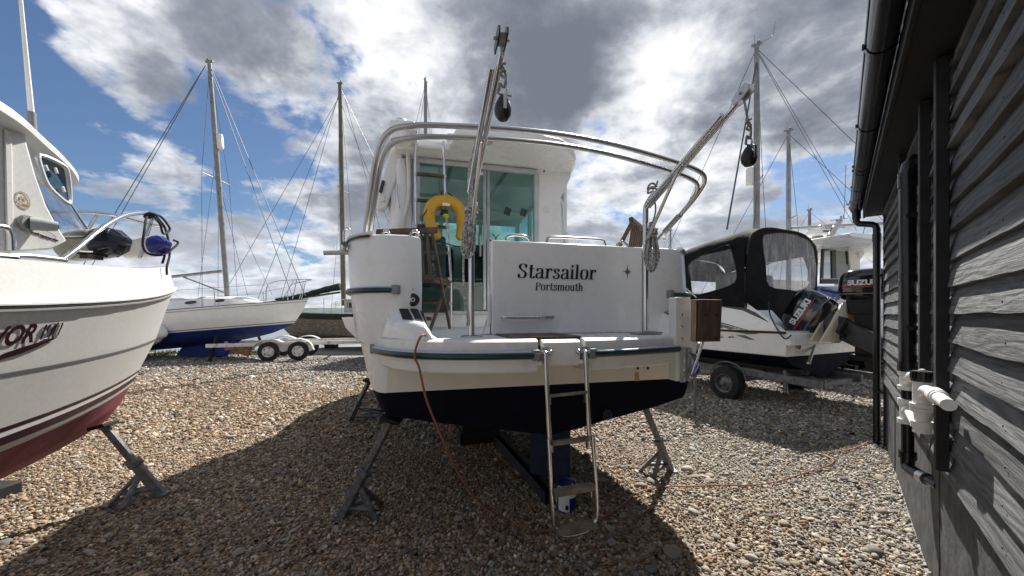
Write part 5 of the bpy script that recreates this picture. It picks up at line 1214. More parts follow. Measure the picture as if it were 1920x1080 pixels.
# roof with overhanging peak
ro = [(-1.0, -2.0), (-.98, .6), (-.93, 1.0), (-.67, 1.40), (-.42, 1.74), (-.18, 1.98), (0, 2.03), (.18, 1.98), (.42, 1.74), (.67, 1.40), (.93, 1.0), (.98, .6), (1.0, -2.0)]
ro = [(p.x, p.y) for p in smooth_pts([(a, b, 0) for a, b in ro], 5)]
rz_ = lambda y: 2.51-.02*max(0, (y-.3)/1.5)**2
g = G(); rows = []
c0 = Vector((0, -.2, 0))
for k, (f, dz) in enumerate(((.95, -.006), (1.0, .0), (1.002, .03), (.99, .055), (.95, .075), (.7, .12), (.4, .15), (.0, .16))):
    rows.append([Vector((c0.x+(x-c0.x)*f, c0.y+(y-c0.y)*f, rz_(y)+dz)) for x, y in ro])
g.grid(rows, closed=True); g.poly([Vector((c0.x+(x-c0.x)*.95, c0.y+(y-c0.y)*.95, rz_(y)-.006)) for x, y in ro]); rfo = g.obj('house_roof', GELA, wh, ang=40)
an = AF.at(61, 234, x=.55); an2 = AF.at(39, 0, x=.50)
g = G(); g.cyl(an+Vector((0, 0, -.04)), an+(an2-an)*.10, .020, 10); g.obj('aerial_mount', GREYP, fish)
G().tube([an, an.lerp(an2, .5), an2+(an2-an)*.35], [.014, .011, .007], 8).obj('aerial', WHITEP, fish)
# emblem, running light, sticker
def on_side(px_, py_, x=XS+.0225): return AF.at(px_, py_, x=x)
g = G(); c = on_side(43, 376)
def ringpts(rx_, rz2): return [Vector((c.x, c.y+rx_*math.cos(a), c.z+rz2*math.sin(a)-.25*rx_*math.cos(a))) for a in np.linspace(0, 6.283, 29)[:-1]]
for k in range(28):
    A_, B_ = ringpts(.033, .048), ringpts(.027, .040); j = (k+1) % 28; g.poly([A_[k], A_[j], B_[j], B_[k]])
sg = lambda pts_: g.poly([Vector((c.x+.0004, c.y+a*.034, c.z+b*.05-.25*a*.034)) for a, b in pts_])
sg([(-.45, -.05), (-.3, .42), (-.05, .42), (-.18, -.02)]); sg([(-.05, .42), (.1, .02), (.25, .05), (.12, .42)]); sg([(.12, .42), (.38, .42), (.5, .1), (.32, .02)])
sg([(-1.15, -.32), (-.5, -.18), (.0, -.30), (.5, -.12), (.95, -.2), (.5, -.36), (0, -.48), (-.5, -.36)]); sg([(-.7, -.55), (-.2, -.55), (.2, -.62), (.6, -.42), (.2, -.78), (-.3, -.70)])
g.obj('ring_emblem', HORN, wh, flat=True, recalc=False)
p = on_side(48, 418); g = G(); g.lathe([(0, 0), (.044, 0), (.046, .01), (.040, .022), (0, .022)], p, (1, .15, 0), 20); nl = g.obj('running_light', GREYP, wh)
G().lathe([(.036, .0), (.034, .05), (.026, .10), (.0, .105)], p+Vector((.012, .01, 0)), (.62, .78, 0), 18).obj('light_hood', mat('hazed_grey_plastic', (.33, .35, .34), .6), nl)
G().lathe([(.0, .0), (.024, .0), (.0, .004)], p+Vector((.012, .01, 0))+Vector((.62, .78, 0))*.107, (.62, .78, 0), 14).obj('green_lens', mat('green_lens', (.01, .10, .05), .15), nl)
p = on_side(70, 437); place_text('sticker_lettering', text_verts('southamptonyachts', .0165, .0015, .3), plane_fn((p.x+.0005, p.y-.03, p.z-.004), (0, 1, -.20), (0, .15, 1)), LETTER, wh)
g = G(); pc = on_side(84, 440); A_ = [Vector((pc.x+.0006, pc.y+.052*math.cos(a), pc.z-.010*math.cos(a)+.022*math.sin(a))) for a in np.linspace(-2.0, 1.6, 20)]
for k in range(19): g.poly([A_[k], A_[k+1], A_[k+1]+Vector((0, .002, .002)), A_[k]+Vector((0, .002, .002))])
g.obj('sticker_swirl', LETTER, wh, flat=True, recalc=False)
# deck edge trim, rails, cleat
G().tube(smooth_pts([on_hull(-60, 470, .0, a=4, b=6)+Vector((-.02, 0, .02)), AF.at(0, 478, x=.86), AF.at(60, 481, x=.83), AF.at(122, 488, x=.80)], 4), .016, 10).obj('deck_rail', STEELD, fish)
G().tube(smooth_pts([AF.at(-40, 425, x=.84), AF.at(5, 425, x=.84), AF.at(20, 436, x=.84), AF.at(23, 470, x=.84)], 4), .014, 10).obj('hand_rail', STEEL, fish)
G().tube(smooth_pts([AF.at(-40, 478, x=.93), AF.at(10, 480, x=.93), AF.at(32, 482, x=.93)], 3), .014, 8).obj('side_rail', STEELD, fish)
rail = [AF.at(118, 486, x=.80), AF.at(150, 462, x=.76), AF.at(195, 425, x=.64), AF.at(235, 404, x=.50), AF.at(272, 399, x=.34), AF.at(280, 402, x=.18), Vector((0, 2.86, 2.37))]
rail2 = rail+[mir(p) for p in rail[:-1]][::-1]
G().tube(smooth_pts(rail2, 6), .0165, 12).obj('bow_rail', STEEL, fish)
for pp in (((287, 404), (262, 484), .30),):
    a, b = AF.at(*pp[0], x=pp[2]-.05), AF.at(*pp[1], x=pp[2]); G().cyl(a, b, .0145, 10).obj('rail_stanchion', STEEL, fish); G().cyl(mir(a), mir(b), .0145, 10).obj('rail_stanchion', STEEL, fish)
FH_bow = Vector((0, 2.86, 2.0))
cz = AF.at(172, 482, x=.66); g = G(); g.box(cz, (.05, .10, .03)); g.tube([cz+Vector((0, -.09, .02)), cz+Vector((0, 0, .03)), cz+Vector((0, .09, .02))], .014, 8); g.obj('cleat', BLACKP, fish)
# fenders lying on the foredeck
def fender(a, b, r, mb, mc, label, ct=.14):
    a, b = Vector(a), Vector(b); d = (b-a); L_ = d.length; d.normalize(); f = empty('fender', a.lerp(b, .5), 0, label, 'fender', 'boat fenders lying on the foredeck'); o = -d*(L_/2)
    G().lathe([(0, -.03), (r*.5, -.02), (r*.9, .03), (r, .10), (r, L_-ct-.02), (r*.995, L_-ct)], o, d, 28).obj('body', mb, f)
    G().lathe([(r*1.0, L_-ct), (r*.97, L_-ct*.6), (r*.80, L_-ct*.15), (r*.42, L_+.025), (.03, L_+.04), (.022, L_+.07), (.0, L_+.075)], o, d, 28).obj('end_cap', mc, f)
    g = G()
    for k in range(10):
        aa = k*.628; u = Vector((0, 0, 1)); x_ = u.cross(d).normalized(); y_ = d.cross(x_); q_ = x_*math.cos(aa)+y_*math.sin(aa)
        g.tube([o+d*(L_-ct*.55)+q_*r*.95, o+d*(L_-ct*.15)+q_*r*.78, o+d*(L_+.025)+q_*r*.40], .006, 5)
    g.obj('cap_rib', mc, f)
    return f
def wl(p): return Vector((p.x-3.46, p.y+.9, p.z))
fender(wl(AF.at(124, 464, x=.25)), wl(AF.at(226, 453, x=.70)), .108, MOSSY, NAVYP, 'cream fender with navy cap lying across the foredeck of the left boat')
fender(wl(AF.at(238, 470, x=.03)), wl(AF.at(306, 459, x=.44)), .088, mat('clean_cream_fender', (.60, .58, .54), .5, var=.08, scale=6, dirt=((.35, .32, .25), 9, .6, .4)), BLUEP, 'pale fender with royal blue cap hanging over the bow of the left boat', .07)
rb = [AF.at(275, 402, x=.34), AF.at(271, 430, x=.40), AF.at(268, 462, x=.42), AF.at(280, 476, x=.42), AF.at(305, 478, x=.44), AF.at(325, 465, x=.44), AF.at(334, 455, x=.43), AF.at(325, 450, x=.42)]
rb2 = [AF.at(280, 402, x=.32), AF.at(300, 405, x=.30), AF.at(315, 422, x=.30), AF.at(318, 432, x=.30), AF.at(306, 438, x=.32), AF.at(300, 420, x=.32), AF.at(286, 404, x=.32)]
rb3 = [AF.at(290, 402, x=.30), AF.at(308, 425, x=.29), AF.at(316, 452, x=.30), AF.at(318, 478, x=.32), AF.at(313, 500, x=.36), AF.at(313, 515, x=.38)]
rb4 = [AF.at(315, 446, x=.40), AF.at(308, 482, x=.38), AF.at(304, 494, x=.36)]
dl_ = empty('dock_line', wl(rb[0]), 0, 'black dock line knotted on the bow rail of the left boat', 'rope')
g = G(); o_ = rb[0]
for P_ in (rb, rb2, rb3, rb4): g.tube([p-o_ for p in smooth_pts(P_, 6)], .0095, 7)
for k in range(3): g.tube([Vector((0, 0, 0))+Vector((.02*math.cos(a), .01+k*.018+.022*math.sin(a), .022*math.sin(a+1))) for a in np.linspace(0, 6.283, 12)[:-1]], .010, 6, closed=True)
g.obj('line', ROPEB, dl_)
boat_stand(gz(302, 928), spot(196, 800, 3.02), [gz(203, 948), gz(232, 950)], 'grey steel boat stand under the bow of the left fishing boat', .062)
ob = ground_at(12, 938); pb2 = empty('keel_block', Vector((-4.25, 3.12, 0)), 0, 'black timber block under the keel of the left boat', 'timber block'); G().box((0, 0, .05), (.26, .2, .12)).obj('block', DARKW, pb2, bevel=.02)

# ------------------------------------------------------------------ yachts
def stay(g, a, b, r=.008): g.tube([a, b], r, 5, cap=False)
def rigged_mast(par, foot, top, r, m_, spread=((.62, .55),), stays=(), boom=None, wr=.007, reflector=None, crane=True):
    foot, top = Vector(foot), Vector(top)
    mo = G().tube([foot, foot.lerp(top, .6), top], [r, r, r*.78], 10).obj('mast', m_, par)
    sp_g = G(); rg = G()
    for f, w_ in spread:
        c = foot.lerp(top, f); sp_g.tube([c+Vector((-w_, -.08, .03)), c, c+Vector((w_, -.08, .03))], .018, 6)
        for sd in (-1, 1):
            tip_ = c+Vector((sd*w_, -.08, .03)); stay(rg, top-Vector((0, 0, .12)), tip_, wr); stay(rg, tip_, foot+Vector((sd*w_*1.35, -.25, -.5)), wr); stay(rg, c, foot+Vector((sd*w_*1.3, .25, -.5)), wr*.9)
    if spread: sp_g.obj('spreader', m_, mo)
    for a, b, rr_ in stays: stay(rg, Vector(a), Vector(b), rr_)
    rg.obj('rigging', WIRE, par)
    if crane:
        g = G(); g.box(top+Vector((0, 0, .03)), (.07, .26, .05)); g.cyl(top+Vector((0, .05, .0)), top+Vector((0, .05, .32)), .006, 5); g.ball(top+Vector((0, -.05, .10)), .05, 1); g.obj('masthead', GREYP, mo)
    if reflector:
        g = G(); c = foot.lerp(top, reflector)+Vector((0, .16, 0)); g.lathe([(0, -.26), (.09, -.25), (.105, -.15), (.10, -.14), (.105, -.05), (.10, -.04), (.105, .06), (.10, .07), (.105, .17), (.09, .25), (0, .26)], c, n=12); g.obj('radar_reflector', WHITEP, mo)
    if boom:
        a, b, rb_ = boom; G().tube([Vector(a), Vector(b)], rb_, 8).obj('boom', m_, par)
    return mo
def yacht_hull(Lf, La, B, zk, zw, zd, zb):
    return Hull([(-La*.80, Lf*.62, .05, zk, zk+.28, .45, 2, 5, .2), (-La*.88, Lf*.74, B*.62, zk+.16, zw-.12, .42, 1.9, 3, .4), (-La*.93, Lf*.84, B*.90, zw, zw+.03, .42, 1.9, 3, .55), (-La*.97, Lf*.94, B, (zw+zd)/2, (zw+zb)/2+.04, .42, 2.0, 3, .68), (-La, Lf, B*1.0, zd, zb, .42, 2.1, 3, .72)])

YF = Frame(-10.45, 13.4, -90)                # yacht with her bow to the right
ya = empty('sailing_yacht', YF.loc, R(-90), 'white sailing yacht with royal blue bottom and fin keel standing beyond the left boat', 'sailing yacht', 'sailing yachts laid up ashore', rx=R(4.6))
YH = yacht_hull(3.45, 6.0, 1.45, .42, .95, 1.66, 1.80)
g = YH.skin(G(), 0, 2, 6); YH.transom(g, 0, 2); g.obj('hull_bottom', BLUE, ya); g = YH.skin(G(), 2, 4, 6); YH.transom(g, 2, 4); YH.lid(g, 4, .02, .99); g.obj('hull_topside', GEL, ya, ang=32)
for a, b, m_ in ((2.0, 2.07, WHITEV), (2.1, 2.15, BLUEC), (3.72, 3.77, STARM), (3.93, 4.0, mat('teak_toerail', (.16, .10, .06), .6))): YH.skin(G(), a, b, 1, .006).obj('stripe', m_, ya)
g = G(); g.prism([(-.09, -.95, .60), (-.09, 1.15, .72), (-.09, .42, -.02), (-.09, -1.35, .10)], (.18, 0, 0)); g.obj('fin_keel', BLUE, ya, bevel=.05)
g = G(); rows = []
for y, w_, h_ in ((-3.6, .95, .30), (-2.4, .98, .36), (-.8, .92, .40), (.5, .78, .38), (1.3, .55, .30), (1.75, .3, .12), (1.95, .12, .0)): rows.append([(-w_, y, 1.70), (-w_*.94, y, 1.70+h_*.8), (-w_*.8, y, 1.70+h_), (0, y, 1.70+h_*1.1), (w_*.8, y, 1.70+h_), (w_*.94, y, 1.70+h_*.8), (w_, y, 1.70)])
g.grid(rows); g.poly(rows[0]); co_ = g.obj('coachroof', GEL, ya, ang=35)
for y, l_ in ((-2.55, .62), (-1.35, .62), (.1, .30), (.95, .26)):
    g = G()
    for sd in (1, -1): g.prism(smooth_pts([(sd*(.955-max(0, y)*.16), y-l_/2, 1.85), (sd*(.955-max(0, y)*.16), y-l_/2, 1.93), (sd*(.945-max(0, y)*.16), y+l_/2, 1.94), (sd*(.945-max(0, y)*.16), y+l_/2, 1.86)], 3, closed=True), (sd*.012, 0, 0))
    g.obj('window', WINDK, co_)
mt = Vector((0, .62, 2.08)); mtop = Vector((0, .62+.03, 10.35))
rigged_mast(ya, mt, mtop, .085, MASTA, ((.50, .62),), [((0, .68, 10.2), (0, 3.35, 1.9), .013), ((0, .68, 10.05), (0, 2.9, 1.9), .012), ((0, .5, 10.25), (.2, -5.4, 1.8), .013), ((0, .5, 10.25), (-.3, -5.6, 1.8), .012), ((0, .7, 6.0), (0, 2.2, 2.0), .007), ((.3, -.2, 2.0), (0, .60, 7.0), .006)], ((0, .50, 3.0), (0, -4.1, 2.85), .055), reflector=.66)
G().tube([(0, .5, 2.25), (0, -.9, 2.92)], .03, 6).obj('kicking_strap', MASTA, ya)
g = G()
for sd in (1, -1): g.tube(smooth_pts([(sd*.62, 2.35, 1.78), (sd*.58, 2.5, 2.35), (sd*.25, 3.3, 2.45), (0, 3.62, 2.45)], 5), .016, 6); g.tube([(sd*.28, 3.05, 1.8), (sd*.28, 3.25, 2.44)], .014, 6); g.tube([(sd*.5, 2.85, 1.8), (sd*.30, 3.15, 2.42)], .012, 6)
g.obj('pulpit', STEELD, ya)
g = G()
for y in (-3.4, -2.0, -.4, 1.1):
    for sd in (1, -1): g.cyl((sd*1.34*(1 if y < 0 else .9), y, 1.68), (sd*1.34*(1 if y < 0 else .9), y, 2.30), .013, 6)
g.obj('stanchion', STEELD, ya)
g = G()
for z in (1.98, 2.28):
    for sd in (1, -1): g.tube([(sd*1.3, -5.0, z), (sd*1.34, -2, z), (sd*1.34, -.4, z), (sd*1.2, 1.1, z), (sd*.6, 2.4, z+.05)], .005, 4)
g.obj('guard_wire', WIRE, ya)
g = G()
for sd in (1, -1): g.tube(smooth_pts([(sd*.95, -4.1, 1.72), (sd*.93, -3.7, 2.12), (sd*.88, -3.2, 2.22)], 4), .035, 6)
g.tube(smooth_pts([(-.9, -3.5, 1.9), (-.85, -3.35, 2.46), (0, -3.3, 2.56), (.85, -3.35, 2.46), (.9, -3.5, 1.9)], 5), .022, 6); g.tube(smooth_pts([(-.9, -2.4, 2.05), (-.85, -2.75, 2.46), (0, -2.7, 2.53), (.85, -2.75, 2.46), (.9, -2.4, 2.05)], 5), .022, 6)
g.obj('sprayhood_frame', BLUEC, ya)
g = G(); g.grid([[(x*.9, -2.45+.0*x, 2.03), (x*.86, -2.78, 2.46)] for x in (-1, -.5, 0, .5, 1)]); g.obj('sprayhood_window', VINYL, ya)
g = G()
for y in (-1.6, .9):
    for sd in (1, -1): g.beam((sd*1.5, y, -.35), (sd*1.0, y, .72), .07, .07)
g.obj('cradle_leg', DARKW, ya)

# old wooden boat beyond, bow behind the yacht
WFm = Frame(-7.55, 17.0, 90)
wb = empty('wooden_boat', (-7.55, 17.0, 0), R(90), 'old bare timber boat with green sail cover behind the rusty trailer', 'wooden boat')
WH = Hull([(-4.4, 1.9, .08, .22, .30, .45, 2, 4, .3), (-4.5, 2.3, 1.0, .36, .55, .45, 1.9, 3, .6), (-4.6, 2.6, 1.5, .62, .85, .45, 2, 3, .75), (-4.7, 2.85, 1.65, 1.28, 1.40, .45, 2.1, 3, .85), (-4.75, 2.95, 1.66, 1.50, 1.66, .45, 2.1, 3, .85)])
g = WH.skin(G(), 0, 1.25, 4); WH.transom(g, 0, 1.25); g.obj('hull_bottom', mat('dark_bottom_timber', (.035, .028, .025), .9, var=.3), wb)
g = G()
for k in range(9):                            # carvel strakes, each standing a little proud of the next
    a = 1.25+k*(3.0-1.25)/9; WH.skin(g, a+.012, a+(3.0-1.25)/9-.012, 1, .004+.006*(k % 2))
WH.skin(g, 1.25, 3.0, 6); WH.transom(g, 1.25, 4); g.obj('planking', OLDW, wb, ang=20)
g = WH.skin(G(), 3.0, 4, 3, .02); WH.lid(g, 4, .03, .98); g.obj('bulwark', DARKW, wb)
g = G(); g.box((0, -2.2, 1.86), (2.0, 3.4, .52)); g.box((0, -2.2, 2.13), (2.2, 3.6, .05)); wd = g.obj('deckhouse', mat('flaking_white_paint', (.52, .52, .50), .7, dirt=((.25, .22, .18), 6, .52, .6)), wb, bevel=.02)
for y in (-3.5, -2.6, -1.7, -.85):
    for sd in (1, -1): G().box((sd*1.004, y, 1.90), (.02, .42, .22)).obj('window', WINDK, wd)
rigged_mast(wb, (0, -.05, 1.9), (0, .12, 11.8), .10, MASTW, ((.52, .55),), [((0, .1, 11.6), (0, 2.9, 1.7), .010), ((0, .1, 11.3), (0, 5.2, 2.6), .010), ((0, .1, 11.4), (0, 3.9, 1.9), .010), ((.4, .1, 11.5), (1.3, -2.2, 1.9), .009), ((0, .1, 11.6), (0, -4.6, 1.9), .010), ((0, .1, 11.0), (.5, -3.4, 1.9), .009)])
g = G(); pc_ = [(0, .12, 2.75), (0, .9, 2.58), (0, 1.7, 2.36), (0, 2.5, 2.22), (0, 3.0, 2.18)]; g.tube(smooth_pts(pc_, 4), [.26, .25, .22, .24, .20, .19, .22, .18, .17, .20, .16, .15, .17, .13, .12, .10, .06], 10, flat=.62); g.obj('sail_cover', GREENC, wb)
G().tube([(0, .1, 2.5), (0, 3.2, 2.05)], .05, 6).obj('boom', MASTW, wb)
g = G()
for y in (-4.2, -3.0, -1.9, -.9, .1, 1.0): g.cyl((1.5, y, 1.55), (1.5, y, 2.15), .014, 5); g.cyl((-1.5, y, 1.55), (-1.5, y, 2.15), .014, 5); g.box((1.69, y, 1.38), (.03, .06, .34))
g.tube([(1.5, -4.2, 2.13), (1.5, 1.0, 2.13)], .008, 4); g.obj('guard_rail', STEELD, wb)
for y in (-3, .5): G().box((0, y, .10), (.5, .4, .26)).obj('keel_block', DARKW, wb)

def simple_yacht(loc, deg, label, L_, mtop_z, mr, rake=.0, refl=None, spr=((.52, .6),), stays=(), m_=MASTA, boomz=None, hullm=None):
    y_ = empty('sailing_yacht', loc, R(deg), label, 'sailing yacht', 'sailing yachts laid up ashore')
    H = yacht_hull(L_*.42, L_*.58, L_*.155, .30, .80, 1.42, 1.6)
    g = H.skin(G(), 0, 2, 4); H.transom(g, 0, 2); g.obj('hull_bottom', NAVYL, y_); g = H.skin(G(), 2, 4, 4); H.transom(g, 2, 4); H.lid(g, 4, .02, .99); g.obj('hull_topside', hullm or GEL, y_, ang=32)
    g = G(); g.prism([(-.08, -.8, .45), (-.08, .8, .45), (-.08, .5, 0), (-.08, -.9, 0)], (.16, 0, 0)); g.obj('fin_keel', NAVYL, y_)
    g = G(); g.box((0, -L_*.10, 1.60), (L_*.2, L_*.34, .30), taper=.86); cr_ = g.obj('coachroof', GEL, y_, bevel=.06)
    for sd in (1, -1): G().box((sd*L_*.098, -L_*.12, 1.61), (.03, L_*.16, .10), Euler((0, 0, 0))).obj('window', WINDK, cr_)
    rigged_mast(y_, (0, .3, 1.72), (0, .3-rake, mtop_z), mr, m_, spr, list(stays)+[((0, .32-rake, mtop_z-.1), (0, L_*.40, 1.66), .008), ((0, .28-rake, mtop_z-.1), (0, -L_*.56, 1.5), .008)], ((0, .22, boomz), (0, -L_*.36, boomz-.05), .05) if boomz else None, reflector=refl)
    return y_
simple_yacht(spot(793, 600, 15.5)*1.0-Vector((0, 0, spot(793, 600, 15.5).z)), -8, 'sailing yacht hidden behind the cruiser, only its mast above the cabin roof', 7.5, 11.15, .085, .0)
tm = spot(1443, 590, 10.5); y1 = simple_yacht((tm.x, tm.y, 0), 62, 'sailing yacht with the tallest mast, standing behind the black canopy', 8.5, 9.0, .082, .0, refl=.50, spr=((.47, .62),),
    stays=[((.0, .3, 8.6), tuple(Frame(tm.x, tm.y, 62).loc_of(*spot(1363, 430, 9.0)[:2], spot(1363, 430, 9.0).z)), .020), ((0, .28, 8.85), tuple(Frame(tm.x, tm.y, 62).loc_of(*spot(1610, 418, 12)[:2], spot(1610, 418, 12).z)), .008), ((0, .28, 8.8), tuple(Frame(tm.x, tm.y, 62).loc_of(*spot(1606, 432, 12.4)[:2], spot(1606, 432, 12.4).z)), .008)])
g = G(); q_ = Vector((0, .3, 9.02)); g.tube(smooth_pts([q_, q_+Vector((.05, -.35, .15)), q_+Vector((.06, -.42, .42))], 3), .008, 5); g.beam(q_+Vector((-.12, -.42, .42)), q_+Vector((.22, -.42, .44)), .012, .012); g.obj('wind_vane', GREYP, y1)
tm = spot(1499, 590, 12.5); simple_yacht((tm.x, tm.y, 0), 70, 'sailing yacht with thin raked mast right of the tallest mast', 8.0, 7.55, .07, .0, spr=((.5, .5),), boomz=4.45-.1)
tm = spot(1531, 590, 21); simple_yacht((tm.x, tm.y, 0), 50, 'sailing yacht far back, its short mast above the radar dome', 8.0, 7.3, .09, 0)
tm = spot(1190, 590, 21); simple_yacht((tm.x, tm.y, 0), 20, 'distant sailing yacht showing a short masthead beside the folding chair', 7.5, 6.8, .075, 0)
tm = spot(1264, 590, 23); simple_yacht((tm.x, tm.y, 0), 20, 'distant sailing yacht showing a thin masthead left of the black canopy', 7.5, 6.6, .06, 0)

# ------------------------------------------------------------------ wheels and trailers
def wheel(par, c, r, w_, rimm, tyrem=RUBBER, ax_=(1, 0, 0), hubm=None, holes=5):
    ax_ = Vector(ax_).normalized(); c = Vector(c)
    wo = G().lathe([(r*.56, -w_/2), (r*.80, -w_/2-.004), (r*.93, -w_*.46), (r, -w_*.30), (r, w_*.30), (r*.93, w_*.46), (r*.80, w_/2+.004), (r*.56, w_/2), (r*.55, 0), (r*.56, -w_/2)], c, ax_, 32).obj('wheel', tyrem, par)
    G().lathe([(r*.57, w_/2-.006), (r*.54, w_/2+.004), (r*.49, w_/2-.008), (r*.46, w_*.22), (r*.34, w_*.28), (r*.20, w_*.42), (r*.13, w_*.45), (r*.12, w_*.60), (0, w_*.62)], c, ax_, 28).obj('rim', rimm, wo)
    G().lathe([(r*.57, -w_/2+.006), (r*.5, -w_/2), (r*.46, -w_*.2), (0, -w_*.2)], c, ax_, 20).obj('rim_back', rimm, wo)
    u = Vector((0, 0, 1)); x_ = u.cross(ax_).normalized(); y_ = ax_.cross(x_)
    for k in range(holes):
        a = k*2*math.pi/holes; q_ = c+ax_*(w_*.255)+(x_*math.cos(a)+y_*math.sin(a))*r*.40; G().lathe([(0, 0), (r*.075, 0), (r*.07, .004), (0, .004)], q_, ax_, 10).obj('rim_hole', hubm or BLACKP, wo)
    return wo
tl = spot(532, 676, 12.4); tr = empty('boat_trailer', (tl.x, tl.y, 0), R(18), 'rusty white twin axle trailer with empty bed in front of the blue keel', 'trailer')
for x in (-.40, .40):
    for sd in (-1, 1): wheel(tr, (x*1.06, sd*.95+.95, .31), .31, .19, RUSTW, ax_=(0, sd, 0), hubm=RUST)
g = G()
for sd in (-1, 1): g.beam((-2.2, sd*.72+.95, .52), (2.9, sd*.72+.95, .56), .07, .12)
for x in (-1.6, -.4, .4, 1.5, 2.8): g.beam((x, .23, .50), (x, 1.67, .50), .08, .06)
g.beam((2.8, .95, .55), (4.6, .95, .55), .10, .10); g.obj('trailer_frame', RUSTW, tr, bevel=.01)
for sd in (-1, 1):
    g = G(); prof_ = smooth_pts([(-.86, 0, .40), (-.76, 0, .60), (-.48, 0, .72), (-.2, 0, .70), (0, 0, .62), (.2, 0, .70), (.48, 0, .72), (.76, 0, .60), (.90, 0, .34)], 5)
    g.grid([[(p.x, sd*.95+.95+d, p.z+e) for d, e in ((-.13, -.03), (-.12, 0), (.12, 0), (.13, -.03))] for p in prof_]); g.obj('mudguard', RUSTW, tr)
g = G(); g.box((-1.3, .25, .42), (.8, .10, .14)); g.box((-2.0, .65, .50), (.5, .6, .1)); g.box((-1.1, .05, .32), (.3, .12, .2), Euler((0, .4, 0))); g.obj('rusted_axle', RUST, tr, bevel=.02)
wrp = spot(288, 640, 12.0); wbn = empty('wrapped_outboard', (wrp.x, wrp.y, 0), 0, 'white wrapped outboard showing past the bow of the left boat', 'wrapped outboard')
g = G(); g.tube(smooth_pts([(-.5, 0, .55), (-.2, 0, .82), (.1, 0, .92), (.28, 0, .88), (.36, 0, .80)], 5), [.20, .24, .27, .30, .32, .33, .33, .32, .31, .30, .28, .26, .24, .22, .19, .17, .14, .12, .10, .08, .03][:21], 12); g.obj('cover', WHITEP, wbn); G().box((-.5, 0, .28), (.12, .4, .56)).obj('stand', DARKW, wbn)

# ------------------------------------------------------------------ canopied sports boat on its trailer (right)
CF = Frame(5.17, 6.27, 25.5)
sb = empty('canopy_boat', CF.loc, R(25.5), 'white sports boat under a black canopy with clear windows, on a trailer at right', 'boat')
CH = Hull([(.05, 5.2, .03, .46, .72, .45, 2, 4, 1), (.05, 5.4, .96, .74, 1.0, .42, 2, 3, .97), (.03, 5.6, 1.10, .865, 1.14, .42, 2, 3, .98), (.0, 5.85, 1.13, 1.205, 1.52, .45, 2.1, 3, .98), (.0, 5.86, 1.135, 1.245, 1.56, .45, 2.1, 3, .98), (.66, 5.8, 1.06, 1.70, 1.98, .45, 2.2, 3, .98)])
g = CH.skin(G(), 0, 1.9, 5); CH.transom(g, 0, 1.9); g.obj('hull_bottom', NAVY, sb); g = CH.skin(G(), 1.9, 5, 8); CH.transom(g, 1.9, 4); CH.lid(g, 5, .02, .97); g.obj('hull_topside', GEL, sb, ang=32)
CH.skin(G(), 3.0, 3.95, 1, .014).obj('rub_rail', BLACKP, sb)
def on_side2(px_, py_, off=.004, H=CH, fr=CF, x=-1.10, a=2.0, b=5.0):
    p = fr.at(px_, py_, x=x); return Vector((-(H.x_at(p.y, p.z, a, b)+off), p.y, p.z))
def decal(name, tops, bots, m_): g = G(); g.grid([[on_side2(*t, off=.006), on_side2(*b, off=.006)] for t, b in zip(tops, bots)]); g.obj(name, m_, sb, flat=True)
decal('bow_stripe', [(1338, 603), (1370, 612), (1405, 621), (1425, 625.5)], [(1338, 609), (1370, 621), (1405, 627), (1425, 626)], GREYV)
decal('bow_stripe', [(1338, 600), (1370, 609), (1405, 619)], [(1338, 602), (1370, 611), (1405, 620)], BLACKP)
decal('wedge_stripe', [(1348, 574), (1390, 575), (1415, 586), (1440, 603)], [(1348, 575), (1390, 582), (1415, 593), (1440, 604)], mat('charcoal_vinyl', (.05, .052, .058), .45))
decal('slash_stripe', [(1381, 628), (1398, 628.5), (1416, 637)], [(1383, 629), (1406, 637), (1417, 637.6)], GREYV)
def fitted(word, x0, y0, x1, y1, h, bold=0, shear=0):
    V, Fc = text_verts(word, 1, bold, shear); a_ = min(v.x for v in V); w_ = max(v.x for v in V)-a_; hh = max(v.y for v in V); A_, B_ = on_side2(x0, y0), on_side2(x1, y1)
    def fn(v):
        p = A_.lerp(B_, (v.x-a_)/w_); z = p.z+v.y/hh*h; return Vector((-(CH.x_at(p.y, z, 2, 5)+.006), p.y, z))
    return place_text('model_lettering', (V, Fc), fn, mat('charcoal_vinyl', (.05, .052, .058), .45), sb)
fitted('ANTARES 6', 1262, 633.5, 1378, 633.5, .038, .012, .15)
# stern platform, seat back
g = G(); g.box((-.0, .30, 1.225), (2.16, .60, .03)); g.box((0, -.02, 1.12), (2.22, .10, .185)); g.obj('stern_platform', GEL, sb, bevel=.02, seg=3)
g = G(); g.prism([(-.95, .36, 1.24), (-.95, .72, 1.66), (-.95, .95, 1.66), (-.95, .95, 1.24)], (.62, 0, 0)); g.prism([(.33, .36, 1.24), (.33, .72, 1.66), (.33, .95, 1.66), (.33, .95, 1.24)], (.62, 0, 0)); g.obj('stern_moulding', GEL, sb, bevel=.03)
for x in (-.78, .72): G().lathe([(0, 0), (.04, 0), (.044, .008), (.030, .010), (.026, .003), (0, .003)], (x, -.072 if x > 0 else .0, 1.0 if x < 0 else 1.08), (0, -1, 0), 16).obj('drain_fitting', GREYP, sb)
g = G(); g.cyl((-.75, -.12, .76), (-.30, .02, 1.0), .022, 8); g.ball((-.75, -.12, .76), .035, 1); g.obj('trim_strut', STEELD, sb)
G().tube(smooth_pts([on_side2(1438, 566, .02), on_side2(1444, 590, .03), on_side2(1462, 620, .03), on_side2(1475, 635, .04), on_side2(1488, 628, .05)], 5), .010, 6).obj('fuel_hose', BLACKP, sb)
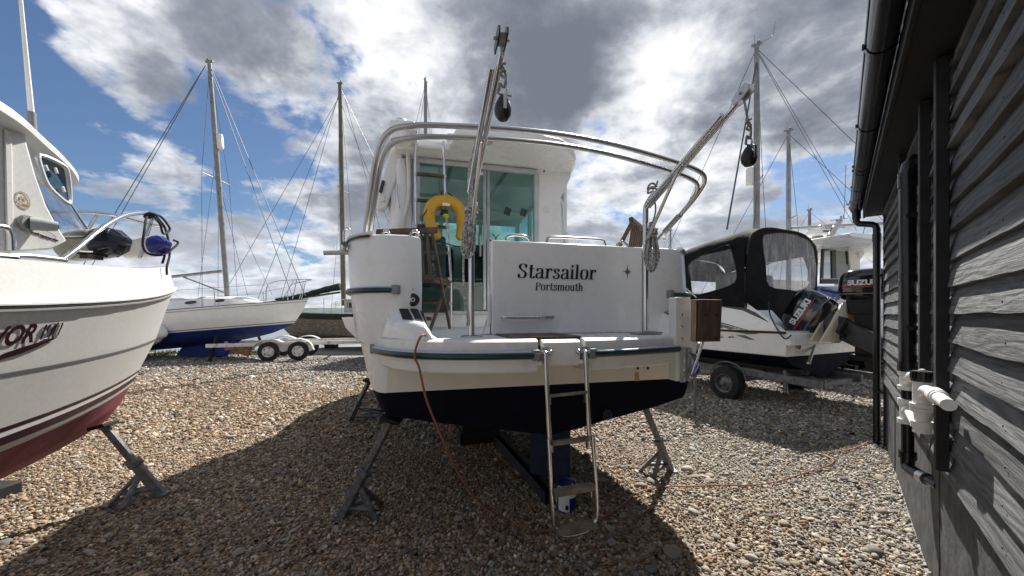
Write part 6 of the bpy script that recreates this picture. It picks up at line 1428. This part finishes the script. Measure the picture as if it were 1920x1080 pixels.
# canopy: roof loft, side and end panels with clear windows
secs = []
def csec(y, w_, zt, zb):
    base = [(-1, 0), (-1.0, .35), (-.98, .62), (-.88, .85), (-.66, .96), (-.35, 1.0), (0, 1.0), (.35, 1.0), (.66, .96), (.88, .85), (.98, .62), (1.0, .35), (1, 0)]
    return smooth_pts([Vector((a*w_, y, zb+(zt-zb)*b)) for a, b in base], 3)
YR = .66
cs = [csec(YR, 1.07, 3.02, 1.66), csec(.9, 1.08, 3.05, 1.67), csec(1.5, 1.10, 2.98, 1.72), csec(2.0, 1.10, 2.90, 1.78), csec(2.5, 1.08, 2.72, 1.84)]
n_ = len(cs[0]); i0 = 7
g = G(); rows = []
for s_ in cs: rows.append(s_[i0:n_-i0])
fine = []
for a, b in zip(rows, rows[1:]):
    for k in range(5): fine.append([p.lerp(q_, k/5)+Vector((0, 0, .012*mnoise.noise((p.x*2.5, (p.y+(q_.y-p.y)*k/5)*3, 1)))) for p, q_ in zip(a, b)])
fine.append(rows[-1]); g.grid(fine); can = g.obj('canopy', CANVAS, sb, ang=60)
def loop(pts, x=None, y=None): return [CF.at(a, b, x=x, y=y) for a, b in pts]
for sd in (-1, 1):
    edge = [s_[i0] for s_ in cs]; outer = [Vector((-1.065, YR, 1.62))]+[Vector((-1.085, e.y, e.z)) for e in edge]+[Vector((-1.085, 2.5, 1.84)), Vector((-1.085, 1.6, 1.70))]
    win = [Vector((-1.085, p.y, p.z)) for p in smooth_pts(loop([(1291, 497), (1318, 478), (1362, 460), (1372, 470), (1381, 505), (1378, 530), (1340, 545), (1302, 552), (1296, 530)], x=-1.085), 3, closed=True)]
    f_ = lambda P_: [Vector((sd*-p.x if sd > 0 else p.x, p.y, p.z)) for p in P_]
    outer = [Vector((-1.085, p.y, p.z)) for p in outer]
    g = G(); g.ring(f_(outer), f_(win), (.012*sd, 0, 0)); g.obj('side_panel', CANVAS, sb, ang=50)
    g = G(); g.poly([p+Vector((.004*sd, 0, 0)) for p in f_(win)]); g.obj('side_window', VINYL, sb)
    g = G(); g.tube([p+Vector((.014*sd, 0, 0)) for p in f_(win)], .006, 5, closed=True); g.obj('window_piping', BLACKV, sb)
outer = [Vector((p.x, YR, p.z)) for p in cs[0]]+[Vector((1.0, YR, 1.30)), Vector((-1.02, YR, 1.30))]
win = [Vector((p.x, YR, p.z)) for p in smooth_pts(loop([(1428, 447), (1445, 438), (1475, 437), (1505, 445), (1528, 462), (1531, 500), (1524, 548), (1480, 544), (1440, 536), (1434, 500)], y=YR), 3, closed=True)]
g = G(); g.ring(outer, win, (0, -.012, 0)); g.obj('rear_panel', CANVAS, sb, ang=50)
g = G(); g.poly([p+Vector((0, -.004, 0)) for p in win]); g.obj('rear_window', glass('creased_clear_vinyl', (.74, .76, .79), refl=.8, rough=.10, haze=.26), sb)
g = G(); g.tube([p+Vector((0, -.014, 0)) for p in win], .006, 5, closed=True); g.obj('window_piping', BLACKV, sb)
g = G(); g.tube(smooth_pts([Vector((p.x, YR-.01, p.z)) for p in cs[0][6:-6]], 2), .016, 6); g.obj('canopy_bow', BLACKV, sb)
g = G(); g.ring([(-1.08, 2.5, 1.84), (1.08, 2.5, 1.84), (1.05, 2.5, 2.45), (.7, 2.5, 2.68), (0, 2.5, 2.72), (-.7, 2.5, 2.68), (-1.05, 2.5, 2.45)], [(-.85, 2.5, 1.9), (.85, 2.5, 1.9), (.8, 2.5, 2.25), (-.8, 2.5, 2.25)], (0, .012, 0)); g.obj('front_panel', CANVAS, sb)
g = G(); g.poly([(-.85, 2.506, 1.9), (.85, 2.506, 1.9), (.8, 2.506, 2.25), (-.8, 2.506, 2.25)]); g.obj('windscreen', VINYL, sb)
g = G(); g.grid([[Vector((x, 2.45+y, 2.72-y*.42+.06*(1-abs(x)))) for x in (-1.0, -.5, 0, .5, 1.0)] for y in (0, .5, 1.0, 1.6)]); g.obj('cabin_top', GEL, sb)
g = G(); g.box((-.3, 1.35, 1.95), (.55, .5, .7)); g.box((.5, 1.5, 1.95), (.5, .5, .7)); g.obj('helm_seat', SEATG, sb, bevel=.05)
g = G(); g.cyl((-.85, 2.6, 2.55), (-.85, 2.6, 3.10), .012, 6); g.ball((-.85, 2.6, 3.14), .045, 2); g.obj('stern_light', WHITEP, sb)
G().tube(smooth_pts([on_side2(1282, 537, .03), on_side2(1295, 548, .05), on_side2(1308, 560, .03)], 4), .012, 6).obj('white_tube', WHITEP, sb)
# outboards: cowl, midsection, gearcase
def outboard(M, s_, word, label_side, name='outboard_motor'):
    o = empty(name, M[0], 0); o.parent = sb; o.rotation_euler = M[1]
    g = G(); rows = []
    for z, wx, wy, oy in ((0, .15, .25, .0), (.03, .185, .30, .0), (.14, .20, .33, 0), (.30, .20, .335, -.005), (.40, .19, .32, -.01), (.47, .165, .28, -.02), (.515, .11, .20, -.03), (.53, .0, .0, -.03)):
        rows.append([Vector((wx*abs(math.cos(a))**.65*(1 if math.cos(a) > 0 else -1), oy+wy*abs(math.sin(a))**.7*(1 if math.sin(a) > 0 else -1), z))*s_ for a in np.linspace(0, 2*math.pi, 33)[:-1]])
    g.grid(rows, closed=True); g.poly(rows[0]); g.obj('cowl', BLKCOWL, o, ang=50)
    G().tube([Vector((.205*abs(math.cos(a))**.65*(1 if math.cos(a) > 0 else -1), .338*abs(math.sin(a))**.7*(1 if math.sin(a) > 0 else -1), .10))*s_ for a in np.linspace(0, 2*math.pi, 33)[:-1]], .008*s_, 6, closed=True).obj('cowl_seam', GREYP, o)
    g = G(); g.box(Vector((0, .02, -.12))*s_, Vector((.22, .34, .26))*s_, taper=1.2); g.box(Vector((0, -.02, -.50))*s_, Vector((.13, .24, .55))*s_, taper=1.15); g.box(Vector((0, -.10, -.74))*s_, Vector((.24, .52, .03))*s_); g.obj('leg', BLACKP, o, bevel=.03*s_)
    g = G(); g.lathe([(0, -.26), (.05, -.22), (.075, -.05), (.07, .2), (.05, .28), (0, .29)], Vector((0, -.06, -.98))*s_, (0, -1, 0), 16) if s_ == 1 else g.lathe([(0, -.26*s_), (.05*s_, -.22*s_), (.07*s_, .1*s_), (0, .28*s_)], Vector((0, -.06, -.98))*s_, (0, -1, 0), 12)
    g.box(Vector((0, -.02, -.84))*s_, Vector((.05, .26, .24))*s_); g.prism([Vector((-.012, .0, -1.02))*s_, Vector((-.012, -.16, -1.02))*s_, Vector((-.012, -.12, -1.22))*s_, Vector((-.012, -.02, -1.18))*s_], (.024*s_, 0, 0)); g.obj('gearcase', BLACKP, o, bevel=.01*s_)
    g = G(); c = Vector((0, -.33, -.98))*s_
    for k in range(3):
        a = k*2.094+.4; d = Vector((math.cos(a), 0, math.sin(a))); u = Vector((-d.z, .6, d.x)); g.prism([c+d*.04*s_-u*.02*s_, c+d*.11*s_-u*.07*s_, c+d*.17*s_, c+d*.11*s_+u*.06*s_, c+d*.04*s_+u*.02*s_], (0, .01, 0))
    g.obj('propeller', BLACKP, o)
    V = text_verts(word, .115*s_, .006*s_, .0, 1.0, 'CENTER')
    if label_side == 'side': fn = lambda v: Vector((-.2035*s_, -v.x*1.05, .245*s_+v.y)); st_ = [(-.2035, .30, .225), (-.2035, -.28, .225), (-.2035, -.20, .21), (-.2035, .24, .195)]
    else: fn = lambda v: Vector((v.x, -.341*s_, .27*s_+v.y)); st_ = [(-.17, -.341, .24), (.17, -.341, .24), (.12, -.341, .22), (-.15, -.341, .215)]
    place_text('maker_lettering', V, fn, WHITEV, o); g = G(); g.poly([Vector(p)*s_ for p in st_]); g.obj('red_flash', REDV, o, flat=True)
    return o
c1 = CF.at(1513, 588, y=.14)
outboard(((c1.x, c1.y-.27, c1.z-.14), Euler((R(-60), R(4), R(4)))), 1.10, 'SUZUKI', 'side')
g = G(); g.box((c1.x, .05, 1.22), (.28, .25, .30)); g.obj('engine_mount', BLACKP, sb, bevel=.02)
c2 = CF.at(1619, 562, y=-.48)
outboard(((c2.x, -.48, c2.z+.0), Euler((0, 0, R(24)))), .90, 'SUZUKI', 'side', 'auxiliary_outboard')
brp = [CF.at(a, b, y=-.34) for a, b in ((1540, 641), (1578, 641), (1590, 610), (1594, 570), (1588, 565), (1578, 572), (1562, 603))]
IV = mat('ivory_bracket_paint', (.66, .60, .46), .45, var=.06, dirt=((.38, .28, .14), 8, .58, .5))
for d in (0, .20):
    g = G(); g.prism([p+Vector((d*.5, d*.9, 0)) for p in brp], (.02, .04, 0)); g.obj('auxiliary_bracket', IV, sb, bevel=.005)
pd_ = CF.at(1600, 588, y=-.34); G().box((pd_.x+.03, -.32, pd_.z), (.06, .22, .30), Euler((0, 0, R(-20)))).obj('bracket_pad', OAKE, sb, bevel=.004)
g = G(); a_ = CF.at(1583, 598, y=-.40); b_2 = CF.at(1570, 622, y=-.40); g.beam(a_, b_2, .04, .03); g.beam(b_2, CF.at(1590, 635, y=-.40), .04, .03); g.obj('bracket_link', BLACKP, sb, bevel=.004)
G().cyl(CF.at(1540, 543, y=-.15), CF.at(1590, 554, y=-.3), .016, 8).obj('tiller_arm', BLACKP, sb)
# its trailer
tr2 = empty('boat_trailer', CF.loc, R(25.5), 'galvanised trailer carrying the black canopied boat', 'trailer')
for x in (-1.02, 1.02): wheel(tr2, (x, 1.02, .295), .295, .20, GALV, ax_=(math.copysign(1, x), 0, 0))
g = G()
for x in (-.55, .55): g.beam((x, -.25, .44), (x, 4.4, .50), .07, .13)
for y in (-.1, 1.02, 2.4, 4.0): g.beam((-.75, y, .40), (.75, y, .40), .09, .08)
g.beam((-.95, 1.02, .33), (.95, 1.02, .33), .08, .08); g.beam((0, 4.2, .46), (0, 6.2, .46), .09, .10)
g.obj('trailer_frame', GALV, tr2, bevel=.006)
for x in (-.86, .86):
    g = G(); g.beam((x, .15, .28), (x, .15, .62), .06, .05); g.beam((x, -.35, .46), (x, .95, .52), .05, .12); g.obj('bunk_support', GALV, tr2, bevel=.006); G().beam((x*.85, -.1, .60), (x*.85, 2.6, .66), .10, .06).obj('bunk', DARKW, tr2)
    g = G(); g.tube(smooth_pts([(x*1.19, .68, .40), (x*1.19, .76, .58), (x*1.19, 1.02, .67), (x*1.19, 1.28, .58), (x*1.19, 1.36, .40)], 4), .012, 6); g.obj('guard_hoop', GALV, tr2)
bb = empty('blue_bucket_cover', CF.loc, 0, 'crumpled blue plastic cover beside the outboard bracket', 'cover'); pbv = spot(1303, 690, 5.6)-Vector(CF.loc)
bb.location = spot(1303, 690, 5.6); bb.location.z = .0
g = G(); g.ball((0, 0, .72), (.07, .07, .09), 3)
for v_ in g.b.verts: v_.co += v_.co.normalized()*.03*mnoise.noise(v_.co*18)
g.obj('plastic_bag', BLUEP, bb); G().cyl((0, 0, 0), (0, 0, .68), .02, 6).obj('support_post', GALV, bb)

# ------------------------------------------------------------------ pilothouse boat behind it
PF = Frame(8.7, 10.0, 22)
pb_o = empty('pilothouse_boat', PF.loc, R(22), 'white pilothouse boat with radar dome, partly hidden by the shed downpipe', 'boat')
PH_ = Hull([(-.6, 5.4, .05, .55, .9, .45, 2, 4, 1), (-.7, 5.7, 1.15, .85, 1.2, .42, 2, 3, .95), (-.7, 6.0, 1.35, 1.15, 1.5, .42, 2, 3, .95), (-.75, 6.3, 1.45, 2.15, 2.5, .45, 2.1, 3, .95)])
g = PH_.skin(G(), 0, 2, 4); PH_.transom(g, 0, 2); g.obj('hull_bottom', NAVY, pb_o); g = PH_.skin(G(), 2, 3, 4); PH_.transom(g, 2, 3); PH_.lid(g, 3, .35, .98); g.obj('hull_topside', GEL, pb_o)
YP = .55
W = lambda a, b, y=YP: PF.at(a, b, y=y)
cream2 = mat('warm_white_house', (.74, .71, .62), .45, var=.04)
def bar(p, q_, w_, d_, name, m_, par=pb_o): G().beam(p, q_, w_, d_).obj(name, m_, par, bevel=.01)
house = empty('wheelhouse', (0, 0, 0)); house.parent = pb_o
lo_y, hi_y = 532, 462
pl = [W(1540, lo_y), W(1543, 466), W(1590, 461), W(1597, lo_y)]
g = G(); g.ring(pl, [W(1544, 524), W(1546, 470), W(1588, 466), W(1592, 524)], (0, .05, 0)); g.obj('door_frame', BLACKP, house)
g = G(); g.prism([W(1561, 526), W(1560, 470), W(1567, 469), W(1569, 526)], (0, .05, 0)); g.obj('door_stile', BLACKP, house)
g = G(); g.poly([W(1544, 524, YP+.02), W(1546, 470, YP+.02), W(1588, 466, YP+.02), W(1592, 524, YP+.02)]); g.obj('door_glass', glass('smoked_glass', (.42, .45, .46), .8), house, flat=True)
g = G(); g.prism([W(1590, 534), W(1590, 456), W(1607, 454), W(1612, 480), W(1616, 534)], (0, .35, 0)); g.obj('aft_pillar', cream2, house, bevel=.02)
g = G(); g.prism([W(1600, 462), W(1607, 480), W(1612, 488), W(1622, 475), W(1640, 465), W(1690, 460), W(1690, 448), W(1600, 450)], (0, .10, 0)); g.obj('roof_arch', cream2, house, bevel=.01)
g = G(); g.prism([W(1532, 536), W(1690, 536), W(1690, 600), W(1532, 600)], (0, .08, 0)); g.obj('cockpit_coaming', GEL, house)
g = G(); ro_ = [W(1528, 452, 0), W(1700, 440, 0)]; x0, x1, zr = ro_[0].x-.1, ro_[1].x+.4, ro_[0].z-.02
rows = []
for y in (-.75, -.68, .3, 1.5, 2.6, 3.0):
    rows.append([Vector((x0+.12*(1 if y > -.7 else 1.2), y, zr)), Vector((x0, y, zr+.05)), Vector((x0+.15, y, zr+.09)), Vector(((x0+x1)/2, y, zr+.14)), Vector((x1-.15, y, zr+.11)), Vector((x1, y, zr+.05)), Vector((x1-.12, y, zr))])
g.grid(rows, closed=True); g.poly(rows[0]); g.poly(rows[-1]); g.obj('house_roof', GEL, house, ang=30)
for x in (x0+.15, x1-.2): bar((x, 2.7, 2.2), (x, 2.4, zr), .08, .06, 'screen_pillar', cream2, house)
bar((x0+.2, 2.7, 2.45), (x1-.2, 2.7, 2.45), .10, .5, 'dash', cream2, house)
bar(W(1540, 523, YP-.3), W(1690, 523, YP-.3), .03, .03, 'guard_rail', STEELD)
rd = W(1533, 437, 1.3); g = G(); g.lathe([(0, -.10), (.25, -.10), (.31, -.07), (.31, .03), (.27, .10), (.12, .13), (0, .135)], rd, n=28); rdo = g.obj('radar_dome', WHITEP, house); g = G(); g.cyl(rd-Vector((0, 0, .35)), rd-Vector((0, 0, .10)), .14, 12); g.obj('radar_base', GREYP, rdo)
va = R(-8)
def dome_fn(v): a = -math.pi/2-R(24)+v.x/.314+R(10); return rd+Vector((.3135*math.cos(a), .3135*math.sin(a), -.03+v.y))
place_text('dome_lettering', text_verts('SIMRAD', .075, .002, 0, 1.05, 'CENTER'), dome_fn, LETTER, rdo)
def dome_fn2(v): a = -math.pi/2+R(30)+v.x/.314; return rd+Vector((.3135*math.cos(a), .3135*math.sin(a), -.03+v.y))
place_text('dome_lettering', text_verts('6', .075, .002, 0, 1.05, 'CENTER'), dome_fn2, LETTER, rdo)
g = G()
for a, b in (((1552, 445), (1572, 413)), ((1558, 445), (1578, 412))): g.beam(W(*a, .9), W(*b, .9), .05, .09)
g.beam(W(1562, 413, .9), W(1583, 410, .9), .16, .03); g.beam(W(1550, 427, .9), W(1580, 428, .9), .14, .03); g.tube([W(1538, 424, .9), W(1566, 420, .9)], .02, 6); g.ball(W(1538, 424, .9), .045, 1); g.cyl(W(1577, 410, .9), W(1577, 405, .9), .03, 6); g.cyl(W(1582, 410, .9), W(1582, 402, .9), .02, 6)
g.obj('signal_mast', STEELD, house)
g = G(); g.cyl(W(1585, 410, .9), W(1603, 385, .9), .012, 6); g.beam(W(1590, 383, .9), W(1603, 383, .9), .10, .05); g.cyl(W(1618, 438, .9), W(1622, 425, .9), .012, 6); g.cyl(W(1583, 400, .9), W(1586, 310, 1.5), .010, 6); g.obj('aerial', GREYP, house)
place_text('hull_lettering', text_verts('Bc-D', .14, 0, .2), plane_fn((W(1612, 588, -.80).x, -.78, W(1612, 588, -.8).z), (1, 0, 0), (0, 0, 1)), BLUEP, pb_o)
tp_ = empty('tarpaulin', (PF.loc[0], PF.loc[1], 0), R(22), 'crumpled blue tarpaulin draped over the cockpit of the pilothouse boat', 'tarpaulin')
g = G(); rows = []
for j in range(10):
    rows.append([W(1530+i*7, 551-13*math.sin(min(1, j/6)*1.5)+ (j > 6)*(j-6)*1.5, -.78+.12*j)+Vector((0, 0, .05*mnoise.noise((i*.8, j*.8, 3)))) for i in range(22)])
rows[0] = [p-Vector((0, 0, .10+.06*mnoise.noise((i*.9, 7, 1)))) for i, p in enumerate(rows[0])]
g.grid(rows); g.obj('sheet', TARP, tp_, ang=25)
tr3 = empty('boat_trailer', (PF.loc[0], PF.loc[1], 0), R(22), 'dark trailer under the pilothouse boat beyond the outboards', 'trailer')
for x in (-1.1, 1.1):
    for y in (.2, 1.0): wheel(tr3, (x, y, .30), .30, .20, GALV, ax_=(math.copysign(1, x), 0, 0))
wq = PF.loc_of(*spot(1553, 697, 8.0)[:2])
wheel(tr3, (wq.x, wq.y, .29), .29, .20, GALV, ax_=(-.35, -1, 0))
g = G()
for x in (-.7, .7): g.beam((x, -1.2, .5), (x, 4.8, .55), .08, .14)
for y in (-1.1, .2, 1.0, 2.6): g.beam((-1.0, y, .46), (1.0, y, .46), .09, .09)
g.beam((wq.x, wq.y+.2, .30), (0, .2, .42), .08, .08)
for x in (-.8, .8): g.beam((x, -.4, .55), (x, -.4, .9), .08, .08); g.beam((x, 1.6, .55), (x, 1.6, 1.0), .08, .08)
g.obj('trailer_frame', mat('dark_galvanised', (.06, .062, .066), .6, .3, var=.3, scale=12), tr3, bevel=.008)
for x in (-1.05, 1.05): G().box((x, -1.25, .55), (.16, .03, .10)).obj('tail_lamp', mat('amber_lamp', (.45, .10, .02), .3), tr3)
g = G(); g.beam((-1.1, -1.22, .52), (1.1, -1.22, .52), .05, .12); g.obj('lighting_board', BLACKP, tr3)
